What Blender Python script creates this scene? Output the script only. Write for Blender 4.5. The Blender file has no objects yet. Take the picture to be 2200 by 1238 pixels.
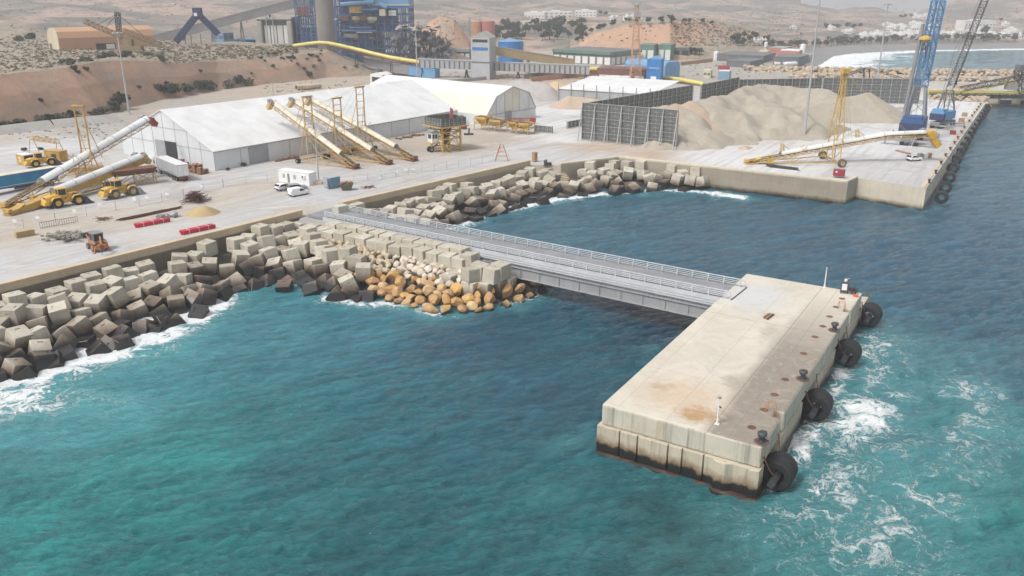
import bpy, bmesh, math, random
import numpy as np
from mathutils import Vector, Matrix, noise as mnoise
from mathutils.bvhtree import BVHTree
from mathutils.geometry import delaunay_2d_cdt
random.seed(7)
RNG = np.random.default_rng(11)
scn = bpy.context.scene
COL = scn.collection
# ---------------------------------------------------------------- camera, sky, sun, exposure
FOC, CX, CY, CAMH, HZ = 1800.0, 1100.0, 619.0, 46.0, -20.0
PITCH = math.atan((CY - HZ) / FOC)
cd = bpy.data.cameras.new('camera')
cam = bpy.data.objects.new('camera', cd); COL.objects.link(cam)
cam.location = (0, 0, CAMH); cam.rotation_euler = (math.pi / 2 - PITCH, 0, 0)
cd.sensor_width = 36; cd.lens = FOC / 2200 * 36; cd.clip_start = 1; cd.clip_end = 30000
scn.camera = cam
SUN_EL, SUN_AZ = math.radians(54), math.radians(232)   # azimuth from +Y towards +X: high, from behind the camera
w = bpy.data.worlds.new('World'); scn.world = w; w.use_nodes = True
nt = w.node_tree; nt.nodes.clear()
sky = nt.nodes.new('ShaderNodeTexSky'); sky.sky_type = 'NISHITA'; sky.sun_disc = False
sky.sun_elevation = SUN_EL; sky.sun_rotation = SUN_AZ; sky.air_density = 1.0; sky.dust_density = 4.0; sky.ozone_density = 1.0
hs = nt.nodes.new('ShaderNodeHueSaturation'); hs.inputs['Saturation'].default_value = 0.34
bg = nt.nodes.new('ShaderNodeBackground'); bg.inputs['Strength'].default_value = 0.125
wo = nt.nodes.new('ShaderNodeOutputWorld')
nt.links.new(sky.outputs[0], hs.inputs['Color']); nt.links.new(hs.outputs[0], bg.inputs['Color']); nt.links.new(bg.outputs[0], wo.inputs['Surface'])
sl = bpy.data.lights.new('sun', 'SUN'); sl.energy = 1.4; sl.angle = math.radians(11); sl.color = (1.0, 0.985, 0.96)
so = bpy.data.objects.new('sun', sl); COL.objects.link(so); so.location = (0, 0, 300)
sdir = Vector((math.sin(SUN_AZ) * math.cos(SUN_EL), math.cos(SUN_AZ) * math.cos(SUN_EL), math.sin(SUN_EL)))
so.rotation_euler = sdir.to_track_quat('Z', 'Y').to_euler()
scn.view_settings.view_transform = 'Standard'; scn.view_settings.look = 'None'; scn.view_settings.gamma = 1
scn.view_settings.exposure = 0.70
scn.cycles.use_denoising = True
scn.cycles.max_bounces = 5; scn.cycles.diffuse_bounces = 3; scn.cycles.glossy_bounces = 3; scn.cycles.transmission_bounces = 2
scn.cycles.volume_bounces = 0; scn.cycles.caustics_reflective = False; scn.cycles.caustics_refractive = False

# ---------------------------------------------------------------- survey: a sight line to a place on the ground
cP, sP = math.cos(PITCH), math.sin(PITCH)
def ray(px, py):
    u = (px - CX) / FOC; v = -(py - CY) / FOC
    return Vector((u, cP + v * sP, -sP + v * cP))
def P(px, py, z=5.0):
    d = ray(px, py); return Vector((0, 0, CAMH)) + d * ((z - CAMH) / d.z)
def PY(px, py, Y):
    d = ray(px, py); return Vector((0, 0, CAMH)) + d * (Y / d.y)
def PV(p0, p1, px, py):
    d = ray(px, py); dx, dy = p1[0] - p0[0], p1[1] - p0[1]
    t = (p0[0] * dy - p0[1] * dx) / (d.x * dy - d.y * dx)
    return Vector((0, 0, CAMH)) + d * t
def pix(v):
    zz = v[2] - CAMH; dep = v[1] * cP - zz * sP; up = v[1] * sP + zz * cP
    return CX + FOC * v[0] / dep, CY - FOC * up / dep
def ang(a, b): return math.atan2(b[1] - a[1], b[0] - a[0])
YZ = 5.0                                   # level of the yard above the sea
PORT = math.radians(-31.7)                 # the quay grid: local x to the sea, local y along the quay
def R2(x, y, a): return (x * math.cos(a) - y * math.sin(a), x * math.sin(a) + y * math.cos(a))

# ---------------------------------------------------------------- objects
def tag(o, label=None, cat=None, group=None, kind=None):
    if label: o['label'] = label
    if cat: o['category'] = cat
    if group: o['group'] = group
    if kind: o['kind'] = kind
    return o
def thing(name, label, cat, loc=(0, 0, 0), rz=0.0, group=None):
    o = bpy.data.objects.new(name, None); COL.objects.link(o)
    o.location = loc; o.rotation_euler = (0, 0, rz); o.empty_display_size = 0.5
    return tag(o, label, cat, group)
def copy_tree(o, parent=None):
    c = o.copy(); COL.objects.link(c)
    if parent is not None: c.parent = parent
    for ch in list(o.children): copy_tree(ch, c)
    return c
class MB:
    def __init__(s): s.v = []; s.f = []
    def add(s, vs, fs):
        b = len(s.v); s.v += [tuple(x) for x in vs]; s.f += [tuple(i + b for i in f) for f in fs]; return s
    def box(s, x0, x1, y0, y1, z0, z1):
        return s.add([(x0, y0, z0), (x1, y0, z0), (x1, y1, z0), (x0, y1, z0), (x0, y0, z1), (x1, y0, z1), (x1, y1, z1), (x0, y1, z1)],
                     [(0, 3, 2, 1), (4, 5, 6, 7), (0, 1, 5, 4), (1, 2, 6, 5), (2, 3, 7, 6), (3, 0, 4, 7)])
    def obox(s, c, sx, sy, sz, rz=0.0, rx=0.0, ry=0.0):
        m = Matrix.Translation(c) @ Matrix.Rotation(rz, 4, 'Z') @ Matrix.Rotation(ry, 4, 'Y') @ Matrix.Rotation(rx, 4, 'X')
        vs = [m @ Vector((x * sx / 2, y * sy / 2, z * sz / 2)) for z in (-1, 1) for (x, y) in ((-1, -1), (1, -1), (1, 1), (-1, 1))]
        return s.add(vs, [(0, 3, 2, 1), (4, 5, 6, 7), (0, 1, 5, 4), (1, 2, 6, 5), (2, 3, 7, 6), (3, 0, 4, 7)])
    def tube(s, p, q, r, r2=None, n=6, cap=True):
        p, q = Vector(p), Vector(q); r2 = r if r2 is None else r2
        d = (q - p)
        if d.length < 1e-6: return s
        d.normalize(); a = d.cross(Vector((0, 0, 1)))
        if a.length < 1e-3: a = Vector((1, 0, 0))
        a.normalize(); b = d.cross(a)
        vs = []
        for (c, rr) in ((p, r), (q, r2)):
            for i in range(n):
                t = 2 * math.pi * (i + .5) / n; vs.append(c + a * (rr * math.cos(t)) + b * (rr * math.sin(t)))
        fs = [(i, (i + 1) % n, n + (i + 1) % n, n + i) for i in range(n)]
        if cap: fs += [tuple(range(n - 1, -1, -1)), tuple(range(n, 2 * n))]
        return s.add(vs, fs)
    def beam(s, p, q, w, h):                                     # rectangular bar, h vertical-ish
        p, q = Vector(p), Vector(q); d = (q - p).normalized(); a = d.cross(Vector((0, 0, 1)))
        if a.length < 1e-3: a = Vector((1, 0, 0))
        a.normalize(); b = a.cross(d)
        vs = [c + a * (x * w / 2) + b * (y * h / 2) for c in (p, q) for (x, y) in ((-1, -1), (1, -1), (1, 1), (-1, 1))]
        return s.add(vs, [(0, 1, 2, 3), (7, 6, 5, 4), (0, 4, 5, 1), (1, 5, 6, 2), (2, 6, 7, 3), (3, 7, 4, 0)])
    def path(s, pts, r, n=6):
        for a, b in zip(pts, pts[1:]): s.tube(a, b, r, n=n)
        return s
    def prism(s, poly, z0, z1):                                  # plan polygon, counter-clockwise
        n = len(poly)
        vs = [(x, y, z0) for x, y in poly] + [(x, y, z1) for x, y in poly]
        return s.add(vs, [tuple(range(n - 1, -1, -1)), tuple(range(n, 2 * n))] + [(i, (i + 1) % n, n + (i + 1) % n, n + i) for i in range(n)])
    def ext(s, prof, y0, y1):                                    # profile in x,z swept along y
        n = len(prof)
        vs = [(x, y0, z) for x, z in prof] + [(x, y1, z) for x, z in prof]
        return s.add(vs, [tuple(range(n)), tuple(range(2 * n - 1, n - 1, -1))] + [(i, n + i, n + (i + 1) % n, (i + 1) % n) for i in range(n)])
    def extx(s, prof, x0, x1):                                   # profile in y,z swept along x
        n = len(prof)
        vs = [(x0, y, z) for y, z in prof] + [(x1, y, z) for y, z in prof]
        return s.add(vs, [tuple(range(n - 1, -1, -1)), tuple(range(n, 2 * n))] + [(i, (i + 1) % n, n + (i + 1) % n, n + i) for i in range(n)])
    def lathe(s, prof, axis='z', c=(0, 0, 0), n=20):             # profile (radius, along)
        vs, fs = [], []
        for (r, h) in prof:
            for i in range(n):
                t = 2 * math.pi * i / n; x, y = r * math.cos(t), r * math.sin(t)
                v = (x, y, h) if axis == 'z' else ((x, h, y) if axis == 'y' else (h, x, y))
                vs.append((v[0] + c[0], v[1] + c[1], v[2] + c[2]))
        for k in range(len(prof) - 1):
            for i in range(n): fs.append((k * n + i, k * n + (i + 1) % n, (k + 1) * n + (i + 1) % n, (k + 1) * n + i))
        return s.add(vs, fs)
    def truss(s, p, q, w, h, nb, r, legs=None):                  # lattice box girder
        p, q = Vector(p), Vector(q); d = (q - p).normalized(); a = d.cross(Vector((0, 0, 1)))
        if a.length < 1e-2: a = Vector((1, 0, 0))
        a.normalize(); b = a.cross(d)
        def pt(t, i):
            sx, sy = ((-1, -1), (1, -1), (1, 1), (-1, 1))[i % 4]; k = 1 if legs is None else 1 + (legs - 1) * t
            return p.lerp(q, t) + a * (sx * w / 2 * k) + b * (sy * h / 2 * k)
        for i in range(4): s.tube(pt(0, i), pt(1, i), r, n=4)
        for k in range(nb):
            t0, t1 = k / nb, (k + 1) / nb
            for i in range(4):
                if k % 2: s.tube(pt(t0, i), pt(t1, i + 1), r * .6, n=4, cap=False)
                else: s.tube(pt(t0, i + 1), pt(t1, i), r * .6, n=4, cap=False)
                s.tube(pt(t1, i), pt(t1, i + 1), r * .6, n=4, cap=False)
        return s
    def build(s, name, mat, parent=None, smooth=False, bevel=0.0, world=False):
        me = bpy.data.meshes.new(name); me.from_pydata(s.v, [], s.f); me.update()
        if not world:
            bm = bmesh.new(); bm.from_mesh(me); bmesh.ops.recalc_face_normals(bm, faces=bm.faces)
            bm.to_mesh(me); bm.free()
        if mat is not None: me.materials.append(mat)
        if smooth:
            for p in me.polygons: p.use_smooth = True
        o = bpy.data.objects.new(name, me); COL.objects.link(o)
        if parent is not None: o.parent = parent
        if bevel:
            m = o.modifiers.new('edge', 'BEVEL'); m.width = bevel; m.segments = 2; m.limit_method = 'ANGLE'; m.angle_limit = math.radians(40)
        return o
def loc_of(t):
    a = t.rotation_euler.z; L = t.location
    def f(p):
        x, y = R2(p[0] - L[0], p[1] - L[1], -a); return Vector((x, y, p[2] - L[2]))
    return f
def grid_mesh(name, X, Y, Z, mat, smooth=True, attrs=None):
    n, m = X.shape
    co = np.stack([X, Y, Z], -1).reshape(-1, 3).astype(np.float32)
    i = np.arange(n * m).reshape(n, m)
    q = np.stack([i[:-1, :-1], i[:-1, 1:], i[1:, 1:], i[1:, :-1]], -1).reshape(-1, 4)
    me = bpy.data.meshes.new(name); me.vertices.add(len(co)); me.vertices.foreach_set('co', co.ravel())
    me.loops.add(q.size); me.loops.foreach_set('vertex_index', q.ravel().astype(np.int32))
    me.polygons.add(len(q)); me.polygons.foreach_set('loop_start', np.arange(0, q.size, 4, dtype=np.int32))
    me.polygons.foreach_set('use_smooth', np.full(len(q), smooth)); me.update(calc_edges=True)
    for k, a in (attrs or {}).items():
        a = np.asarray(a, np.float32)
        if a.ndim == 3:
            at = me.attributes.new(k, 'FLOAT_COLOR', 'POINT'); c4 = np.ones((n * m, 4), np.float32); c4[:, :3] = a.reshape(-1, 3); at.data.foreach_set('color', c4.ravel())
        else:
            at = me.attributes.new(k, 'FLOAT', 'POINT'); at.data.foreach_set('value', a.ravel())
    me.materials.append(mat)
    o = bpy.data.objects.new(name, me); COL.objects.link(o); return o
def fbm(x, y, sc, oct=4, seed=0):                                # value noise, numpy
    x = np.asarray(x, float) / sc + seed * 17.3; y = np.asarray(y, float) / sc - seed * 9.1; out = 0; amp = 1; tot = 0
    for o in range(oct):
        xi, yi = np.floor(x).astype(np.int64), np.floor(y).astype(np.int64); fx, fy = x - xi, y - yi
        fx = fx * fx * (3 - 2 * fx); fy = fy * fy * (3 - 2 * fy)
        def h(a, b):
            n = (a * 374761393 + b * 668265263 + seed * 1274126177) & 0x7fffffff
            n = ((n ^ (n >> 13)) * 1274126177) & 0x7fffffff
            return ((n ^ (n >> 16)) & 0xffff) / 65535.0
        v = (h(xi, yi) * (1 - fx) + h(xi + 1, yi) * fx) * (1 - fy) + (h(xi, yi + 1) * (1 - fx) + h(xi + 1, yi + 1) * fx) * fy
        out = out + amp * v; tot += amp; amp *= .5; x = x * 2.03 + 5.2; y = y * 2.03 + 1.3
    return out / tot
def pdist(X, Y, pts):                                            # distance to a polyline
    d = np.full(np.shape(X), 1e9)
    for a, b in zip(pts, pts[1:]):
        vx, vy = b[0] - a[0], b[1] - a[1]; L = vx * vx + vy * vy + 1e-9
        t = np.clip(((X - a[0]) * vx + (Y - a[1]) * vy) / L, 0, 1)
        d = np.minimum(d, np.hypot(X - a[0] - t * vx, Y - a[1] - t * vy))
    return d
def idw(X, Y, pts, p=3.0):                                       # points: (x, y, colour)
    num = 0; den = 0
    for (x, y, c) in pts:
        wgt = 1.0 / (np.hypot(X - x, Y - y) + 2.0) ** p
        num = num + wgt[..., None] * np.asarray(c); den = den + wgt
    return num / den[..., None]
def inside(X, Y, poly):
    r = np.zeros(np.shape(X), bool); n = len(poly)
    for i in range(n):
        x0, y0 = poly[i][0], poly[i][1]; x1, y1 = poly[(i + 1) % n][0], poly[(i + 1) % n][1]
        if y0 == y1: continue
        c = ((y0 > Y) != (y1 > Y)) & (X < (x1 - x0) * (Y - y0) / (y1 - y0) + x0); r ^= c
    return r
def lin(h):                                                      # a picture colour to a linear one
    h = h.lstrip('#'); return tuple((lambda c: c / 12.92 if c <= .04045 else ((c + .055) / 1.055) ** 2.4)(int(h[i:i + 2], 16) / 255) for i in (0, 2, 4))

# ---------------------------------------------------------------- materials
class N:
    def __init__(s, name):
        s.m = bpy.data.materials.new(name); s.m.use_nodes = True; s.t = s.m.node_tree
        s.b = s.t.nodes['Principled BSDF']; s.o = s.t.nodes['Material Output']
    def n(s, ty, **k):
        x = s.t.nodes.new('ShaderNode' + ty)
        for a, b in k.items(): setattr(x, a, b)
        return x
    def l(s, a, b): s.t.links.new(a, b)
    def mix(s, f, a, b, bt='MIX'):
        x = s.n('MixRGB', blend_type=bt)
        for i, v in ((0, f), (1, a), (2, b)):
            if hasattr(v, 'links') or hasattr(v, 'is_linked'): s.l(v, x.inputs[i])
            elif i == 0: x.inputs[0].default_value = v
            else: x.inputs[i].default_value = (*v[:3], 1)
        return x.outputs[0]
    def math(s, op, a, b=0.0, c=None, clamp=False):
        x = s.n('Math', operation=op, use_clamp=clamp)
        for i, v in enumerate((a, b) if c is None else (a, b, c)):
            if hasattr(v, 'is_linked'): s.l(v, x.inputs[i])
            else: x.inputs[i].default_value = v
        return x.outputs[0]
    def rng(s, v, a, b, c=0.0, d=1.0):
        x = s.n('MapRange', clamp=True); s.l(v, x.inputs[0])
        for i, k in enumerate((a, b, c, d)): x.inputs[i + 1].default_value = k
        return x.outputs[0]
    def noise(s, co, sc, det=5, rough=.55, dist=0.0):
        x = s.n('TexNoise'); x.inputs['Scale'].default_value = sc; x.inputs['Detail'].default_value = det
        x.inputs['Roughness'].default_value = rough; x.inputs['Distortion'].default_value = dist
        if co is not None: s.l(co, x.inputs['Vector'])
        return x.outputs['Fac']
    def coord(s, which='Object'): return s.n('TexCoord').outputs[which]
    def pos(s): return s.n('NewGeometry').outputs['Position']
    def mapping(s, co, sc=(1, 1, 1), rz=0.0):
        x = s.n('Mapping'); x.inputs['Scale'].default_value = sc; x.inputs['Rotation'].default_value = (0, 0, rz); s.l(co, x.inputs[0]); return x.outputs[0]
    def sep(s, co):
        x = s.n('SeparateXYZ'); s.l(co, x.inputs[0]); return x.outputs
    def bump(s, h, st=.3, d=.05):
        x = s.n('Bump'); x.inputs['Strength'].default_value = st; x.inputs['Distance'].default_value = d; s.l(h, x.inputs['Height']); s.l(x.outputs[0], s.b.inputs['Normal'])
    def base(s, c):
        if hasattr(c, 'is_linked'): s.l(c, s.b.inputs['Base Color'])
        else: s.b.inputs['Base Color'].default_value = (*c, 1)
    def rough(s, r): s.b.inputs['Roughness'].default_value = r
def weathered(name, c, c2=None, sc=.6, rough=.75, bump=.15, metal=0.0, grain=.12, streak=.0, coord='Object'):
    """paint, metal, fabric or plaster: two-colour blotches, fine grain, optional vertical rain streaks"""
    k = N(name); co = k.coord(coord); c2 = c2 or tuple(x * .72 for x in c)
    f = k.rng(k.noise(co, sc, 6, .6, .4), .38, .68)
    col = k.mix(f, c, c2)
    g = k.noise(co, sc * 14, 3, .7)
    col = k.mix(grain, col, k.mix(g, (0, 0, 0), (1, 1, 1)), 'OVERLAY')
    if streak:
        st = k.rng(k.noise(k.mapping(co, (2.2, 2.2, .12)), 1.3, 4, .6), .52, .75)
        col = k.mix(k.math('MULTIPLY', st, streak), col, tuple(x * .35 for x in c2))
    k.base(col); k.rough(rough); k.b.inputs['Metallic'].default_value = metal
    if bump: k.bump(g, bump, .02)
    return k.m
MATS = {}
PAL = {  # name: colour, second colour, scale, roughness, bump, metal, grain, streak
 'white_cover': ((.72, .72, .71), (.60, .595, .57), .16, .55, .05, 0, .08, .22),
 'rail_paint': ((.52, .53, .54), (.43, .44, .45), .5, .45, .03, 0, .06, .1),
 'tent_wall': ((.66, .68, .69), (.57, .59, .60), .12, .5, .04, 0, .05, .12),
 'tent_cream': ((.74, .69, .56), (.64, .58, .44), .2, .55, .04, 0, .05, .1),
 'tent_frame': ((.30, .31, .32), None, .5, .5, .05, .2, .1, 0),
 'grey_door': ((.33, .35, .37), (.28, .29, .31), .3, .5, .05, 0, .06, .1),
 'dark_gap': ((.035, .035, .038), None, 1, .9, 0, 0, .1, 0),
 'yellow': ((.62, .40, .07), (.42, .27, .09), .9, .5, .08, 0, .15, .25),
 'bright_yellow': ((.66, .40, .05), (.54, .31, .06), .9, .42, .05, 0, .1, .12),
 'pale_yellow': ((.55, .36, .13), (.40, .27, .13), .8, .6, .1, 0, .15, .3),
 'ochre': ((.50, .31, .07), (.36, .22, .06), .8, .6, .1, 0, .15, .3),
 'cream_cover': ((.70, .63, .50), (.56, .49, .36), .5, .6, .06, 0, .1, .25),
 'old_ochre': ((.27, .20, .10), (.18, .14, .08), .8, .7, .1, 0, .15, .3),
 'rust': ((.20, .085, .045), (.10, .05, .035), 1.2, .85, .3, 0, .25, .2),
 'rebar': ((.13, .05, .035), (.07, .032, .025), 2, .85, .3, 0, .3, 0),
 'rubber': ((.010, .010, .011), (.02, .02, .021), 1.5, .75, .2, 0, .2, 0),
 'dusty_rubber': ((.06, .057, .053), (.17, .15, .13), 1.2, .85, .2, 0, .2, 0),
 'steel': ((.36, .37, .38), (.27, .28, .29), .8, .45, .06, .35, .1, .15),
 'dark_steel': ((.07, .072, .078), (.045, .045, .05), 1, .55, .1, .3, .15, 0),
 'galvanised': ((.42, .43, .44), (.34, .35, .36), .5, .45, .05, .45, .08, .08),
 'girder': ((.35, .35, .35), (.29, .295, .30), .2, .5, .04, .1, .06, .22),
 'deck_grey': ((.20, .205, .215), (.26, .265, .27), .25, .8, .1, 0, .1, 0),
 'white_paint': ((.76, .76, .75), (.66, .66, .64), .7, .4, .03, 0, .06, .12),
 'car_white': ((.80, .80, .80), (.74, .74, .74), .5, .22, 0, 0, .02, 0),
 'car_silver': ((.33, .35, .38), (.28, .30, .33), .5, .25, 0, .4, .02, 0),
 'glass': ((.02, .024, .03), (.035, .04, .05), .6, .12, 0, 0, 0, 0),
 'orange_rust': ((.50, .20, .06), (.32, .15, .08), 1, .7, .1, 0, .2, .2),
 'red': ((.52, .02, .05), (.42, .015, .04), .6, .5, .04, 0, .08, 0),
 'dull_red': ((.30, .03, .035), (.22, .03, .03), .6, .55, .05, 0, .1, .1),
 'blue_crane': ((.025, .09, .25), (.035, .09, .19), .6, .5, .05, 0, .1, .2),
 'lattice_blue': ((.10, .30, .55), (.14, .30, .46), .6, .5, .05, 0, .1, .15),
 'deep_blue': ((.018, .035, .10), (.03, .045, .10), .5, .6, .05, 0, .1, .1),
 'plant_steel': ((.06, .14, .30), (.10, .16, .27), .3, .6, .05, 0, .12, .2),
 'plant_blue': ((.035, .075, .22), (.05, .085, .19), .3, .7, .05, 0, .2, .3),
 'sky_blue': ((.13, .30, .52), (.17, .33, .50), .4, .55, .04, 0, .08, .15),
 'strong_blue': ((.02, .17, .45), (.03, .15, .36), .4, .5, .05, 0, .08, .15),
 'container_blue': ((.16, .30, .42), (.20, .30, .38), .6, .6, .06, 0, .12, .35),
 'truck_blue': ((.015, .15, .36), (.02, .22, .36), .4, .5, .04, 0, .06, .1),
 'curtain_grey': ((.38, .39, .40), (.33, .34, .35), .5, .5, .05, 0, .06, .15),
 'plant_grey': ((.24, .235, .235), (.19, .185, .185), .2, .8, .05, 0, .1, .3),
 'gallery': ((.42, .43, .44), (.36, .37, .38), .3, .5, .04, .1, .08, .2),
 'gallery_dark': ((.15, .155, .165), None, .4, .6, .04, 0, .08, .1),
 'concrete_far': ((.36, .34, .31), (.29, .27, .25), .2, .85, .1, 0, .1, .35),
 'chimney': ((.20, .18, .165), (.25, .22, .19), .08, .85, .1, 0, .1, .45),
 'orange_barn': ((.52, .30, .17), (.46, .27, .16), .1, .6, .03, 0, .06, .15),
 'cream_wall': ((.60, .53, .38), (.52, .45, .32), .1, .6, .03, 0, .06, .15),
 'silo_red': ((.46, .16, .14), (.42, .19, .16), .15, .7, .05, 0, .1, .3),
 'green_roof': ((.10, .19, .14), (.13, .21, .17), .1, .6, .05, 0, .08, .15),
 'dark_roof': ((.13, .13, .135), (.17, .17, .17), .1, .75, .08, 0, .1, 0),
 'tube_yellow': ((.64, .56, .15), (.52, .45, .14), .3, .5, .03, 0, .06, .12),
 'tan_gallery': ((.50, .38, .20), (.43, .33, .19), .2, .6, .04, 0, .08, .15),
 'brown_wall': ((.19, .085, .065), (.15, .075, .06), .3, .8, .05, 0, .1, .2),
 'brick_orange': ((.44, .24, .15), (.37, .21, .14), .2, .85, .08, 0, .1, .2),
 'white_wall': ((.72, .71, .68), (.62, .61, .58), .2, .8, .05, 0, .08, .12),
 'cabin': ((.78, .78, .77), (.70, .70, .69), .3, .5, .03, 0, .04, .12),
 'mesh_net': ((.085, .092, .088), (.13, .135, .125), .5, .8, .1, 0, .25, .1),
 'net_frame': ((.40, .41, .40), (.32, .33, .32), .5, .6, .05, .1, .12, .15),
 'wood': ((.38, .22, .11), (.27, .16, .09), 1.2, .8, .2, 0, .2, .1),
 'pallet': ((.40, .20, .12), (.28, .15, .10), 1.6, .85, .2, 0, .25, .1),
 'concrete_sand': ((.55, .45, .32), (.47, .39, .29), .2, .85, .12, 0, .12, .2),
 'sand_pile': ((.43, .32, .16), (.37, .27, .14), .4, .95, .3, 0, .15, 0),
 'rubble': ((.27, .245, .21), (.20, .18, .15), .9, .95, .3, 0, .2, 0),
 'trunk': ((.10, .07, .045), (.07, .05, .035), 1, .9, .3, 0, .2, 0),
 'dark_green': ((.035, .055, .022), (.055, .07, .03), .8, .8, 0, 0, .25, 0),
 'olive': ((.085, .085, .048), (.06, .065, .04), .8, .85, 0, 0, .25, 0),
 'dry_bush': ((.16, .135, .095), (.11, .10, .07), .8, .9, 0, 0, .25, 0),
 'lamp_head': ((.55, .56, .57), None, 1, .4, 0, 0, .05, 0),
 'lifebuoy': ((.70, .12, .05), (.60, .10, .05), 1, .5, 0, 0, .05, 0),
}
def M(k):
    if k not in MATS:
        c, c2, sc, ro, bu, me, gr, st = PAL[k]; MATS[k] = weathered(k, c, c2, sc, ro, bu, me, gr, st)
    return MATS[k]
def sea_concrete(name, dry, dry2, wet, black, zdry, zwet, sc=.35, island=False, streak=.25, block=0.0, wob=2.6, band=1.0):
    """cast concrete that is stained brown, then black with weed, towards the sea (a real tide mark at a real height)"""
    k = N(name); p = k.pos(); z = k.sep(p)[2]
    n1 = k.noise(p, sc, 6, .6, .5); g = k.noise(p, 5.0, 4, .7)
    col = k.mix(k.rng(n1, .35, .68), dry, dry2)
    st = k.rng(k.noise(k.mapping(p, (1.6, 1.6, .1)), 1.1, 5, .65), .5, .78)
    col = k.mix(k.math('MULTIPLY', st, streak), col, tuple(x * .45 for x in dry2))
    if block:
        br = k.n('TexBrick'); br.inputs['Color1'].default_value = (1, 1, 1, 1); br.inputs['Color2'].default_value = (.93, .93, .93, 1); br.inputs['Mortar'].default_value = (.7, .68, .64, 1)
        br.inputs['Scale'].default_value = 1; br.inputs['Mortar Size'].default_value = .02; br.inputs['Brick Width'].default_value = block; br.inputs['Row Height'].default_value = block * .32
        vx = k.n('CombineXYZ'); s3 = k.sep(k.mapping(p, (1, 1, 1), -PORT)); k.l(k.math('ADD', s3[0], s3[1]), vx.inputs[0]); k.l(s3[2], vx.inputs[1]); k.l(vx.outputs[0], br.inputs['Vector'])
        col = k.mix(.55, col, br.outputs[0], 'MULTIPLY')
    zz = k.math('ADD', z, k.math('MULTIPLY', k.math('SUBTRACT', k.noise(p, .5, 5, .7), .5), wob))
    if island:
        ri = k.n('NewGeometry').outputs['Random Per Island']; oi = k.n('ObjectInfo').outputs['Random']
        rr = k.math('FRACT', k.math('ADD', ri, oi)); zz = k.math('ADD', zz, k.math('MULTIPLY', k.math('SUBTRACT', rr, .5), 1.6))
        col = k.mix(1.0, col, k.mix(rr, (.80, .78, .74), (1.08, 1.07, 1.05)), 'MULTIPLY')
    col = k.mix(k.rng(zz, zdry, zwet), col, wet)
    col = k.mix(k.rng(zz, zwet, zwet - band), col, black)
    col = k.mix(.16, col, k.mix(g, (0, 0, 0), (1, 1, 1)), 'OVERLAY')
    k.base(col)
    ro = k.rng(zz, zwet - .6, zwet + .6, .35, .85); k.l(ro, k.b.inputs['Roughness'])
    k.bump(g, .25, .03)
    return k.m
# ================================================================ SETTING: water
SEAWALL_A = [P(0, 612, 6.2), P(650, 452, 6.2)]
U0 = (SEAWALL_A[1] - SEAWALL_A[0]).xy.normalized()
SEAWALL_A[0] = SEAWALL_A[0] - Vector((*U0, 0)) * 95
SEAWALL_B = [P(730, 437, 6.2), P(1140, 345, 6.2)]
SEAWALL_C = [P(1205, 345, 6.2), P(1330, 330, 6.2)]
MOLE_F = Vector((75.9, 186.5, 5)); MOLE_B = Vector((80.2, 191.6, 5))
QUAY_0 = P(1990, 405, 5); QUAY_1 = P(2118, 221, 5)
SHORE_L = [P(-260, 930, 0), P(0, 825, 0), P(150, 775, 0), P(300, 720, 0), P(400, 682, 0), P(480, 640, 0), P(560, 605, 0), P(640, 612, 0), P(700, 640, 0)]
SHORE_P = [P(700, 640, 0), P(780, 652, 0), P(850, 652, 0), P(920, 672, 0), P(1000, 674, 0), P(1090, 655, 0), P(1180, 622, 0)]
SHORE_R = [P(960, 490, 0), P(1050, 461, 0), P(1140, 438, 0), P(1240, 420, 0), P(1400, 409, 0), P(1520, 412, 0), P(1600, 425, 0)]
PIER_RZ = math.radians(-31.6); PIER_O = P(1293, 868, 5.5); PIER_O.z = 0; PW, PL = 16.7, 50.2
def pier_pt(x, y, z=0.0):
    a, b = R2(x, y, PIER_RZ); return Vector((PIER_O.x + a, PIER_O.y + b, z))

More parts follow.
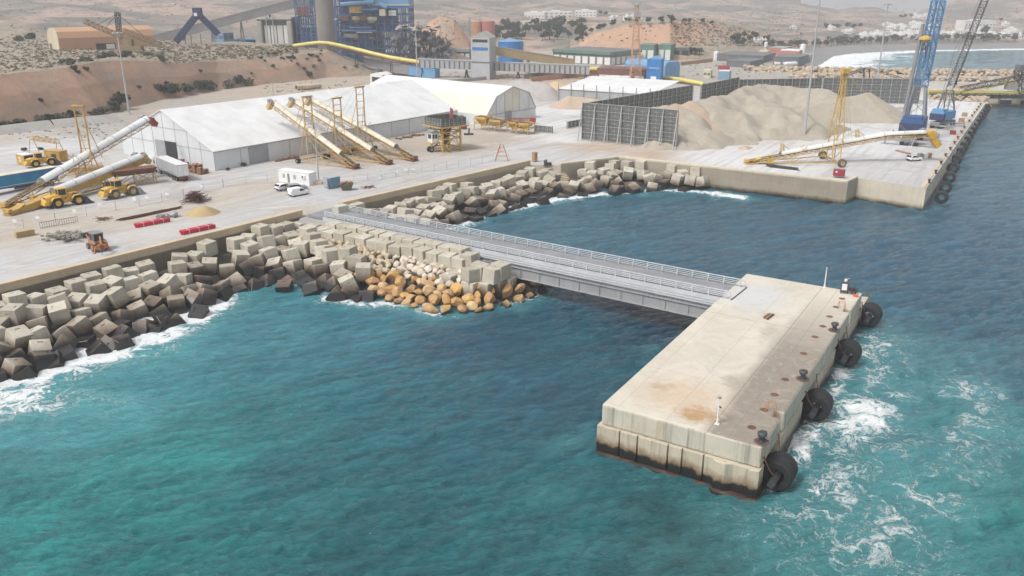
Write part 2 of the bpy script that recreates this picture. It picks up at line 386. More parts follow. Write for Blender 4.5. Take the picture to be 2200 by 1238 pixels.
def water_mat():
    k = N('sea_water'); p = k.pos(); k.b.inputs['IOR'].default_value = 1.42
    a = k.n('Attribute', attribute_name='tint').outputs['Color']; fo = k.n('Attribute', attribute_name='foam').outputs['Fac']
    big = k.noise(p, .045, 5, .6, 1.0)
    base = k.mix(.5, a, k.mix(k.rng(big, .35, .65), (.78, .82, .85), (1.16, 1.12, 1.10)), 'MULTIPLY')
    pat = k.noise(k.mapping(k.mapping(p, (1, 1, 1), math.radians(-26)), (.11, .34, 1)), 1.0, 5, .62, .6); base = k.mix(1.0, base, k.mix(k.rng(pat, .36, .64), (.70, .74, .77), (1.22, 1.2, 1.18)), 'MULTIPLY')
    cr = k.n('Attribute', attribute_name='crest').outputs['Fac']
    base = k.mix(1.0, base, k.mix(k.rng(cr, -.5, .5), (.90, .91, .92), (1.12, 1.11, 1.10)), 'MULTIPLY')  # crests lightened, troughs darkened: light through thin crests put into the colour
    wv = k.n('TexNoise'); wv.inputs['Scale'].default_value = .30; wv.inputs['Detail'].default_value = 5; k.l(p, wv.inputs['Vector'])
    vm = k.n('VectorMath', operation='MULTIPLY_ADD'); k.l(wv.outputs['Color'], vm.inputs[0]); vm.inputs[1].default_value = (5.0, 5.0, 0); k.l(p, vm.inputs[2])
    def ridged(sc, det, pw):
        n = k.noise(vm.outputs[0], sc, det, .62); r = k.math('SUBTRACT', 1.0, k.math('ABSOLUTE', k.math('SUBTRACT', k.math('MULTIPLY', n, 2.0), 1.0)))
        return k.math('POWER', r, pw)
    fil = k.math('MAXIMUM', ridged(.16, 6, 9.0), k.math('MULTIPLY', ridged(.42, 5, 8.0), .85))
    n1 = k.noise(vm.outputs[0], .16, 6, .65); n2 = k.noise(vm.outputs[0], 1.3, 5, .75)
    cov = k.rng(k.math('ADD', fo, k.math('MULTIPLY', k.math('SUBTRACT', n1, .5), 1.1)), .12, .95)
    v = k.math('ADD', k.math('MULTIPLY', fil, k.math('ADD', .25, cov)), k.math('MULTIPLY', k.math('SUBTRACT', n2, .5), .8))
    v = k.math('ADD', v, k.math('MULTIPLY', k.rng(fo, .55, 1.05), .52))
    mask = k.math('MULTIPLY', k.rng(v, .50, .92), k.math('MULTIPLY', k.rng(fo, .03, .25), k.rng(cov, .05, .5)))
    fleck = k.math('MULTIPLY', k.rng(k.noise(k.mapping(k.mapping(p, (1, 1, 1), math.radians(-26)), (.5, 1.4, 1)), 1.2, 4, .7), .735, .77), k.rng(cr, .15, .6)); mask = k.math('MAXIMUM', mask, k.math('MULTIPLY', fleck, .7))
    aer = k.math('MULTIPLY', k.rng(k.math('ADD', fo, k.math('MULTIPLY', k.math('SUBTRACT', n1, .5), .8)), .08, .8), .62)
    base = k.mix(aer, base, (.12, .38, .40))
    k.base(k.mix(mask, base, (.80, .82, .82)))
    k.l(k.rng(mask, 0, 1, .04, .7), k.b.inputs['Roughness'])
    r1 = k.noise(k.mapping(k.mapping(p, (1, 1, 1), math.radians(-26)), (.42, 1.25, 1)), 1.15, 7, .66, .45)
    r2 = k.noise(k.mapping(k.mapping(p, (1, 1, 1), math.radians(-8)), (.5, 1.2, 1)), 3.0, 4, .6, .3)
    h = k.math('ADD', r1, k.math('MULTIPLY', r2, .35))
    h = k.math('ADD', h, k.math('MULTIPLY', mask, .25))
    k.bump(h, 1.0, .6)
    return k.m
ys = [26.0]
while ys[-1] < 1500: ys.append(ys[-1] * 1.0042)
ys = np.array(ys); tx = np.arange(-1.15, 1.151, .0044)
WY = np.repeat(ys[:, None], len(tx), 1); WX = WY * tx[None, :]
def water_level():
    Z = np.zeros_like(WX); S = np.zeros_like(WX); cell = WY * .0044; g = np.random.default_rng(5)
    patch = .6 + .8 * fbm(WX, WY, 40, 3, 4)
    for i in range(120):
        lam = .85 * (12 / .85) ** (g.random() ** 1.9); th = math.radians(116 + g.normal() * (15 + 22 / lam))
        k = 2 * math.pi / lam; amp = .0105 * min(lam, 3.2) * (min(1, 3.2 / lam)) ** .3 * (.6 + .8 * g.random())
        ph = k * (WX * math.cos(th) + WY * math.sin(th)) + g.random() * 6.28 + 2.2 * fbm(WX, WY, lam * 4, 2, i + 3)
        fade = np.clip((lam / cell - 1.9) / 1.4, 0, 1); s = fade * amp * (1.6 * (1 - np.abs(np.sin(ph / 2))) ** 1.15 - .55 if i % 2 else np.sin(ph) + .25 * np.cos(2 * ph))
        Z += s
        if lam < 4: S += s
    return Z * patch, S * patch
TINT = [(-200, 1238, '1e9a96'), (100, 1150, '22a09c'), (320, 1090, '10908c'), (450, 990, '30a8a4'), (100, 900, '58aeb0'), (300, 790, '50a8ae'), (560, 720, '4ea0a8'), (760, 720, '40909e'),
        (600, 1010, '177882'), (800, 1150, '08767a'), (860, 880, '177a85'), (1000, 950, '1a7280'), (1000, 740, '2a647c'), (1230, 760, '226a7c'), (1150, 860, '1c6478'), (1200, 1100, '127c80'), (300, 1230, '0a8886'),
        (1500, 1180, '06585c'), (1750, 1200, '0c7a76'), (2000, 930, '127e84'), (2160, 1050, '108c86'), (1900, 830, '1a8288'), (2150, 790, '175c76'), (2020, 660, '20667e'), (1880, 560, '2c6884'), (2180, 520, '306a84'),
        (1500, 500, '3a6f86'), (1200, 500, '4a7e90'), (1400, 440, '40768a'), (1900, 450, '3c6e86'), (2100, 400, '4e788c'), (2160, 280, '608294'), (1300, 620, '2c6a84'), (1150, 560, '40768a'),
        (1800, 130, '7a9aa2'), (2000, 130, '64909c'), (2190, 130, '5c8a98'), (2190, 200, '4a6472'), (1450, 700, '143f58')]
tint = idw(WX, WY, [(*P(a, b, 0).xy, (np.array(lin(c)) * .95 + np.array(lin(c)).mean() * .05) * np.array((.355, .52, .55))) for a, b, c in TINT], 3.2)
foam = np.zeros_like(WX)
def add_foam(pts, wid, amt, seed):
    global foam
    d = pdist(WX, WY, [p.xy for p in pts]); m = .55 + .9 * fbm(WX, WY, 9, 3, seed)
    foam = np.maximum(foam, np.clip(amt * m * np.exp(-(d / (wid * m)) ** 1.4), 0, 1.1))
add_foam(SHORE_L[:6], 5.0, 1.25, 1); add_foam(SHORE_L[:4], 8.5, .95, 2); add_foam(SHORE_L[5:], 2.2, .55, 3)
add_foam(SHORE_P, 2.6, .72, 4); add_foam(SHORE_R, 2.8, 1.0, 5); add_foam(SHORE_L[:2], 15, .8, 8)
add_foam([pier_pt(PW + 5, 2), pier_pt(PW + 6, 30), pier_pt(PW + 4, 46)], 8.0, .70, 6)
add_foam([pier_pt(PW + 1, 2), pier_pt(PW + 1, 48)], 3.0, .74, 7)
add_foam([pier_pt(PW + 11, -4), pier_pt(PW + 17, 20), pier_pt(PW + 15, 38)], 10, .49, 9); add_foam([pier_pt(PW + 8, -2), pier_pt(PW + 9, 40)], 20, .44, 16)
add_foam([pier_pt(PW + 2, -6), pier_pt(PW + 9, -14)], 3, .42, 10)
add_foam([pier_pt(-3, 3), pier_pt(-4, -2)], 2.2, .35, 12)
add_foam([MOLE_F, MOLE_B, QUAY_0], 1.6, .42, 11); add_foam([QUAY_0 + Vector((3, 0, 0)), QUAY_1], 1.4, .3, 13)
add_foam([P(1775, 147, 0), P(1768, 128, 0), P(1800, 121, 0), P(1900, 114, 0), P(2000, 109, 0), P(2300, 104, 0)], 11, 1.3, 14)
add_foam([P(1800, 148, 0), P(1800, 130, 0), P(1860, 120, 0)], 36, 1.3, 15)
WZ, WCREST = water_level(); WCREST = np.clip(WCREST / .16, -1, 1)
water = tag(grid_mesh('water', WX, WY, WZ, water_mat(), attrs={'tint': tint, 'foam': foam, 'crest': WCREST}), kind='structure')

# ================================================================ SETTING: the yard and the ground behind it
LAND = [SEAWALL_A[0].xy, SEAWALL_A[1].xy, SEAWALL_B[0].xy, SEAWALL_B[1].xy, SEAWALL_C[0].xy, SEAWALL_C[1].xy, MOLE_F.xy, MOLE_B.xy, QUAY_0.xy, QUAY_1.xy]
ax, ay = R2(1, 0, PORT)
LAND += [QUAY_1.xy - Vector((ax, ay)) * 20, P(1985, 196, 5).xy, P(2300, 205, 5).xy, P(2600, 190, 5).xy, P(2600, 160, 5).xy, P(1990, 162, 5).xy, P(1780, 158, 5).xy, P(1715, 150, 5).xy, P(1705, 118, 5).xy, P(1700, 99, 5).xy,
         Vector((220, 655)), Vector((-900, 655)), Vector((-900, 20))]
def ground_mesh():
    pts = [Vector((p[0], p[1])) for p in LAND]; n = len(pts)
    gx, gy = np.meshgrid(np.arange(-190, 240, 3.0), np.arange(50, 500, 3.0)); g = np.random.default_rng(3)
    q = np.stack([gx.ravel(), gy.ravel()], 1) + g.uniform(-.7, .7, (gx.size, 2))
    gx, gy = np.meshgrid(np.arange(-880, 330, 22.0), np.arange(30, 650, 22.0)); q2 = np.stack([gx.ravel(), gy.ravel()], 1)
    q = np.concatenate([q, q2[(q2[:, 0] < -195) | (q2[:, 0] > 245) | (q2[:, 1] > 502)]])
    poly = [(p.x, p.y) for p in pts]
    ok = inside(q[:, 0], q[:, 1], poly) & (pdist(q[:, 0], q[:, 1], poly + [poly[0]]) > 1.2)
    q = q[ok]
    vs, es, fs, *_ = delaunay_2d_cdt(pts + [Vector((float(a), float(b))) for a, b in q], [(i, (i + 1) % n) for i in range(n)], [], 1, 1e-4)
    xy = np.array([(v.x, v.y) for v in vs]); e = pdist(xy[:, 0], xy[:, 1], poly[:10])
    z = YZ + np.clip((e - 3) / 12, 0, 1) * (fbm(xy[:, 0], xy[:, 1], 9, 4, 2) - .5) * .40
    me = bpy.data.meshes.new('ground'); me.from_pydata([(a, b, c) for (a, b), c in zip(xy, z)], [], [tuple(f) for f in fs]); me.update()
    c = dict(c=(.44, .44, .442), t=(.41, .355, .285), w=(.58, .58, .575), b=(.37, .30, .225), o=(.42, .29, .19), g=(.30, .28, .24), k=(.40, .40, .40))
    CT = [(-60, 560, 'c'), (50, 570, 'c'), (180, 545, 'c'), (300, 505, 'c'), (420, 490, 'c'), (560, 455, 'k'), (30, 510, 't'), (100, 470, 't'), (200, 480, 't'), (300, 470, 't'), (400, 450, 't'), (480, 425, 't'), (60, 440, 'c'), (200, 440, 'c'),
          (330, 415, 'c'), (440, 395, 'c'), (560, 400, 't'), (600, 430, 'c'), (690, 425, 'c'), (640, 450, 't'), (760, 415, 'k'), (560, 370, 'c'), (700, 385, 'k'), (820, 380, 'k'), (900, 362, 'k'), (1050, 345, 'c'), (60, 320, 'w'), (140, 300, 'c'), (20, 300, 't'), (30, 345, 'c'),
          (990, 320, 'b'), (900, 312, 'b'), (850, 320, 'g'), (1060, 300, 'b'), (700, 330, 'b'), (800, 345, 'b'), (1120, 320, 'c'), (1170, 265, 'w'), (1200, 240, 'w'), (1210, 300, 'w'), (1160, 330, 'c'), (1300, 338, 'c'), (1280, 318, 'o'), (1400, 333, 'o'), (1500, 335, 'w'), (1700, 340, 'w'), (1600, 355, 'w'),
          (1880, 330, 'w'), (1830, 290, 'w'), (1980, 235, 'w'), (2050, 240, 'w'), (1950, 395, 'k'), (1985, 340, 'k'), (1900, 370, 'c'), (430, 225, 'g'), (300, 262, 'g'), (380, 238, 'b'), (560, 200, 'b'), (700, 185, 'b'), (820, 178, 'b'), (170, 285, 'g'), (60, 300, 'c'),
          (950, 165, 'g'), (1150, 205, 't'), (1200, 170, 'o'), (1350, 160, 'o'), (1450, 150, 'g'), (1600, 130, 'g'), (1650, 150, 'g'), (1560, 170, 'g'), (1900, 140, 'g'), (1980, 120, 'g'), (1000, 130, 'g'), (1550, 115, 'g'), (1300, 130, 'g'), (1500, 215, 'k'), (870, 125, 'c'), (900, 145, 'k')]
    col = idw(xy[:, 0], xy[:, 1], [(*P(a, b, 5).xy, c[q]) for a, b, q in CT], 3.0)
    at = me.attributes.new('tint', 'FLOAT_COLOR', 'POINT'); c4 = np.ones((len(xy), 4), np.float32); c4[:, :3] = col; at.data.foreach_set('color', c4.ravel())
    k = N('yard_surface'); p = k.pos(); a = k.n('Attribute', attribute_name='tint').outputs['Color']
    n1 = k.noise(p, .09, 7, .65, .8); n2 = k.noise(p, .6, 6, .7, .3); g = k.noise(p, 6.0, 3, .7)
    tr = k.noise(k.mapping(k.mapping(p, (1, 1, 1), math.radians(-58)), (.03, .55, 1)), 1.0, 5, .6, .3)      # wheel tracks along the quay
    col = k.mix(k.math('MULTIPLY', k.rng(n1, .42, .66), .55), a, k.mix(.55, a, (.46, .37, .27)))
    col = k.mix(k.math('MULTIPLY', k.rng(n2, .52, .72), .35), col, (.62, .61, .59))
    col = k.mix(k.math('MULTIPLY', k.rng(tr, .50, .60), .42), col, (.29, .285, .28))
    tr2 = k.noise(k.mapping(k.mapping(p, (1, 1, 1), math.radians(-20)), (.05, .7, 1)), 1.0, 6, .65, 1.2); col = k.mix(k.math('MULTIPLY', k.rng(tr2, .56, .64), .4), col, (.66, .645, .62))
    mud = k.noise(p, .05, 6, .7, 1.5); col = k.mix(k.math('MULTIPLY', k.rng(mud, .53, .66), .5), col, (.30, .25, .20))
    col = k.mix(k.math('MULTIPLY', k.rng(k.noise(p, .25, 6, .75, 1.2), .62, .74), .5), col, (.27, .235, .19))
    col = k.mix(.14, col, k.mix(g, (0, 0, 0), (1, 1, 1)), 'OVERLAY')
    k.base(col); k.rough(.9); k.bump(g, .25, .03)
    me.materials.append(k.m)
    for f in me.polygons: f.use_smooth = True
    o = bpy.data.objects.new('ground', me); COL.objects.link(o); tag(o, kind='structure')
    if o.data.polygons[0].normal.z < 0: o.data.flip_normals()
    return o
ground = ground_mesh()
def quay_body():
    b = MB(); m = sea_concrete('quay_concrete', (.60, .53, .41), (.53, .47, .37), (.26, .20, .13), (.035, .03, .026), 1.3, .6, .3, block=5.0, wob=1.4, band=.5)
    q = [p.copy() for p in LAND[:12]]; ins = [Vector((-150, 120)), Vector((-60, 190)), Vector((60, 235)), Vector((150, 330))]
    for a, c in zip(q, q[1:]):                                   # vertical faces of the quay, down into the water
        d = (c - a).normalized(); nx = Vector((-d.y, d.x)) * .6
        b.add([(a.x, a.y, -4), (c.x, c.y, -4), (c.x, c.y, YZ - .004), (a.x, a.y, YZ - .004)], [(0, 1, 2, 3)])
    o = b.build('quay_face', m, world=True); tag(o, kind='structure'); return m
M_QUAY = quay_body()

# ================================================================ SETTING: cliff, hills, beach
def ground_mat(name, flat1, flat2, steep1, steep2, s0=.80, s1=.93, sc=.02, green=(.115, .115, .075), gs=.5, strata=True, sh=.12):
    k = N(name); p = k.pos(); nz = k.sep(k.n('NewGeometry').outputs['Normal'])[2]
    n1 = k.noise(p, sc, 7, .65, .6); n2 = k.noise(p, sc * 6, 6, .7, .4); g = k.noise(p, 1.2, 5, .75)
    fl = k.mix(k.rng(n1, .5 - sh, .5 + sh), flat1, flat2)
    veg = k.math('MULTIPLY', k.rng(k.math('ADD', k.math('MULTIPLY', n2, .6), k.math('MULTIPLY', k.noise(p, sc * 22, 4, .7), .4)), .50, .57), gs)
    fl = k.mix(veg, fl, green)
    stp = k.mix(k.rng(k.noise(k.mapping(p, (1, 1, 3.5) if strata else (1, 1, 1)), .05, 6, .65, .5), .40, .62), steep1, steep2)
    stp = k.mix(k.math('MULTIPLY', k.rng(k.noise(k.mapping(p, (1, 1, .15)), .35, 5, .7), .52, .72), .45), stp, tuple(x * .6 for x in steep2))
    e = k.math('ADD', nz, k.math('MULTIPLY', k.math('SUBTRACT', k.noise(p, .09, 5, .7), .5), .28))
    col = k.mix(k.rng(e, s0, s1), stp, fl)
    col = k.mix(.22, col, k.mix(g, (0, 0, 0), (1, 1, 1)), 'OVERLAY')
    k.base(col); k.rough(.95); k.bump(g, .5, .35); return k.m
def interp(tab, x): return float(np.interp(x, [a for a, _ in tab], [b for _, b in tab]))
def sheet(name, rows, mat, nc, nr, amp, sc, seed, edge=1):
    A = np.array([[tuple(p) for p in r] for r in rows])          # rows x columns x 3
    def res(a, n, axis):
        x = np.linspace(0, a.shape[axis] - 1, n); i = np.clip(np.floor(x).astype(int), 0, a.shape[axis] - 2); f = x - i
        sh = [1, 1, 1]; sh[axis] = n; f = f.reshape(sh); return np.take(a, i, axis) * (1 - f) + np.take(a, i + 1, axis) * f
    A = res(res(A, nc, 1), nr, 0)
    rr = np.linspace(0, 1, nr)[:, None]; m = np.clip(rr * nr / 3.0, 0, 1) if edge else 1
    d = A[..., 1] / 600.0
    A[..., 2] += m * amp * np.clip(d, .5, 4) * (fbm(A[..., 0], A[..., 1], sc, 5, seed) - .5) * 2
    A[..., 1] += m * amp * .8 * (fbm(A[..., 0], A[..., 2] * 3 + 50, sc * .8, 4, seed + 5) - .5)
    return tag(grid_mesh(name, A[..., 0], A[..., 1], A[..., 2], mat), kind='structure')
M_CLIFF = ground_mat('cliff_earth', (.35, .27, .195), (.25, .215, .165), (.41, .25, .165), (.30, .215, .16), .70, .90, .05, (.10, .105, .065), .75)
M_HILL = ground_mat('hill_earth_shade', (.38, .275, .22), (.16, .145, .12), (.40, .26, .195), (.22, .18, .145), .55, .85, .009, (.11, .115, .085), .85, sh=.06)  # dark second tone paints the slopes' shadow patterns along with the scrub
M_MESA = ground_mat('cut_earth', (.36, .28, .21), (.27, .23, .18), (.47, .29, .19), (.43, .27, .18), .80, .93, .05, (.09, .10, .06), .85)
TERR = []
pxs = [-420, -250, -120, 0, 80, 150, 220, 280, 340, 400, 470, 560, 640, 700, 750, 800, 840, 875]
FOOT = [(-420, 345), (-250, 315), (0, 280), (150, 255), (220, 245), (280, 229), (340, 214), (400, 203), (470, 190), (560, 180), (640, 172), (700, 165), (760, 162), (830, 160), (875, 160)]
TOP = [(-420, 215), (-250, 185), (0, 160), (150, 141), (250, 124), (330, 128), (365, 139), (400, 137), (470, 130), (560, 127), (640, 116), (690, 107), (730, 120), (800, 148), (875, 158)]
SHOULD = [(-420, 190), (-250, 165), (0, 142), (150, 126), (250, 116), (340, 108), (560, 102), (640, 101), (690, 100), (740, 117), (800, 146), (875, 157)]
r0, r1, r2, r3, r4, r5 = [], [], [], [], [], []
for x in pxs:
    f = P(x, interp(FOOT, x), 5.6); f.z = 4.7; r0.append(f)
    bl_ = max(0, min(1, (400 - x) / 130)); xt = x - 78 * bl_; t = PY(xt, interp(TOP, xt), f.y + 15 - 9 * bl_); m_ = f.lerp(t, .55); m_.y -= 1.0; m_.z += 1.0; r1.append(m_); r2.append(t)
    s = PY(xt, interp(SHOULD, xt), f.y + (62 if x < 700 else 22)); r3.append(s)
    if x <= 640:
        zz = s.z + .8; r4.append(PY(x, CY, 455) if 0 else Vector((s.x * 470 / s.y, 470, zz))); r5.append(Vector((s.x * 640 / s.y, 640, zz + (4 if x < 200 else -8))))
    else:
        r4.append(Vector((s.x * 1.04, s.y + 16, max(4.5, s.z - 5)))); r5.append(Vector((s.x * 1.1, s.y + 40, 4.3)))
TERR.append(sheet('cliff', [r0, r1, r2, r3, r4, r5], M_CLIFF, 260, 110, 1.7, 16, 3))
def table_rows(px, rows):
    out = []
    for (Y, tab) in rows: out.append([PY(x, interp(tab, x), Y) for x in px])
    return out
pxl = list(range(-520, 1741, 40))
rl = [[Vector((ray(x, 99).x / ray(x, 99).y * 612, 612, 4.4)) for x in pxl]] + table_rows(pxl, [
    (700, [(-520, 52), (0, 46), (100, 58), (250, 68), (400, 74), (900, 76), (1000, 76), (1100, 82), (1300, 82), (1740, 90)]),
    (850, [(-520, 20), (0, 30), (200, 40), (400, 46), (900, 50), (1000, 50), (1200, 56), (1300, 60), (1500, 58), (1740, 72)]),
    (1050, [(-520, -20), (0, 0), (400, 12), (900, 22), (1100, 32), (1400, 40), (1740, 55)]),
    (1350, [(-520, -70), (0, -40), (400, -24), (900, -6), (1100, 8), (1400, 18), (1740, 36)]),
    (1800, [(-520, -130), (0, -90), (400, -64), (900, -40), (1100, -24), (1400, -10), (1600, -2), (1740, 4)])])
TERR.append(sheet('hills', rl, M_HILL, 320, 120, 4.2, 60, 6))
pxr = list(range(1640, 2761, 40))
SHL = [(1640, 152), (1740, 148), (1765, 138), (1770, 126), (1800, 118), (1830, 115), (1900, 111), (2000, 107), (2100, 105), (2250, 103), (2760, 101)]
BT = [(1640, 118), (1720, 108), (1800, 101), (1900, 98), (2000, 95), (2200, 93), (2760, 91)]
pxr_b = [1640, 1700, 1740, 1765, 1790, 1830, 1870, 1920, 2000, 2100, 2250, 2500, 2760]
kb = weathered('beach_sand', (.235, .225, .215), (.19, .18, .175), .05, .9, .1, 0, .1)
rb = [[P(x, interp(SHL, x) + 5, 0) - Vector((0, 0, 1.2)) for x in pxr_b], [P(x, interp(SHL, x), 0) + Vector((0, 0, .1)) for x in pxr_b], [P(x, interp(BT, x), 1.2) for x in pxr_b], [P(x, interp(BT, x) - 5, 1.2) - Vector((0, 0, .8)) for x in pxr_b]]
sheet('beach', rb, kb, 120, 24, .12, 12, 8)
rr_ = [[P(x, interp(BT, x) + 1, 1.0) for x in pxr]] + table_rows(pxr, [
    (850, [(1640, 78), (1720, 74), (1770, 76), (1820, 82), (1900, 84), (2000, 82), (2200, 79), (2760, 76)]),
    (1050, [(1640, 60), (1720, 56), (1800, 57), (1900, 60), (2000, 56), (2200, 53), (2760, 48)]),
    (1300, [(1640, 40), (1750, 38), (1800, 41), (1900, 41), (2000, 36), (2200, 34), (2760, 20)]),
    (1700, [(1640, 8), (1680, 3), (1720, 6), (1760, 16), (1790, 26), (1825, 20), (1860, 14), (1895, 19), (1930, 28), (1960, 26), (2000, 15), (2060, 0), (2140, -25), (2300, -70), (2760, -90)]),
    (1950, [(1640, 60), (1960, 60), (2000, 60), (2060, 30), (2140, 0), (2760, -60)])])
TERR.append(sheet('hills', rr_, M_HILL, 200, 110, 2.4, 60, 9))
M_FAR = ground_mat('mountain_earth', (.30, .27, .25), (.24, .23, .22), (.34, .30, .27), (.26, .25, .23), .5, .8, .002, (.16, .165, .15), .6)
sheet('hills', table_rows(list(range(1300, 2900, 80)), [(3000, [(1300, 70), (2900, 70)]), (4200, [(1300, -30), (1700, -55), (1900, -40), (2000, -60), (2300, -120), (2900, -100)])]), M_FAR, 90, 40, 14, 350, 12)
pxm = [1225, 1245, 1262, 1285, 1305, 1325, 1345, 1380, 1410, 1440, 1470, 1500, 1540, 1580, 1620, 1660, 1700, 1730]
TM = [(1225, 99), (1245, 94), (1262, 80), (1285, 68), (1320, 57), (1345, 52), (1410, 50), (1450, 46), (1500, 46), (1540, 51), (1580, 59), (1620, 73), (1660, 91), (1700, 101), (1730, 104)]
def ym(x): return 572 + max(0, x - 1440) * .5
ra = [[Vector((ray(x, 99).x / ray(x, 99).y * 545, 545, 4.4)) for x in pxm]]
tp = [PY(x, interp(TM, x), ym(x)) for x in pxm]
ra += [[a.lerp(b, .5) for a, b in zip(ra[0], tp)], tp, [p * 1.12 + Vector((0, 0, .5 - p.z * .12)) for p in tp], [Vector((p.x * 1.25, p.y * 1.25, 3)) for p in tp]]
TERR.append(sheet('hills', ra, M_MESA, 140, 50, .9, 16, 14))
pxh = [868, 885, 900, 915, 930, 945, 960, 975, 990, 1005, 1018]
TH = [(868, 103), (900, 72), (925, 46), (945, 34), (955, 33), (975, 41), (1000, 72), (1018, 103)]
ra = [[Vector((ray(x, 99).x / ray(x, 99).y * 545, 545, 4.4)) for x in pxh]]
tp = [PY(x, interp(TH, x), 590) for x in pxh]
ra += [[a.lerp(b, .55) + Vector((0, 0, .6)) for a, b in zip(ra[0], tp)], tp, [Vector((p.x * 1.1, p.y * 1.12, 4)) for p in tp]]
TERR.append(sheet('hills', ra, M_MESA, 70, 40, .35, 14, 17))
DEPS = bpy.context.evaluated_depsgraph_get()
BVH = []
for o in TERR + [ground]:
    me = o.data; BVH.append(BVHTree.FromPolygons([v.co.copy() for v in me.vertices], [tuple(p.vertices) for p in me.polygons]))
def hit(px, py):
    d = ray(px, py).normalized(); best = None
    for b in BVH:
        q = b.ray_cast(Vector((0, 0, CAMH)), d, 6000)
        if q[0] is not None and (best is None or q[3] < best[1]): best = (q[0], q[3])
    return best[0] if best else P(px, py, 5)
def drop(x, y):
    best = YZ
    for b in BVH:
        q = b.ray_cast(Vector((x, y, 600)), Vector((0, 0, -1)))
        if q[0] is not None: best = max(best, q[0].z)
    return best

# ---------------------------------------------------------------- sea walls (cast concrete parapets)
M_WALL = sea_concrete('parapet_concrete', (.58, .46, .31), (.50, .40, .28), (.22, .15, .09), (.035, .03, .025), .9, -.4, .25, block=6.0)
def wall(label, pts, thick, z0, z1, cat='sea wall', mat=None):
    b = MB(); c = sum((Vector(p) for p in pts), Vector()) / len(pts); L = []; Rr = []
    for i, p in enumerate(pts):
        a = Vector(pts[max(i - 1, 0)]).xy; d = Vector(pts[min(i + 1, len(pts) - 1)]).xy; t = (d - a).normalized(); n = Vector((-t.y, t.x))
        L.append(Vector(p).xy + n * thick - c.xy); Rr.append(Vector(p).xy - c.xy)
    poly = [(p.x, p.y) for p in Rr] + [(p.x, p.y) for p in reversed(L)]
    b.prism(poly, z0 - c.z, z1 - c.z)
    o = b.build('sea_wall', mat or M_WALL, bevel=.05); o.location = c; return tag(o, label, cat)
wall('long tan concrete parapet behind the cubes, backhoe and red bundles beside it', [SEAWALL_A[0], SEAWALL_A[1]], 1.1, 1.5, 6.25)
wall('tan concrete parapet from the bridge gap to the stone steps', [SEAWALL_B[0], SEAWALL_B[1]], 1.1, 1.5, 6.25)
def mole_wall():
    o = wall('high stepped concrete wall bending from the steps to the mole with the red box', [SEAWALL_C[0], SEAWALL_C[1], MOLE_F, MOLE_B], 1.3, -3, 5.45, mat=M_QUAY); return o
mole_wall()
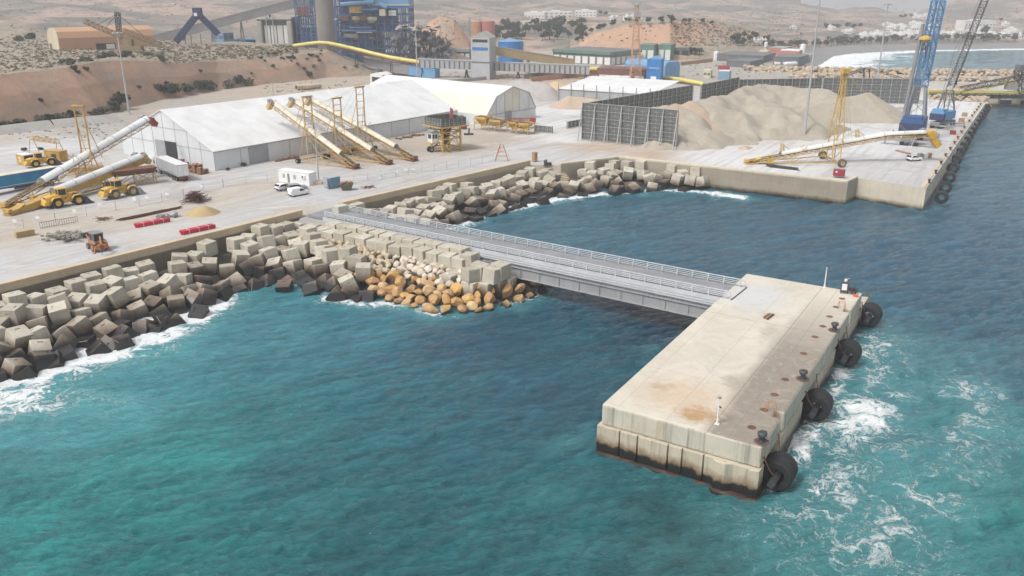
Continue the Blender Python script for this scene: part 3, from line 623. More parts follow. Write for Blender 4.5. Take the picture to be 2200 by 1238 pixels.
# ================================================================ the pier head
def pier_mat():
    k = N('pier_deck_concrete'); co = k.coord(); x, y, z = k.sep(co); p = co
    n1 = k.noise(p, .22, 7, .65, .7); n2 = k.noise(p, 1.4, 6, .7, .4); g = k.noise(p, 9, 3, .7)
    wob = k.math('MULTIPLY', k.math('SUBTRACT', n1, .5), 3.0)
    col = k.mix(k.rng(n1, .35, .66), (.58, .53, .44), (.49, .445, .365))
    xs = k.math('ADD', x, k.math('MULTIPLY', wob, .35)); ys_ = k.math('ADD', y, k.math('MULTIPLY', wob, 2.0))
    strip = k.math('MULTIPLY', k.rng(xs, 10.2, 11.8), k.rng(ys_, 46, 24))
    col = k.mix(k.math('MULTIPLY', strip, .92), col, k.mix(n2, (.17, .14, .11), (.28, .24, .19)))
    def blob(cx, cy, rx, ry, c, amt):
        dx = k.math('DIVIDE', k.math('SUBTRACT', xs, cx), rx); dy = k.math('DIVIDE', k.math('SUBTRACT', k.math('ADD', y, wob), cy), ry)
        d = k.math('SQRT', k.math('ADD', k.math('MULTIPLY', dx, dx), k.math('MULTIPLY', dy, dy)))
        return k.math('MULTIPLY', k.math('ADD', k.rng(d, 1.2, .4), k.math('MULTIPLY', k.math('SUBTRACT', n2, .5), k.rng(d, 1.5, .9, 0, 2.2)), None, True), amt), c
    for cx, cy, rx, ry, c, amt in ((6.5, 6.0, 5.0, 4.6, (.50, .37, .25), .7), (9.4, 3.0, 2.3, 1.9, (.36, .19, .055), .8), (3.8, 7.2, 1.3, 1.0, (.37, .23, .13), .5), (4.2, 40.5, 4.6, 6.5, (.50, .51, .51), .85), (10.0, 12.5, 1.4, 2.2, (.28, .22, .17), .6), (9.5, 29, 1.2, 2.6, (.30, .24, .18), .5)):
        f, c = blob(cx, cy, rx, ry, c, amt); col = k.mix(f, col, c)
    def line(v, c, wd, amt): return k.math('MULTIPLY', k.rng(k.math('ABSOLUTE', k.math('SUBTRACT', v, c)), wd, wd * .4), amt)
    xw = k.math('ADD', x, k.math('MULTIPLY', k.math('SUBTRACT', k.noise(p, 2.2, 4, .7), .5), .16)); yw = k.math('ADD', y, k.math('MULTIPLY', k.math('SUBTRACT', k.noise(p, 2.0, 4, .7), .5), .16))
    for v, c, wd, amt in ((xw, 11.3, .07, .75), (xw, 13.4, .05, .5), (xw, 1.7, .05, .35), (xw, 7.0, .05, .35), (yw, 31.5, .06, .7), (yw, 11.2, .05, .4), (yw, 1.6, .06, .25)):
        col = k.mix(line(v, c, wd, amt), col, (.16, .14, .115))
    col = k.mix(k.math('MULTIPLY', k.rng(n2, .60, .72), .5), col, (.34, .30, .245))
    blot = k.noise(p, .45, 7, .72, 1.0); col = k.mix(k.math('MULTIPLY', k.rng(blot, .52, .68), .45), col, (.40, .365, .31)); col = k.mix(k.math('MULTIPLY', k.rng(blot, .44, .34), .25), col, (.64, .61, .54))
    vo = k.noise(p, 16, 2, .5); col = k.mix(k.math('MULTIPLY', k.rng(vo, .70, .74), k.rng(xs, 9, 12, 0, .6)), col, (.62, .58, .5))
    col = k.mix(.16, col, k.mix(g, (0, 0, 0), (1, 1, 1)), 'OVERLAY')
    # the upright faces: pale greenish cast with dark streaks
    nz = k.sep(k.n('NewGeometry').outputs['Normal'])[2]
    side = k.mix(k.rng(n1, .38, .62), (.55, .51, .42), (.45, .42, .34))
    st = k.rng(k.noise(k.mapping(p, (1.2, 1.2, .05)), 1.0, 6, .75), .50, .66)
    side = k.mix(k.math('MULTIPLY', st, .7), side, (.17, .16, .13))
    side = k.mix(k.math('MULTIPLY', k.rng(k.noise(k.mapping(p, (.5, .5, .12)), 1.0, 5, .7), .56, .66), .5), side, (.40, .28, .14))
    col = k.mix(k.rng(nz, .75, .4), col, side)
    k.base(col); k.rough(.85); k.bump(k.math('ADD', n2, k.math('MULTIPLY', g, .6)), .3, .04); return k.m
M_PIER = pier_mat()
M_CAIS = sea_concrete('caisson_concrete', (.52, .46, .35), (.44, .39, .29), (.22, .155, .09), (.014, .012, .011), 2.1, 1.25, .4, streak=1.0, wob=2.0, band=.3)
pier = thing('concrete_pier', 'weathered cream concrete pier head standing in the sea at the end of the bridge', 'pier', PIER_O, PIER_RZ)
b = MB(); nt_ = 1.3                                              # deck slab with two ladder notches on the sea side
LAD = [loc_of(pier)(P(1686, 893, 5.5)).y, loc_of(pier)(P(1830, 668, 5.5)).y]
poly = [(0, 0), (PW, 0)]
for ly in LAD: poly += [(PW, ly - .7), (PW - .9, ly - .7), (PW - .9, ly + .7), (PW, ly + .7)]
poly += [(PW, PL), (0, PL)]
b.prism(poly, 3.1, 5.5); b.build('deck_slab', M_PIER, pier, bevel=.22)
poly = [(-.3, -.35), (2.1, -.35)]
for gx in (2.3, 4.3, 7.6, 9.1, 11.3): poly += [(gx - .08, -.35), (gx - .08, -.02), (gx + .08, -.02), (gx + .08, -.35)]
poly += [(12.2, -.35), (12.6, -.8), (13.6, -.85), (14.3, -.4), (15.6, -.45), (16.0, -.7), (PW + .1, -.5), (PW + .1, 1.2)]
FEN = []
for (fx, fy) in ((1683, 1023), (1764, 878), (1827, 764), (1871, 681)): FEN.append(loc_of(pier)(P(fx, fy, 1.5)).y + .6)
for fy in FEN: poly += [(PW + .1, fy - 3.3), (PW - .8, fy - 3.0), (PW - .8, fy + 3.0), (PW + .1, fy + 3.3)] if fy > 4.6 else [(PW - .8, 1.6), (PW - .8, fy + 3.0), (PW + .1, fy + 3.3)]
poly += [(PW + .1, PL + .3), (-.3, PL + .3)]
b = MB(); b.prism(poly, -6, 3.098); b.build('caisson', M_CAIS, pier, bevel=.04)
b = MB(); b.prism([(-.6, -.7), (12.0, -.7), (12.6, -1.2), (14, -1.1), (PW + .3, -1.0), (PW - .2, PL + .6), (-.6, PL + .6)], -6, .12)
b.build('footing', sea_concrete('caisson_foot', (.2, .12, .07), (.2, .12, .07), (.17, .085, .04), (.02, .016, .014), 1.2, .9, .5), pier, bevel=.2)
Lp = loc_of(pier)
for px_, py_ in ((1730, 253), (1690, 309), (1647, 372), (1603, 437), (1550, 507), (1475, 617), (1352, 790), (1281, 891), (1211, 992), (1130, 1109)):
    q = Lp(P(1250 + px_ / 3.094, 560 + py_ / 3.094, 5.5)); bb = MB(); bb.lathe([(0, 5.514), (.42, 5.514), (.46, 5.495)], c=(q.x, q.y, 0), n=14); bb.build('hatch', M('rust'), pier)
def fender(y, label):
    t = thing('rubber_fender', label, 'fender', pier_pt(PW + 1.05, y, 1.55), PIER_RZ, 'rubber fenders along the pier')
    b = MB(); R, r, L = 1.62, .82, 1.25
    b.lathe([(r, -L + .1), (r + .1, -L), (R - .18, -L), (R - .04, -L + .08), (R, -L + .2), (R, -.12), (R - .05, 0), (R, .12), (R, L - .2), (R - .05, L - .08), (R - .18, L), (r + .1, L), (r, L - .1), (r, -L + .1)], axis='y', n=40)
    b.build('ring', M('rubber'), t, smooth=False)
    b = MB(); b.obox((0, -1.1, -.2), .62, 3.2, .62, ry=.5); b.build('axle', M('dark_steel'), t, bevel=.04)
    b = MB()
    for s in (-1, 1):
        a, c = Vector((-.95, s * 2.6, 2.6)), Vector((0, s * 1.3, .1))
        for i in range(14):
            q0, q1 = a.lerp(c, i / 14), a.lerp(c, (i + .8) / 14); sag = lambda t: -1.2 * t * (1 - t)
            q0.z += sag(i / 14); q1.z += sag((i + .8) / 14); b.beam(q0, q1, .16 if i % 2 else .07, .07 if i % 2 else .16)
    b.build('chain', M('rust'), t); return t
for y, w_ in zip(FEN, ('nearest the lamp post corner', 'beside the near ladder', 'beyond the middle bollard', 'at the far end')):
    fender(y, 'black ring fender hung on chains on the pier, the one ' + w_)
def bollard_mesh():
    b = MB(); b.lathe([(0, 0), (.48, 0), (.48, .08), (.27, .12), (.22, .35), (.24, .58), (.40, .68), (.42, .84), (.30, .93), (0, .95)], n=16)
    b.obox((0, 0, .74), .5, 1.05, .2); return b
def bollard(loc, label, group, sc=1.0):
    t = thing('mooring_bollard', label, 'bollard', loc, PIER_RZ, group); o = bollard_mesh().build('post', M('dark_steel'), t, smooth=False, bevel=.03)
    b = MB(); b.lathe([(0, 0), (.66, 0), (.66, .05), (.6, .07), (0, .07)], n=8); b.build('base_plate', M('rust'), t); t.scale = (sc,) * 3; return t
for (px_, py_, w_) in ((1195, 1205, 'on the near seaward corner of the pier'), (1468, 788, 'halfway along the pier edge'), (1677, 465, 'near the far ladder of the pier')):
    bollard(P(1250 + px_ / 3.094, 560 + py_ / 3.094, 5.5), 'black iron mooring bollard ' + w_, 'bollards on the pier', 1.15)
for ly, w_ in zip(LAD, ('near', 'far')):
    t = thing('access_ladder', 'rusty hoop ladder in the %s notch of the pier edge' % w_, 'ladder', pier_pt(PW - .9, ly, 5.5), PIER_RZ, 'ladders on the pier'); b = MB(); c = MB()
    for s in (-.38, .38):
        b.path([(-.75, s, 0), (-.75, s, .95), (-.05, s, 1.05), (.12, s, .2), (.12, s, -4.6)], .035)
    b.tube((-.75, -.38, .95), (-.75, .38, .95), .03); b.build('handrail', M('orange_rust'), t)
    for i in range(14): c.tube((.12, -.38, .1 - i * .33), (.12, .38, .1 - i * .33), .025)
    c.build('rungs', M('orange_rust'), t)
def lamp_post(q, h, label):
    t = thing('lamp_post', label, 'lamp', q, PIER_RZ); b = MB(); b.tube((0, 0, 0), (0, 0, h), .085, .06, n=10); b.tube((0, 0, 0), (0, 0, .5), .12, n=10); b.build('post', M('white_paint'), t)
    b = MB(); b.box(-.22, .22, -.22, .22, 0, .06); b.build('base_plate', M('white_paint'), t); return t
t = lamp_post(P(1541, 911, 5.5), 2.9, 'short white post with grey floodlight and bracket by the near pier corner')
b = MB(); b.obox((.02, -.06, 2.98), .34, .2, .24, rx=.5); b.build('lamp_head', M('steel'), t, bevel=.02); b = MB(); b.obox((.12, 0, 1.9), .3, .1, .12, ry=.5); b.build('bracket', M('dark_steel'), t)
lamp_post(P(1771, 618, 5.5), 3.1, 'plain white pole standing at the far edge of the pier')
t = thing('beacon_cabinet', 'black and white equipment cabinet with solar lamp at the far pier corner', 'equipment', P(1813, 630, 5.5), PIER_RZ + .25)
b = MB(); b.box(-.5, .5, -.35, .4, .35, 1.75); b.build('cabinet', M('dark_steel'), t, bevel=.04)
b = MB(); b.box(-.40, .28, -.375, -.352, .55, 1.5); b.build('door', M('white_paint'), t)
b = MB()
for x_ in (-.45, .45, 1.0, 1.5):
    for y_ in (-.3, .35): b.tube((x_, y_, 0), (x_, y_, .36), .05, n=5)
b.box(-.55, 1.6, -.36, -.28, .3, .38); b.box(-.55, 1.6, .34, .42, .3, .38); b.build('frame', M('dark_steel'), t)
b = MB(); b.lathe([(0, .4), (.34, .4), (.34, .95), (.2, 1.05), (0, 1.05)], c=(.95, 0, 0), n=12); b.obox((1.5, 0, .62), .4, .6, .5); b.tube((.95, 0, 1), (1.45, .1, 1.35), .09); b.build('engine', M('dark_steel'), t)
b = MB(); b.lathe([(0, 1.75), (.2, 1.75), (.2, 2.0), (.12, 2.1), (0, 2.1)], c=(.05, .05, 0), n=10); b.tube((.05, .05, 2.1), (.5, .05, 2.2), .025); b.build('beacon_lamp', M('white_paint'), t)
t = tag(MB().lathe([(.22, -.07), (.30, -.1), (.38, -.07), (.41, 0), (.38, .07), (.30, .1), (.22, .07), (.19, 0), (.22, -.07)], n=18).build('rope_coil', M('lifebuoy')), 'orange rope coil lying beside the black cabinet', 'rope'); t.location = P(1838, 637, 5.5) + Vector((0, 0, .1))
t = thing('timber_bundle', 'old grey timber bundle lying on the pale patch of the pier', 'timber', P(1650, 681, 5.52), math.radians(52))
for i in range(4):
    b = MB(); b.box(-1.1 + .1 * i, 1.1 - .07 * i, -.42 + .21 * i, -.24 + .21 * i, .01, .2); b.build('beam', M('wood') if i % 2 else M('trunk'), t, bevel=.015)

# ================================================================ the bridge
BA, BB = P(698, 455, 6.6), P(1573, 628, 6.6); brz = ang(BA, BB); BL = (BB - BA).xy.length
bridge = thing('access_bridge', 'grey steel bridge with tubular railings from the yard to the concrete pier', 'bridge', (BA.x, BA.y, 0), brz)
DW = 5.9
b = MB(); b.box(-4.5, BL + 3.0, -.25, DW + .25, 5.02, 5.485); b.build('deck', M('deck_grey'), bridge)
b = MB(); b.box(-.4, BL - .1, -.33, -.252, 4.86, 5.62); b.box(-.4, BL - .1, DW + .252, DW + .33, 4.86, 5.62); b.build('edge_beam', M('rail_paint'), bridge)
for y0 in (-2.25, DW - 1.2):
    b = MB(); gx0 = 38 if y0 < 0 else 34; gx1 = BL + 2.2 if y0 < 0 else BL + .3
    b.box(gx0, gx1, y0 - .28, y0 + .28, 4.44, 4.5); b.box(gx0, gx1, y0 - .06, y0 + .06, 2.86, 4.44); b.box(gx0, gx1, y0 - .34, y0 + .34, 2.78, 2.86)
    for i in range(13): b.box(gx0 + 1 + i * 3.55, gx0 + 1.04 + i * 3.55, y0 - .2, y0 + .25, 2.86, 4.44)
    b.build('girder', M('girder'), bridge)
b = MB(); b.box(30, BL - .3, -2.0, DW - 1.4, 4.7, 5.0)
for i in range(14): b.box(39 + i * 3.55, 39.2 + i * 3.55, -1.95, DW - 1.45, 3.2, 4.7)
b.build('cross_beam', M('girder'), bridge)
b = MB(); b.box(30, BL + 1.6, -2.2, -.36, 4.53, 4.62); b.build('service_walkway', M('deck_grey'), bridge)
b = MB(); b.box(BL - .09, BL + .16, -.3, DW + .3, 5.30, 5.51); b.build('expansion_joint', M('dark_steel'), bridge)
for y0, x0 in ((0.0, -.2), (DW, -.3)):
    r = MB()
    for z_ in (6.6, 6.3, 6.03, 5.78):
        r.tube((x0, y0, z_), (BL - .5, y0, z_), .085 if z_ > 6.5 else .055, n=6)
    r.path([(BL - .5, y0, 6.6), (BL - .25, y0, 6.5), (BL - .2, y0, 6.3), (BL - .2, y0, 5.5)], .05)
    r.tube((x0, y0, 6.6), (x0, y0, 5.5), .05); ho = r.build('handrail', M('rail_paint'), bridge)
    n = 33
    for i in range(n):
        x_ = .3 + i * (BL - 1.2) / (n - 1); q = MB(); q.extx([(y0 - .20, 5.5), (y0 + .06, 5.5), (y0 + .05, 6.58), (y0 - .05, 6.58)], x_ - .07, x_ + .07); q.build('post', M('rail_paint'), ho)
r = MB()
for z_ in (5.42, 5.05): r.tube((30, -2.3, z_), (BL + 1.2, -2.3, z_), .065)
wo_ = r.build('walkway_rail', M('rail_paint'), bridge)
for i in range(13): MB().tube((31 + i * 4.2, -2.3, 4.5), (31 + i * 4.2, -2.3, 5.44), .045).build('post', M('galvanised'), wo_)
b = MB()
for i in range(5): b.tube((30, -1.9 + i * .32, 4.78), (BL + .5, -1.9 + i * .32, 4.78), .07, n=6)
b.build('pipe_run', M('steel'), bridge)
t = MB().lathe([(.20, -.07), (.27, -.1), (.34, -.07), (.37, 0), (.34, .07), (.27, .1), (.20, .07), (.17, 0), (.20, -.07)], axis='y', n=18).build('lifebuoy', M('lifebuoy')); tag(t, 'orange lifebuoy hung at the pier end of the lower bridge walkway', 'lifebuoy')
q = R2(BL - .6, -2.42, brz); t.location = (BA.x + q[0], BA.y + q[1], 5.1); t.rotation_euler = (0, 0, brz)
a = thing('bridge_abutment', 'square concrete pillar at the landward end of the bridge railing', 'pillar', P(733, 460, 5), math.radians(50))
MB().box(-1.3, 1.3, -.9, 1.1, -4, 1.75).build('pillar', sea_concrete('abutment_concrete', (.52, .50, .44), (.46, .44, .38), (.2, .15, .1), (.04, .03, .03), -3, -4), a, bevel=.06)
b = MB(); b.prism([P(652, 458, 5).xy - P(733, 460, 5).xy, P(640, 475, 5).xy - P(733, 460, 5).xy, P(705, 492, 5).xy - P(733, 460, 5).xy, P(775, 470, 5).xy - P(733, 460, 5).xy, P(740, 440, 5).xy - P(733, 460, 5).xy], -1, 4.9)
o = b.build('bridge_approach', M('concrete_far')); o.location = (P(733, 460, 5).x, P(733, 460, 5).y, 0); tag(o, 'grey concrete landing slab between the parapet gap and the bridge', 'slab')

# ================================================================ armour cubes and boulders
M_CUBE = sea_concrete('armour_concrete', (.51, .475, .40), (.43, .395, .325), (.155, .112, .075), (.018, .0155, .014), 3.1, 1.8, .5, island=True, streak=.4, wob=1.8, band=.8)
def cube_mesh(i):
    g = random.Random(i); bm = bmesh.new(); bmesh.ops.create_cube(bm, size=2.42)
    for v in bm.verts: v.co *= 1 + g.uniform(-.025, .025); v.co.x *= .985 if v.co.z > 0 else 1.015; v.co.y *= .985 if v.co.z > 0 else 1.015
    bmesh.ops.bevel(bm, geom=[e for e in bm.edges], offset=.045, segments=1, affect='EDGES')
    bm.faces.ensure_lookup_table()
    big = [f for f in bm.faces if f.calc_area() > 2]
    for f in big:                                                # lifting slots cast into two opposite sides and the top
        n = f.normal.copy(); c = f.calc_center_median()
        if abs(n.x) > .8 or n.z > .8:
            u = Vector((0, 1, 0)) if abs(n.x) > .8 else Vector((1, 0, 0)); v = n.cross(u)
            r1 = bmesh.ops.inset_region(bm, faces=[f], thickness=.5, depth=0)
            cc = f.calc_center_median()
            for vv in f.verts:
                d = vv.co - cc; vv.co = cc + u * d.dot(u) * .42 + v * (d.dot(v) * .16 + .55)
            bmesh.ops.inset_region(bm, faces=[f], thickness=.02, depth=-.12)
    me = bpy.data.meshes.new('armour_cube'); bm.to_mesh(me); bm.free(); me.materials.append(M_CUBE); return me
CUBES = [cube_mesh(i) for i in range(6)]
ALLC = []                                                        # (location, rotation, label, group)
def region(poly, inner, outer, step, ztop, zbot, zone, seed, wild=1.0, avoid=None, layers=(0,)):
    g = random.Random(seed); pw = [p.xy for p in poly]; xs = [p.x for p in pw]; yy = [p.y for p in pw]; a = math.radians(54)
    cx_, cy_ = sum(xs) / len(xs), sum(yy) / len(yy)
    for lay in layers:
        for i in range(-60, 61):
            for j in range(-40, 41):
                u = (i + (.5 if j % 2 else 0)) * step + g.uniform(-.14, .14) * step + lay * 1.2; v = j * step * 1.06 + g.uniform(-.12, .12) * step
                x, y = R2(u, v, a); x += cx_; y += cy_
                if not bool(inside(np.array([x]), np.array([y]), pw)[0]): continue
                if avoid and avoid(x, y): continue
                di = float(pdist(np.array([x]), np.array([y]), [p.xy for p in inner])[0]); do = float(pdist(np.array([x]), np.array([y]), [p.xy for p in outer])[0])
                f = di / (di + do + 1e-6); z = ztop + (zbot - ztop) * f ** .92 + g.uniform(-.75, .85) - lay * 2.2
                if (do < 1.6 and g.random() < .30) or g.random() < .07: continue
                til = (.04 + (.26 if f < .75 else .36) * max(0, min(1, f * 1.7 - .12))) * wild
                rot = (g.gauss(0, til), g.gauss(0, til), g.uniform(0, 6.28) if (f > .22 and g.random() < .55) else a + g.gauss(0, .22))
                ALLC.append((Vector((x, y, z)), rot, zone, f, g.randrange(6)))
def mound(name, poly, inner, outer, zt, zb, mat):
    pw = [p.xy for p in poly]; xs = [p.x for p in pw]; yy = [p.y for p in pw]
    X, Y = np.meshgrid(np.arange(min(xs) - 2, max(xs) + 2, 1.2), np.arange(min(yy) - 2, max(yy) + 2, 1.2))
    di = pdist(X, Y, [p.xy for p in inner]); do = pdist(X, Y, [p.xy for p in outer]); f = di / (di + do)
    Z = np.where(inside(X, Y, pw), zt + (zb - zt) * f, -3.0) + (fbm(X, Y, 1.6, 3, 4) - .5) * 1.2
    tag(grid_mesh(name, X, Y, Z, mat, smooth=False), kind='structure')
M_CORE = sea_concrete('core_rock_shade', (.09, .075, .06), (.06, .05, .042), (.04, .03, .025), (.015, .013, .012), 2.0, .5, .6)  # dark stone, blackened further so its colour carries the shade between blocks
polyL = [SEAWALL_A[0].lerp(SEAWALL_A[1], .45)] + [SEAWALL_A[1], P(650, 474, 5), P(700, 505, 4.5), P(705, 540, 3), P(745, 560, 2.2), P(800, 625, .4), P(790, 648, 0), P(700, 640, 0), P(640, 622, 0), P(560, 612, 0), P(480, 648, 0), P(400, 690, 0), P(300, 728, 0), P(150, 782, 0), P(0, 832, 0), P(-260, 940, 0)]
n_out = (Vector((U0.y, -U0.x, 0)))
polyL[0] += n_out * .8; polyL[1] += n_out * .8
innL = [SEAWALL_A[0] + n_out * 1.2, SEAWALL_A[1] + n_out * 1.0, P(700, 505, 4.5), P(735, 535, 3.2), P(770, 575, 2.5)]
outL = SHORE_L[:-1] + [P(720, 642, 0), P(800, 645, 0)]
region(polyL, innL, outL, 2.86, 4.35, -.35, 'L', 21)
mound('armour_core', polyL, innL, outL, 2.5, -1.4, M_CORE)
polyR = [SEAWALL_B[0] + n_out * .8, SEAWALL_B[1] + n_out * .6, SEAWALL_C[0] + Vector((.5, -.8, 0)), SEAWALL_C[1] + Vector((0, -1.2, 0)), Vector((48, 205.0, 5)), P(1525, 416, 0), P(1400, 412, 0), P(1240, 424, 0), P(1140, 442, 0), P(1050, 466, 0), P(960, 495, 0), P(860, 468, 3.5), P(780, 452, 5)]
innR = [SEAWALL_B[0], SEAWALL_B[1], SEAWALL_C[0], SEAWALL_C[1], Vector((62, 198.5, 0))]
stA, stB = P(1186, 352, 5), P(1226, 402, .2)
def stair_gap(x, y): return float(pdist(np.array([x]), np.array([y]), [stA.xy, stB.xy])[0]) < 2.9
region(polyR, innR, SHORE_R, 2.75, 4.1, -.3, 'R', 33, avoid=stair_gap)
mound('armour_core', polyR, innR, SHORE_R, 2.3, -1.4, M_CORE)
# the neat rows along the bridge, and the stack at its nose
def bl(x, y, z): q = R2(x, y, brz); return Vector((BA.x + q[0], BA.y + q[1], z))
g = random.Random(4)
for row, (y0, z0, x0, x1) in enumerate(((-2.0, 4.5, 4.5, 34.5), (-4.4, 3.85, 1.2, 36))):
    x_ = x0
    while x_ < x1: ALLC.append((bl(x_, y0 + g.uniform(-.2, .2), z0 + g.uniform(-.15, .15)), (g.gauss(0, .03), g.gauss(0, .03), brz + g.gauss(0, .07)), 'ROW', 0, g.randrange(6))); x_ += 2.58 + g.uniform(-.06, .2)
for (px_, py_, z0) in ((1010, 560, 4.6), (1030, 582, 4.3), (1060, 590, 4.2), (1075, 582, 4.5), (1012, 592, 3.9), (965, 605, 1.9), (985, 598, 2.1), (1012, 620, 1.9), (1045, 620, 1.9), (1070, 618, 1.9), (1088, 610, 2.0), (1000, 575, 2.0), (1040, 600, 1.9)):
    ALLC.append((P(px_, py_, z0), (g.gauss(0, .05), g.gauss(0, .05), brz + g.gauss(0, .2)), 'NOSE', 0, g.randrange(6)))
for (px_, py_, z0) in ((720, 617, .5), (745, 632, .3), (792, 640, .1), (612, 622, .0), (672, 628, .2)):
    ALLC.append((P(px_, py_, z0), (g.gauss(0, .4), g.gauss(0, .4), g.uniform(0, 6)), 'L', .95, g.randrange(6)))
for (px_, py_) in ((185, 745), (215, 757), (235, 748), (262, 745), (330, 715), (355, 708), (375, 697), (268, 728), (120, 785), (60, 812)):
    ALLC.append((P(px_, py_, -.3), (g.gauss(0, .5), g.gauss(0, .5), g.uniform(0, 6)), 'L', .97, g.randrange(6)))
ZL = {('L', 0): ('pale dry concrete cube in the top courses just below the long parapet', 'armour cubes under the long parapet'),
      ('L', 1): ('tilted concrete cube halfway down the slope near the backhoe', 'armour cubes on the middle of the near slope'),
      ('L', 2): ('dark wet stained concrete cube at the foot of the near slope in the surf', 'wet armour cubes in the near surf'),
      ('ROW', 0): ('square set concrete cube in the neat rows beside the bridge railing', 'armour cubes set in rows beside the bridge'),
      ('NOSE', 0): ('concrete cube stacked at the rock point where the bridge girder starts', 'armour cubes stacked under the bridge start'),
      ('R', 0): ('concrete cube heaped beyond the bridge between railing and parapet', 'armour cubes beyond the bridge'), }
def seen(c):
    x, y = pix(c[0]); return -30 < x < 2230 and y > 0
ALLC = [c for c in ALLC if seen(c)]
ALLC.sort(key=lambda c: (c[0] - Vector((0, 0, CAMH))).length)
NEARC, FARC = ALLC[:296], ALLC[296:]
for (q, r, zn, f, i) in NEARC:
    o = bpy.data.objects.new('armour_cube', CUBES[i]); COL.objects.link(o); o.location = q; o.rotation_euler = r
    k_ = (zn, 0 if zn != 'L' else (0 if f < .36 else 1 if f < .68 else 2)); tag(o, ZL[k_][0], 'concrete cube', ZL[k_][1])
vs, fs = [], []
for (q, r, zn, f, i) in FARC:
    m = Matrix.Translation(q) @ Matrix.Rotation(r[2], 4, 'Z') @ Matrix.Rotation(r[1], 4, 'Y') @ Matrix.Rotation(r[0], 4, 'X'); b0 = len(vs); me = CUBES[i]
    vs += [m @ v.co for v in me.vertices]; fs += [tuple(k + b0 for k in p.vertices) for p in me.polygons]
me = bpy.data.meshes.new('armour_cubes'); me.from_pydata(vs, [], fs); me.materials.append(M_CUBE)
o = bpy.data.objects.new('armour_cubes', me); COL.objects.link(o); tag(o, 'mass of smaller concrete cubes along the far parapet and stone steps', 'concrete cubes', kind='stuff')
print('cubes', len(NEARC), len(FARC))
def stone_mat(name, c1, c2, c3):
    k = N(name); co = k.coord(); r = k.n('ObjectInfo').outputs['Random']; ri = k.n('NewGeometry').outputs['Random Per Island']; rr = k.math('FRACT', k.math('ADD', r, ri))
    n = k.noise(co, 1.1, 6, .7, .6); z = k.sep(k.pos())[2]
    ra = k.n('ValToRGB'); e = ra.color_ramp.elements; e[0].color = (*c1, 1); e[1].color = (*c3, 1); m_ = e.new(.5); m_.color = (*c2, 1); k.l(rr, ra.inputs[0])
    col = k.mix(k.rng(n, .4, .65), ra.outputs[0], k.mix(.4, ra.outputs[0], (.62, .56, .48)))
    col = k.mix(k.math('MULTIPLY', k.rng(k.noise(co, .8, 5, .7), .5, .68), .5), col, tuple(x * .5 for x in c2))
    zz = k.math('ADD', z, k.math('MULTIPLY', rr, .6))
    col = k.mix(k.rng(zz, .9, .3), col, (.035, .025, .018))
    k.base(col); k.l(k.rng(zz, .3, 1.4, .3, .85), k.b.inputs['Roughness']); k.bump(n, .5, .12); return k.m
M_ST = [stone_mat('ochre_stone', (.52, .29, .055), (.38, .18, .035), (.58, .42, .20)), stone_mat('cream_stone', (.50, .39, .24), (.43, .34, .22), (.56, .47, .32)), stone_mat('white_stone', (.60, .52, .42), (.52, .42, .32), (.66, .60, .51))]
def stone_mesh(i):
    bm = bmesh.new(); bmesh.ops.create_icosphere(bm, subdivisions=3, radius=1); g = random.Random(100 + i); o = Vector((g.uniform(0, 50), g.uniform(0, 50), g.uniform(0, 50)))
    pl = [(Vector((g.gauss(0, 1), g.gauss(0, 1), g.gauss(0, 1))).normalized(), g.uniform(.58, .88)) for _ in range(13)]
    for v in bm.verts:
        for n, d in pl:
            e = v.co.dot(n) - d
            if e > 0: v.co -= n * e * .95
        v.co *= 1 + .10 * (mnoise.noise(v.co * 1.6 + o))
    me = bpy.data.meshes.new('boulder'); bm.to_mesh(me); bm.free()
    return me
STONES = [[stone_mesh(i) for i in range(6)] for _ in range(3)]
for k_ in range(3):
    for me in STONES[k_]: me.materials.append(M_ST[k_])
polyS = [P(640, 505, 4), P(760, 520, 3.4), P(850, 540, 3.2), P(930, 556, 3), P(985, 572, 3), P(1000, 615, 1.5), P(1100, 622, 1.2), P(1180, 616, .6), P(1186, 626, 0), P(1090, 658, 0), P(1000, 676, 0), P(920, 672, 0), P(850, 650, 0), P(790, 630, .3), P(760, 575, 2), P(700, 545, 3)]
innS = [P(640, 500, 4), P(760, 515, 4), P(985, 565, 4), P(1090, 600, 2.5), P(1190, 605, 1.5)]
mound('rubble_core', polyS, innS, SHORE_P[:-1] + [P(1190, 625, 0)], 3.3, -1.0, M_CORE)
SL = {0: ('wet ochre boulder in the lower courses of the rock point near the water', 'ochre boulders at the rock point'), 1: ('dry cream boulder in the upper part of the rock point beside the cubes', 'cream boulders at the rock point'), 2: ('bleached whitish boulder in the light patch of the rock point below the cube row', 'whitish boulders at the rock point')}
cand = []
g = random.Random(77)
for i in range(16000):
    px_, py_ = g.uniform(640, 1195), g.uniform(500, 682); q0 = P(px_, py_, 1.5)
    if not bool(inside(np.array([q0.x]), np.array([q0.y]), [p.xy for p in polyS])[0]): continue
    di = float(pdist(np.array([q0.x]), np.array([q0.y]), [p.xy for p in innS])[0]); do = float(pdist(np.array([q0.x]), np.array([q0.y]), [p.xy for p in SHORE_P])[0]); f = di / (di + do)
    r = g.uniform(.55, .8) if f < .45 else g.uniform(.75, 1.25)
    if all((q0.x - c[0].x) ** 2 + (q0.y - c[0].y) ** 2 > (.80 * (r + c[1])) ** 2 for c in cand): cand.append((q0, r, f, px_))
    if len(cand) >= 330: break
cand.sort(key=lambda c: c[0].y); cand = cand[:298]
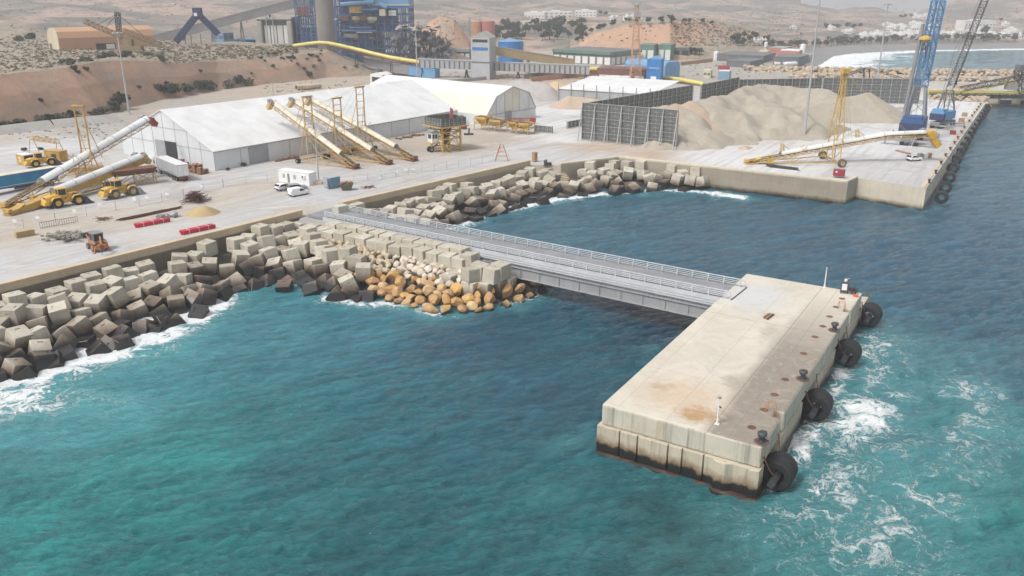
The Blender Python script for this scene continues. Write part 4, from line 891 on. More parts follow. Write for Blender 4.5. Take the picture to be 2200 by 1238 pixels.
for (q, r, f, px_) in cand:
    z = 3.7 * (1 - f) ** .9 - .1; kk = 0 if f > .43 + g.uniform(-.08, .08) else (2 if 840 < px_ < 1000 else 1)
    o = bpy.data.objects.new('boulder', STONES[kk][g.randrange(6)]); COL.objects.link(o); o.location = (q.x, q.y, z); o.rotation_euler = (g.uniform(0, 6), g.uniform(-.5, .5), g.uniform(0, 6))
    s = r * 1.08; o.scale = (s * g.uniform(1.0, 1.35), s * g.uniform(.85, 1.1), s * g.uniform(.7, .9)); tag(o, SL[kk][0], 'boulder', SL[kk][1])
print('boulders', len(cand))
def rubble(name, label, pts, mat, seed, kind='stuff', cat='rocks'):     # many stones as one mesh
    g = random.Random(seed); V, F = [], []; base = STONES[0]
    for (q, r) in pts:
        me = LOWST[g.randrange(len(LOWST))]; m = Matrix.Translation(q) @ Matrix.Rotation(g.uniform(0, 6), 4, 'Z') @ Matrix.Rotation(g.uniform(-.6, .6), 4, 'X') @ Matrix.Diagonal((r * g.uniform(.9, 1.4), r, r * g.uniform(.6, .9), 1)); b0 = len(V)
        V += [m @ v for v in me[0]]; F += [tuple(k + b0 for k in f) for f in me[1]]
    me = bpy.data.meshes.new(name); me.from_pydata(V, [], F); me.materials.append(mat); o = bpy.data.objects.new(name, me); COL.objects.link(o)
    return tag(o, label, cat, kind=kind)
LOWST = []
for i in range(5):
    bm = bmesh.new(); bmesh.ops.create_icosphere(bm, subdivisions=1, radius=1); g = random.Random(300 + i)
    for v in bm.verts: v.co *= g.uniform(.72, 1.15)
    bm.verts.ensure_lookup_table(); LOWST.append(([v.co.copy() for v in bm.verts], [tuple(v.index for v in f.verts) for f in bm.faces])); bm.free()
g = random.Random(8); pts = []
for i in range(520):
    x_ = g.uniform(8, 44); y_ = DW + 1.2 + abs(g.gauss(0, 1)) * 3.4; pts.append((bl(x_, y_, 4.2 - (y_ - DW) * .52), g.uniform(.4, .95)))
rubble('rip_rap', 'pale stones of the causeway seen through the far bridge railing', pts, M_ST[1], 5)
polyF = [bl(6, DW - 1, 0), bl(46, DW - 1, 0), bl(44, DW + 9, 0), bl(10, DW + 9, 0)]
mound('rubble_core', [bl(4, -3, 0), bl(44, -3, 0), bl(46, DW + 8, 0), bl(6, DW + 8, 0)], [bl(4, 1, 0), bl(40, 1, 0)], [bl(6, DW + 9, 0), bl(46, DW + 9, 0), bl(47, 0, 0), bl(42, -8, 0)], 5.0, -1.5, M_CORE)
# stone steps down through the cubes
t = thing('stone_steps', 'flight of concrete steps going down between the cubes to the water', 'steps', (stA.x, stA.y, 0), ang(stA, stB)); L_ = (stB - stA).xy.length; n = 15
for i in range(n):
    z1 = 4.9 - i * 4.7 / n; MB().box(i * L_ / n, (i + 1) * L_ / n + .02, -1.7, 1.7, z1 - .9, z1).build('step', M_WALL, t, bevel=.04)
# ================================================================ tents, shed, screens, heaps
def tent_main():
    p0, p1, p2 = P(235, 335), P(463, 368), P(983, 268); rz = ang(p1, p2) - math.pi / 2; Wd = 39.6; L = (p2 - p1).xy.length
    t = thing('tent_warehouse', 'very long white fabric storage tent with grey side wall behind the conveyors', 'warehouse', p1, rz)   # origin: front right corner, x to the right, y along
    e, rd = 4.7, 12.9; X0 = -Wd
    prof = [(X0 - .3, e - .1), (X0 / 2, rd), (.3, e - .1), (.3, e + .06), (X0 / 2, rd + .2), (X0 - .3, e + .06)]
    MB().ext(prof, -.3, L + .3).build('roof', M('white_cover'), t)
    b = MB(); b.box(-.12, 0, 0, L, 0, e); b.box(X0, X0 + .12, 0, L, 0, e); b.build('side_wall', M('tent_wall'), t)
    for y0, nm in ((0, 'front'), (L - .15, 'rear')):
        MB().ext([(X0 + .12, 0), (-.12, 0), (-.12, e), (X0 / 2, rd), (X0 + .12, e)], y0, y0 + .15).build('gable_wall', M('tent_wall'), t)
    b = MB()
    for i in range(13): b.box(.0, .05, i * L / 12 - .05, i * L / 12 + .05, 0, e - .1)
    b.box(.0, .12, 0, L, e - .28, e - .12)
    n = 8
    for i in range(1, n):
        x = X0 + Wd * i / n; h = e + (rd - e) * (1 - abs(x - X0 / 2) / (Wd / 2)); b.box(x - .05, x + .05, -.05, 0, 0, h)
    b.box(X0, 0, -.05, 0, e - .05, e + .05); b.box(X0 + 10, -10, -.05, 0, 8.6, 8.7)
    b.build('frame', M('tent_frame'), t)
    seam = MB()
    for i in range(1, 18):
        y = i * L / 18; seam.ext([(.3, e + .07), (X0 / 2, rd + .21), (X0 - .3, e + .07), (X0 / 2, rd + .26)], y - .05, y + .05)
    seam.build('roof_seam', M('white_cover'), t)
    MB().box(-24.0, -19.7, -.12, -.05, 0, 5.4).build('door', M('grey_door'), t); MB().box(-19.6, -15.0, -.10, -.05, 0, 5.4).build('doorway', M('dark_gap'), t)
    MB().box(.06, .14, 10, 16, 0, e - .4).build('door', M('grey_door'), t)
    return t
tent = tent_main()
def tent_cross():
    pl, pr = P(1045, 270), P(1150, 252); rz = ang(pl, pr); Wd = (pr - pl).xy.length; L = 62
    t = thing('tent_warehouse', 'polygonal white tent with cream lower panels and a gable beside the steel hoppers', 'warehouse', pl, rz)   # x across the gable, +y backwards
    k = [(0, 3.1), (.19 * Wd, 8.6), (.52 * Wd, 11.2), (.86 * Wd, 8.6), (Wd, 3.1)]
    def arc(i0, i1, off): a, b = k[i0], k[i1]; return a, b
    def slope(i0, i1, nm, mat):
        a, b = k[i0], k[i1]; MB().ext([a, b, (b[0], b[1] + .18), (a[0], a[1] + .18)], -.2, L).build(nm, mat, t)
    slope(0, 1, 'roof', M('tent_cream')); slope(1, 2, 'roof', M('white_cover')); slope(2, 3, 'roof', M('white_cover')); slope(3, 4, 'roof', M('tent_cream'))
    MB().ext([(0, 0), (Wd, 0)] + k[::-1], 0, .15).build('gable_wall', M('white_cover'), t)
    MB().ext([(.36 * Wd, 3.7), (.66 * Wd, 3.7), (.66 * Wd, 10.2), (.52 * Wd, 11), (.36 * Wd, 10)], -.06, -.01).build('door_panel', M('tent_cream'), t)
    MB().box(.36 * Wd, .50 * Wd, -.08, -.02, 0, 3.6).build('door', M('grey_door'), t)
    b = MB(); b.box(-.1, 0, 0, L, 0, 3.1); b.box(Wd, Wd + .1, 0, L, 0, 3.1); b.build('side_wall', M('tent_wall'), t)
    b = MB()
    for a, c in zip(k, k[1:]): b.tube((a[0], -.22, a[1] + .1), (c[0], -.22, c[1] + .1), .10, n=5)
    for x, h in ((.19 * Wd, 8.5), (.36 * Wd, 9.9), (.52 * Wd, 11.1), (.66 * Wd, 10.1), (.86 * Wd, 8.5)): b.box(x - .05, x + .05, -.1, -.04, 3.1 if x > 6 else 0, h)
    b.box(0, Wd, -.1, -.04, 3.05, 3.2); b.build('frame', M('tent_frame'), t)
    b = MB()
    for i in range(1, 10):
        y = L * i / 10
        for (a, c) in ((k[0], k[1]), (k[1], k[2])): b.beam((a[0] - .02, y, a[1] + .2), (c[0] - .02, y, c[1] + .2), .35, .06)
    b.build('roof_seam', M('white_cover'), t); return t
tent_cross()
def shed():
    p0, p1 = P(1200, 222), P(1395, 236); rz = ang(p0, p1); Wd = (p1 - p0).xy.length; D = 30
    t = thing('storage_shed', 'low shed with white roof and grey wall behind the sand screens', 'shed', p0, rz)
    MB().extx([(0, 5.3), (D, 7.6), (D, 7.8), (-.4, 5.5)], -.5, Wd + .5).build('roof', M('white_cover'), t)
    b = MB(); b.box(0, Wd, 0, .2, 0, 5.25); b.box(0, .2, .2, D, 0, 5.4); b.box(Wd - .2, Wd, .2, D, 0, 5.4); b.build('wall', M('curtain_grey'), t)
    for i in range(8): MB().box(i * Wd / 7 - .15, i * Wd / 7 + .15, -.32, -.02, 0, 7.6).build('column', M('steel'), t)
shed()
def screen(label, a, b_, h, bays, rows, struts=True, side=1, cap=0):
    rz = ang(a, b_); L = (b_ - a).xy.length
    t = thing('dust_screen', label, 'screen', a, rz)
    n = MB(); n.box(0, L, -.04, .04, .3, h); n.build('net', M('mesh_net'), t)
    f = MB()
    for s in (-1, 1):
        for i in range(bays + 1): x = i * L / bays; f.box(x - .11, x + .11, s * .2 - .12 * (s < 0), s * .2 + .12 * (s > 0), 0, h + .15)
        for j in range(rows + 1): z = .2 + j * (h - .2) / rows; f.box(0, L, s * .10 - .05, s * .10 + .05, z - .07, z + .07)
    for i in range(bays):
        for j in range(rows):
            x0, x1 = i * L / bays, (i + 1) * L / bays; z0, z1 = .2 + j * (h - .2) / rows, .2 + (j + 1) * (h - .2) / rows
            for s in (-1, 1):
                f.box((x0 + x1) / 2 - .03, (x0 + x1) / 2 + .03, s * .08 - .02, s * .08 + .02, z0, z1); f.box(x0, x1, s * .08 - .02, s * .08 + .02, (z0 + z1) / 2 - .03, (z0 + z1) / 2 + .03)
                if rows > 3: f.tube((x0, s * .09, z0), (x1, s * .09, z1), .03, n=3, cap=False); f.tube((x0, s * .09, z1), (x1, s * .09, z0), .03, n=3, cap=False)
    f.build('frame', M('net_frame'), t)
    if struts:
        for i in range(bays + 1):
            x = i * L / bays; q = MB(); q.beam((x, -side * 2.4, 0), (x, -side * .25, h * .96), .26, .22); q.beam((x, -side * 1.25, 5 * h / 10), (x, -side * .2, 5 * h / 10), .14, .14); q.build('strut', M('net_frame'), t)
    return t
w1a, w1b = P(1250, 300), P(1452, 321)
screen('tall lattice dust screen with raking struts facing the bridge, sand heap behind', w1a, w1b, 10.6, 7, 5)
def top_pt(px, py, z): q = P(px, py, z); q.z = YZ; return q
w2b = top_pt(1489, 181, 15.6)
screen('long lattice dust screen running back from the tall front screen', w1a + Vector((.6, .9, 0)), w2b, 10.3, 22, 4, False)
w3a, w3b = top_pt(1507, 181, 15.4), top_pt(1588, 165, 15.4)
screen('short dust screen between the shed and the yellow tube conveyor', w3a, w3b, 10.2, 8, 4, False)
w5a, w5b = top_pt(1770, 167, 14.5), P(1972, 224)
screen('pale lattice screen at the back of the sand heap', w3b + Vector((.5, .5, 0)), w5a + Vector((-.6, .2, 0)), 9.3, 11, 3, False)
screen('dark lattice dust screen beside the blue cranes', w5a, w5b, 9.4, 10, 4, False)
t = screen('low grey lattice panel standing beside the round hopper', P(1149, 283), P(1186, 287), 2.0, 4, 2, False)
t = screen('low grey panel with a blue trailer beside the tall screen', P(1219, 277), P(1249, 271), 2.2, 4, 2, False)

def heap_mat(name, c1, c2, c3):
    k = N(name); p = k.pos(); n1 = k.noise(p, .10, 6, .65, .8); n2 = k.noise(k.mapping(p, (1, 1, .3)), .5, 6, .7, .6); g = k.noise(p, 4, 4, .75)
    col = k.mix(k.rng(n1, .40, .62), c1, c2); col = k.mix(k.math('MULTIPLY', k.rng(n2, .5, .7), .6), col, c3)
    col = k.mix(.2, col, k.mix(g, (0, 0, 0), (1, 1, 1)), 'OVERLAY'); k.base(col); k.rough(.95); k.bump(k.math('ADD', n2, k.math('MULTIPLY', g, .4)), .5, .25); return k.m
HM = heap_mat('heap_sand', (.365, .325, .26), (.32, .28, .22), (.43, .39, .325)); HP = heap_mat('heap_pink', (.46, .36, .27), (.42, .31, .225), (.50, .43, .35)); HW = heap_mat('heap_white', (.58, .56, .49), (.50, .48, .41), (.62, .60, .55)); HG = heap_mat('heap_grey', (.40, .375, .36), (.36, .33, .31), (.45, .40, .37)); HY = heap_mat('heap_yellow', (.50, .37, .23), (.46, .33, .20), (.5, .4, .28))
def heap(label, ridge, mat, slope=.60, rough=1.0, seed=1, step=.9, base=4.9):
    """loose material at its angle of repose below a ridge line (points x, y, z)"""
    mx = max(r.z for r in ridge) - base; R = mx / slope + 6
    X, Y = np.meshgrid(np.arange(min(r.x for r in ridge) - R, max(r.x for r in ridge) + R, step), np.arange(min(r.y for r in ridge) - R, max(r.y for r in ridge) + R, step))
    Z = np.full(X.shape, -99.0); RR = ridge if len(ridge) > 1 else [ridge[0], ridge[0] + Vector((.1, 0, 0))]
    wx = X + (fbm(X, Y, 8, 4, seed) - .5) * 7 * rough; wy = Y + (fbm(X, Y, 8, 4, seed + 3) - .5) * 7 * rough
    for a, b in zip(RR, RR[1:]):
        vx, vy = b.x - a.x, b.y - a.y; tt = np.clip(((wx - a.x) * vx + (wy - a.y) * vy) / (vx * vx + vy * vy + 1e-9), 0, 1)
        Z = np.maximum(Z, a.z + (b.z - a.z) * tt - slope * np.sqrt((wx - a.x - tt * vx) ** 2 + (wy - a.y - tt * vy) ** 2 + .3))
    Z += (fbm(X, Y, 3.2, 4, seed + 8) - .5) * 1.3 * rough + (fbm(X, Y, 13, 2, seed + 5) - .5) * 1.6 * rough
    rg = np.abs(fbm(X, Y, 11, 3, seed + 11) - .5) * 2; Z += (.35 - rg) * 2.6 * rough
    keep = Z > base - 1.5; Z = np.maximum(Z, base - 1.5)
    i0 = np.where(keep.any(1))[0]; j0 = np.where(keep.any(0))[0]; sl_ = (slice(i0[0], i0[-1] + 1), slice(j0[0], j0[-1] + 1))
    c = ridge[0]; o = grid_mesh('aggregate_heap', X[sl_] - c.x, Y[sl_] - c.y, Z[sl_] - base, mat); o.location = (c.x, c.y, base); return tag(o, label, 'heap')
heap('sharp crested sand heap with a straight slope beside the blue cranes', [PY(1868, 197, 291), PY(1780, 214, 288), PY(1705, 236, 282)], HM, .58, .14, 1)
heap('long rounded sand heap in front of the pale lattice screen', [PY(1560, 200, 300), PY(1600, 189, 316), PY(1645, 184, 322), PY(1730, 186, 322), PY(1775, 196, 310)], HM, .5, .9, 2)
heap('broad lumpy sand heap behind the tall light pole', [PY(1462, 222, 249), PY(1500, 236, 252), PY(1560, 242, 256), PY(1640, 236, 258), PY(1705, 240, 258), PY(1745, 250, 262)], HM, .52, 1.3, 3)
heap('pinkish sand heap rising just behind the tall lattice screen', [PY(1440, 228, 250), PY(1475, 216, 256)], HP, .62, .9, 4)
heap('sand heap between the pink heap and the long back screen', [PY(1495, 222, 284), PY(1540, 206, 292), PY(1600, 205, 296), PY(1660, 212, 290)], HM, .5, .8, 5)
for i, (x, y, h, m_, l_) in enumerate(((1545, 312, 1.6, HM, 'small tan sand mound on the white yard in front of the heaps'), (1478, 318, 1.9, HM, 'small sand mound at the end of the tall screen'), (1668, 294, 1.8, HW, 'small white mound at the foot of the broad sand heap'), (1498, 292, 2.2, HW, 'white patch mound on the side of the pink heap'), (1930, 235, 1.2, HM, 'tiny sand mound between the sharp heap and the cranes'), (1600, 318, 1.0, HP, 'flat pinkish mound near the foot of the heaps'))):
    q = P(x, y); q.z = YZ + h; heap(l_, [q, q + Vector((2, .5, -.2))], m_, .5, .35, 20 + i, .5)
heap('grey heap of aggregate behind the cream panelled tent', [PY(1100, 172, 352), PY(1135, 170, 350), PY(1165, 178, 345)], HG, .55, .7, 9)
heap('yellowish sand heap beside the grey heap behind the tent', [PY(1195, 175, 360), PY(1205, 177, 358)], HY, .55, .4, 10)
heap('pinkish heap at the wall of the white roofed shed', [PY(1225, 206, 318), PY(1290, 212, 316)], HP, .5, .5, 11)

# ================================================================ quay furniture
def tyre(q, rz, label):
    t = thing('quay_tyre', label, 'tyre', q, rz, 'tyre fenders along the quay'); b = MB(); R, r, h = 1.5, .74, .68
    b.lathe([(r, -h + .1), (r + .08, -h), (R - .22, -h), (R, -h + .2), (R, h - .2), (R - .22, h), (r + .08, h), (r, h - .1), (r + .1, 0), (r, -h + .1)], axis='y', n=28); b.build('carcass', M('rubber'), t)
    b = MB(); b.lathe([(r + .02, -h - .01), (r + .02, -h - .02), (r + .26, -h - .03), (r + .28, -h - .01)], axis='y', n=28); b.build('bead', M('rubber'), t)
    b = MB(); b.tube((-1.5, .2, 2.4), (-.1, 0, .75), .05, n=5); b.build('chain', M('rust'), t); return t
TP = [(2013, 423), (2022, 402), (2031, 380), (2039, 360), (2046, 343), (2054, 328), (2061, 316), (2068, 303), (2074, 292), (2080, 282), (2085, 273), (2091, 264), (2096, 256), (2101, 250), (2106, 243), (2111, 237), (2115, 231)]
t0 = None
for i, (x, y) in enumerate(TP):
    q = P(x, y, 2.1) + Vector((*R2(.95, 0, PORT), 0)); l_ = 'black tyre fender in the row hung along the quay edge'
    if t0 is None: t0 = tyre(q, PORT, l_); t = t0
    else: t = copy_tree(t0); t.location = q
    s = 1.0 - .0 * i; t.rotation_euler = (0, 0, PORT + random.uniform(-.12, .12)); t.scale = (random.uniform(.93, 1.05),) * 3
bo = None
for i, (x, y) in enumerate([(1996, 393), (2010, 373), (2021, 353), (2031, 337), (2041, 323), (2050, 310), (2057, 299), (2065, 287), (2071, 277), (2082, 267 - 4), (2088, 252), (2093, 245), (2098, 239), (2102, 233), (2106, 227)]):
    q = P(x, y)
    if bo is None: bo = bollard(q, 'small dark bollard in the row along the quay edge', 'bollards along the quay'); c = bo
    else: c = copy_tree(bo); c.location = q
a, c = P(1838, 392, 5.004), P(1990, 408, 5.004)
ux, uy = R2(1, 0, PORT); vx, vy = R2(0, 1, PORT)
b = MB()
for (d0, d1) in ((-1.3, -.35),): b.prism([(QUAY_0.x + ux * d0 + vx * s, QUAY_0.y + uy * d0 + vy * s) for d0, s in ((-1.3, .3), (-.35, .3), (-.35, 176), (-1.3, 176))], 4.9, 5.18)
tag(b.build('quay_kerb', M('concrete_sand')), kind='structure')

# ================================================================ radial conveyors
def wheel(parent, x, y, z, R=.62, w=.45, tm='rubber', rm='steel', name='wheel'):
    b = MB(); b.lathe([(R * .55, -w / 2), (R * .9, -w / 2), (R, -w / 2 + .08), (R, w / 2 - .08), (R * .9, w / 2), (R * .55, w / 2)], axis='y', c=(x, y, z), n=20); o = b.build(name, M(tm), parent)
    b = MB(); b.lathe([(0, -w * .36), (R * .3, -w * .38), (R * .56, -w * .46), (R * .58, w * .46), (R * .3, w * .38), (0, w * .36)], axis='y', c=(x, y, z), n=16); b.build('rim', M(rm), o); return o
def cover(pts, r, x0f=0.0):
    b = MB(); V = []; n = 8
    for p in pts:
        for i in range(n + 1):
            a = math.pi * i / n; V.append((p[0], -r * math.cos(a) * 1.05, p[1] + r * math.sin(a) * .95))
    m = n + 1; F = [(k * m + i, k * m + i + 1, (k + 1) * m + i + 1, (k + 1) * m + i) for k in range(len(pts) - 1) for i in range(n)]
    F += [tuple(range(n, -1, -1)), tuple((len(pts) - 1) * m + i for i in range(m))]; F += [(k * m, (k + 1) * m, (k + 1) * m + n, k * m + n) for k in range(len(pts) - 1)]
    return b.add(V, F)
def stacker(label, tail, head, mast_d, mast_top, kink=None, cov='cream_cover', fr='pale_yellow', group=None, twin=True, wheels=True, r=.85, chute='pale_yellow', box=None, cov0=.16):
    rz = ang(tail, head); t = thing('belt_conveyor', label, 'conveyor', (tail.x, tail.y, YZ), rz, group); L = (head - tail).xy.length
    k = [(0, .9)] + ([((kink - tail).xy.length, kink.z - YZ)] if kink is not None else []) + [(L, head.z - YZ)]
    def zat(x):
        for (x0, z0), (x1, z1) in zip(k, k[1:]):
            if x <= x1: return z0 + (z1 - z0) * (x - x0) / (x1 - x0)
        return k[-1][1]
    xs = [L * cov0] + [p[0] for p in k[1:-1]] + [L * .985]
    cv = cover([(x, zat(x) + .05) for x in xs], r).build('belt_cover', M(cov), t, smooth=False)
    b = MB()
    for x in [L * cov0 + i * 5.2 for i in range(int(L * .8 / 5.2) + 1)]: b.add(*[(q.v, q.f) for q in [cover([(x, zat(x) + .05), (x + .12, zat(x + .12) + .05)], r + .03)]][0])
    b.build('band', M('tent_frame'), cv)
    if box:
        b = MB(); h = box
        for (x0, z0), (x1, z1) in zip(k, k[1:]): b.add([(x0, -r, z0 - h), (x1, -r, z1 - h), (x1, r, z1 - h), (x0, r, z0 - h), (x0, -r, z0), (x1, -r, z1), (x1, r, z1), (x0, r, z0)], [(0, 3, 2, 1), (4, 5, 6, 7), (0, 1, 5, 4), (1, 2, 6, 5), (2, 3, 7, 6), (3, 0, 4, 7)])
        b.build('boom', M(fr), t)
    else:
        b = MB()
        for (x0, z0), (x1, z1) in zip(k, k[1:]): b.truss((x0, 0, z0 - .45), (x1, 0, z1 - .45), 1.7, .95, max(6, int((x1 - x0) / 1.5)), .085)
        b.build('boom', M(fr), t)
        b = MB()
        for (x0, z0), (x1, z1) in zip(k, k[1:]): b.add([(x0, -.7, z0 - .3), (x1, -.7, z1 - .3), (x1, .7, z1 - .3), (x0, .7, z0 - .3), (x0, -.7, z0 - .05), (x1, -.7, z1 - .05), (x1, .7, z1 - .05), (x0, .7, z0 - .05)], [(0, 3, 2, 1), (4, 5, 6, 7), (0, 1, 5, 4), (1, 2, 6, 5), (2, 3, 7, 6), (3, 0, 4, 7)])
        b.build('belt', M('dark_steel'), t)
    b = MB(); b.box(-.6, 2.6, -1.0, 1.0, .1, .35); b.obox((-.2, 0, .9), .9, 1.5, .7); b.obox((2.2, 0, 1.2), 2.2, 1.9, .12, ry=-.4); b.build('tail_frame', M('rust' if cov == 'cream_cover' else fr), t, bevel=.02)
    b = MB(); hz = k[-1][1]; b.obox((L + .5, 0, hz - .1), 1.3, 1.9, 1.1, ry=.3); b.obox((L + 1.5, 0, hz - .9), 2.0, 1.4, 1.1, ry=.75); b.build('head_chute', M(chute), t, bevel=.03)
    b = MB(); b.lathe([(0, -.5), (.42, -.5), (.42, .5), (0, .5)], axis='y', c=(L - .3, 1.3, hz + .7), n=12); b.obox((L - .9, 1.2, hz + .5), .9, .7, .7); b.build('motor', M('steel'), t)
    if mast_d:
        mx = mast_d; mt = mast_top - YZ; b = MB()
        for s in (-1, 1):
            b.beam((mx, s * 1.25, mt), (mx, s * 1.25, zat(mx) + 1), .26, .22); b.beam((mx, s * 1.25, zat(mx) + 1.5), (mx - 1.6, s * 2.4, .9), .26, .22); b.beam((mx, s * 1.25, zat(mx) + 1.5), (mx + 1.6, s * 2.4, .9), .22, .2)
            b.tube((mx, s * 1.25, mt * .8), (mx + 2.2, s * 2.1, zat(mx) - .5), .08, n=4)
        for i in range(9): z = mt - .15 - i * (mt - 1.2) / 9; b.beam((mx, -1.25, z), (mx, 1.25, z), .1, .14)
        b.box(mx - .35, mx + .35, -1.6, 1.6, mt - .1, mt + .2); b.build('mast', M(fr), t)
        b = MB()
        for s in (-1, 1):
            b.tube((mx, s * 1.2, mt), (L * .9, s * .85, zat(L * .9)), .035, n=4); b.tube((mx, s * 1.2, mt), (L * .68, s * .85, zat(L * .68)), .03, n=4)
        b.build('stay_cable', M('steel'), t)
        b = MB()
        for s in (-1, 1): b.beam((1, s * .5, .45), (mx, s * 3.3, .75), .22, .22); b.beam((mx * .55, s * 1.9, .6), (mx, s * 1.2, zat(mx) - .8), .12, .12)
        b.beam((mx, -4.4, .75), (mx, 4.4, .75), .3, .3); b.beam((mx * .55, -2.1, .55), (mx * .55, 2.1, .55), .18, .18); b.build('undercarriage', M(fr), t)
        if wheels:
            for s in (-1, 1):
                for d in (-.45, .45): wheel(t, mx + d * 0, s * 4.3 + d * .6, .62, .62, .42)
        for s in (-1, 1): b = MB(); b.tube((L * .42, s * .8, zat(L * .42)), (L * .42, s * .8, zat(L * .42) + 2.4), .06, n=4); b.tube((L * .42, s * .8, zat(L * .42) + 2.4), (L * .42 + 2.2, s * .8, zat(L * .42) + .4), .06, n=4); b.build('guide_frame', M(fr), t)
        b = MB(); b.obox((5.5, -1.6, 1.0), 1.2, .9, 1.2); b.build('control_box', M('yellow'), t, bevel=.02)
    return t
def along(tail, deg, px, py): return PV(tail, tail + Vector((math.cos(math.radians(deg)), math.sin(math.radians(deg)), 0)), px, py)
for (tx, ty, hx, hy, mx_, my_, w_) in ((765, 363, 587, 221, 659, 208, 'nearest the white office cabin'), (836, 354, 632, 217, 723, 211, 'in the middle of the three'), (890, 346, 668, 214, 772, 187, 'nearest the hopper tower')):
    T = P(tx, ty); H = along(T, 141.5, hx, hy); m_ = along(T, 141.5, mx_, my_)
    stacker('cream covered inclined conveyor over the tent roof, ' + w_, T, H, (m_ - T).xy.length, m_.z, group='conveyors leaning over the tent')
T = P(1605, 353); Tm = Vector((82.3, 210.0, 5)); K = PV(T, Tm, 1905, 290); H = PV(T, Tm, 1992, 286); mm = PV(T, Tm, 1814, 156)
def quay_conveyor():
    t = stacker('long white covered conveyor with bent boom and tall yellow mast on the quay', T, H, None, None, kink=K, cov='white_cover', fr='yellow', r=.8, chute='bright_yellow', cov0=.18)
    mx = (mm - T).xy.length; mt = mm.z - YZ; b = MB(); zk = 3.6 + .0
    lev = [(.8, 1.7, 1.0), (8.5, 1.55, 1.15), (15, .75, .6), (mt - 2, .55, .4), (mt, .55, .4)]
    for (z0, w0, d0), (z1, w1, d1) in zip(lev, lev[1:]):
        for sy in (-1, 1):
            for sx in (-1, 1): b.tube((mx + sx * d0, sy * w0, z0), (mx + sx * d1, sy * w1, z1), .13, n=5)
        n = max(1, int((z1 - z0) / 2.4))
        for i in range(n):
            f0, f1 = i / n, (i + 1) / n; q = lambda f, sx, sy: (mx + sx * (d0 + (d1 - d0) * f), sy * (w0 + (w1 - w0) * f), z0 + (z1 - z0) * f)
            for sx in (-1, 1): b.tube(q(f0, sx, -1 if i % 2 else 1), q(f1, sx, 1 if i % 2 else -1), .06, n=4); b.tube(q(f1, sx, -1), q(f1, sx, 1), .06, n=4)
            for sy in (-1, 1): b.tube(q(f0, -1, sy), q(f1, 1, sy), .06, n=4)
    b.box(mx - .8, mx + .8, -1.1, 1.1, mt - .1, mt + 1.0); b.build('mast', M('yellow'), t)
    b = MB(); kx = (K - T).xy.length; kz = K.z - YZ
    for s in (-1, 1): b.tube((mx, s * .7, mt), (kx - 9, s * .8, kz - 2), .035, n=4); b.tube((mx, s * .7, mt), (kx + 6, s * .8, kz), .035, n=4); b.beam((1, s * .4, .5), (mx, s * 5, .85), .2, .22); b.beam((mx * .45, s * 2.2, .65), (mx * .66, s * .9, 4.4), .14, .14)
    b.beam((mx, -5.2, .85), (mx, 5.2, .85), .3, .3); b.tube((mx * .45, -2.4, .6), (mx * .7, 3.6, .6), .08); b.build('undercarriage', M('yellow'), t)
    for s in (-1, 1): wheel(t, mx - .3, s * 5.7, 1.05, 1.05, .7, 'dusty_rubber', 'pale_yellow')
    for fx in (.2, .63): b = MB(); x = kx * fx / .8; z = .9 + (kz - .9) * x / kx; b.truss((x, 0, z), (x - .3, 0, z + 2.6), .7, .7, 2, .07); b.tube((x, .7, z + 2.5), (x + 2.6, .7, z + .6), .07); b.build('guide_frame', M('yellow'), t)
    b = MB(); b.obox((5.4, -.9, 1.0), 1.4, 1.1, 1.3); b.build('control_box', M('yellow'), t)
    LH = (H - T).xy.length; hz = H.z - YZ; b = MB(); b.obox((LH + 2.6, 0, hz - 2.4), 2.6, 1.5, 1.5, ry=.85); b.obox((LH + 1.2, 0, hz - .4), 1.5, 1.8, 2.0, ry=.4); b.build('spout', M('bright_yellow'), t, bevel=.04)
    b = MB()
    for s in (-.5, .5): b.tube((LH - 4, s, hz - 3.6), (LH - 3.2, s, hz - .6), .07); 
    for i in range(4): b.tube((LH - 4 + .2 * i, -.5, hz - 3.4 + .8 * i), (LH - 4 + .2 * i, .5, hz - 3.4 + .8 * i), .05)
    b.build('access_ladder', M('white_paint'), t)
quay_conveyor()
T = P(12, 449); H = PV(T, Vector((-87, 203, 0)), 318, 257); mm = PV(T, Vector((-87, 203, 0)), 168, 228)
stacker('tall white covered conveyor with red chute reaching the tent gable', T, H, (mm - T).xy.length, mm.z, cov='white_cover', fr='ochre', r=1.05, chute='dull_red', cov0=.22)
T2 = P(20, 463); H = PV(T2, Vector((-85, 192, 0)), 303, 338)
t = stacker('lower white covered conveyor with ochre side plates feeding the parked grey truck', T2, H, None, None, cov='white_cover', fr='ochre', r=1.0, box=1.35, cov0=.30)
L2 = (H - T2).xy.length; b = MB(); zm = .9 + (H.z - YZ - .9) * .66
for s in (-1, 1): b.tube((L2 * .66, s * .9, zm - 1.2), (L2 * .62, s * 1.6, .1), .12); b.tube((L2 * .66, s * .9, zm - 1.2), (L2 * .72, s * 1.6, .1), .12); b.tube((L2 * .4, s * 1.5, .5), (L2 * .66, s * 1.1, zm - 1.2), .09)
b.beam((0, 0, .4), (L2 * .66, 0, .5), .3, .3); b.build('support_legs', M('ochre'), t)
b = MB(); b.box(L2 * .19, L2 * .23, -2.0, -1.1, .5, 1.9); b.build('control_box', M('white_paint'), t, bevel=.03)
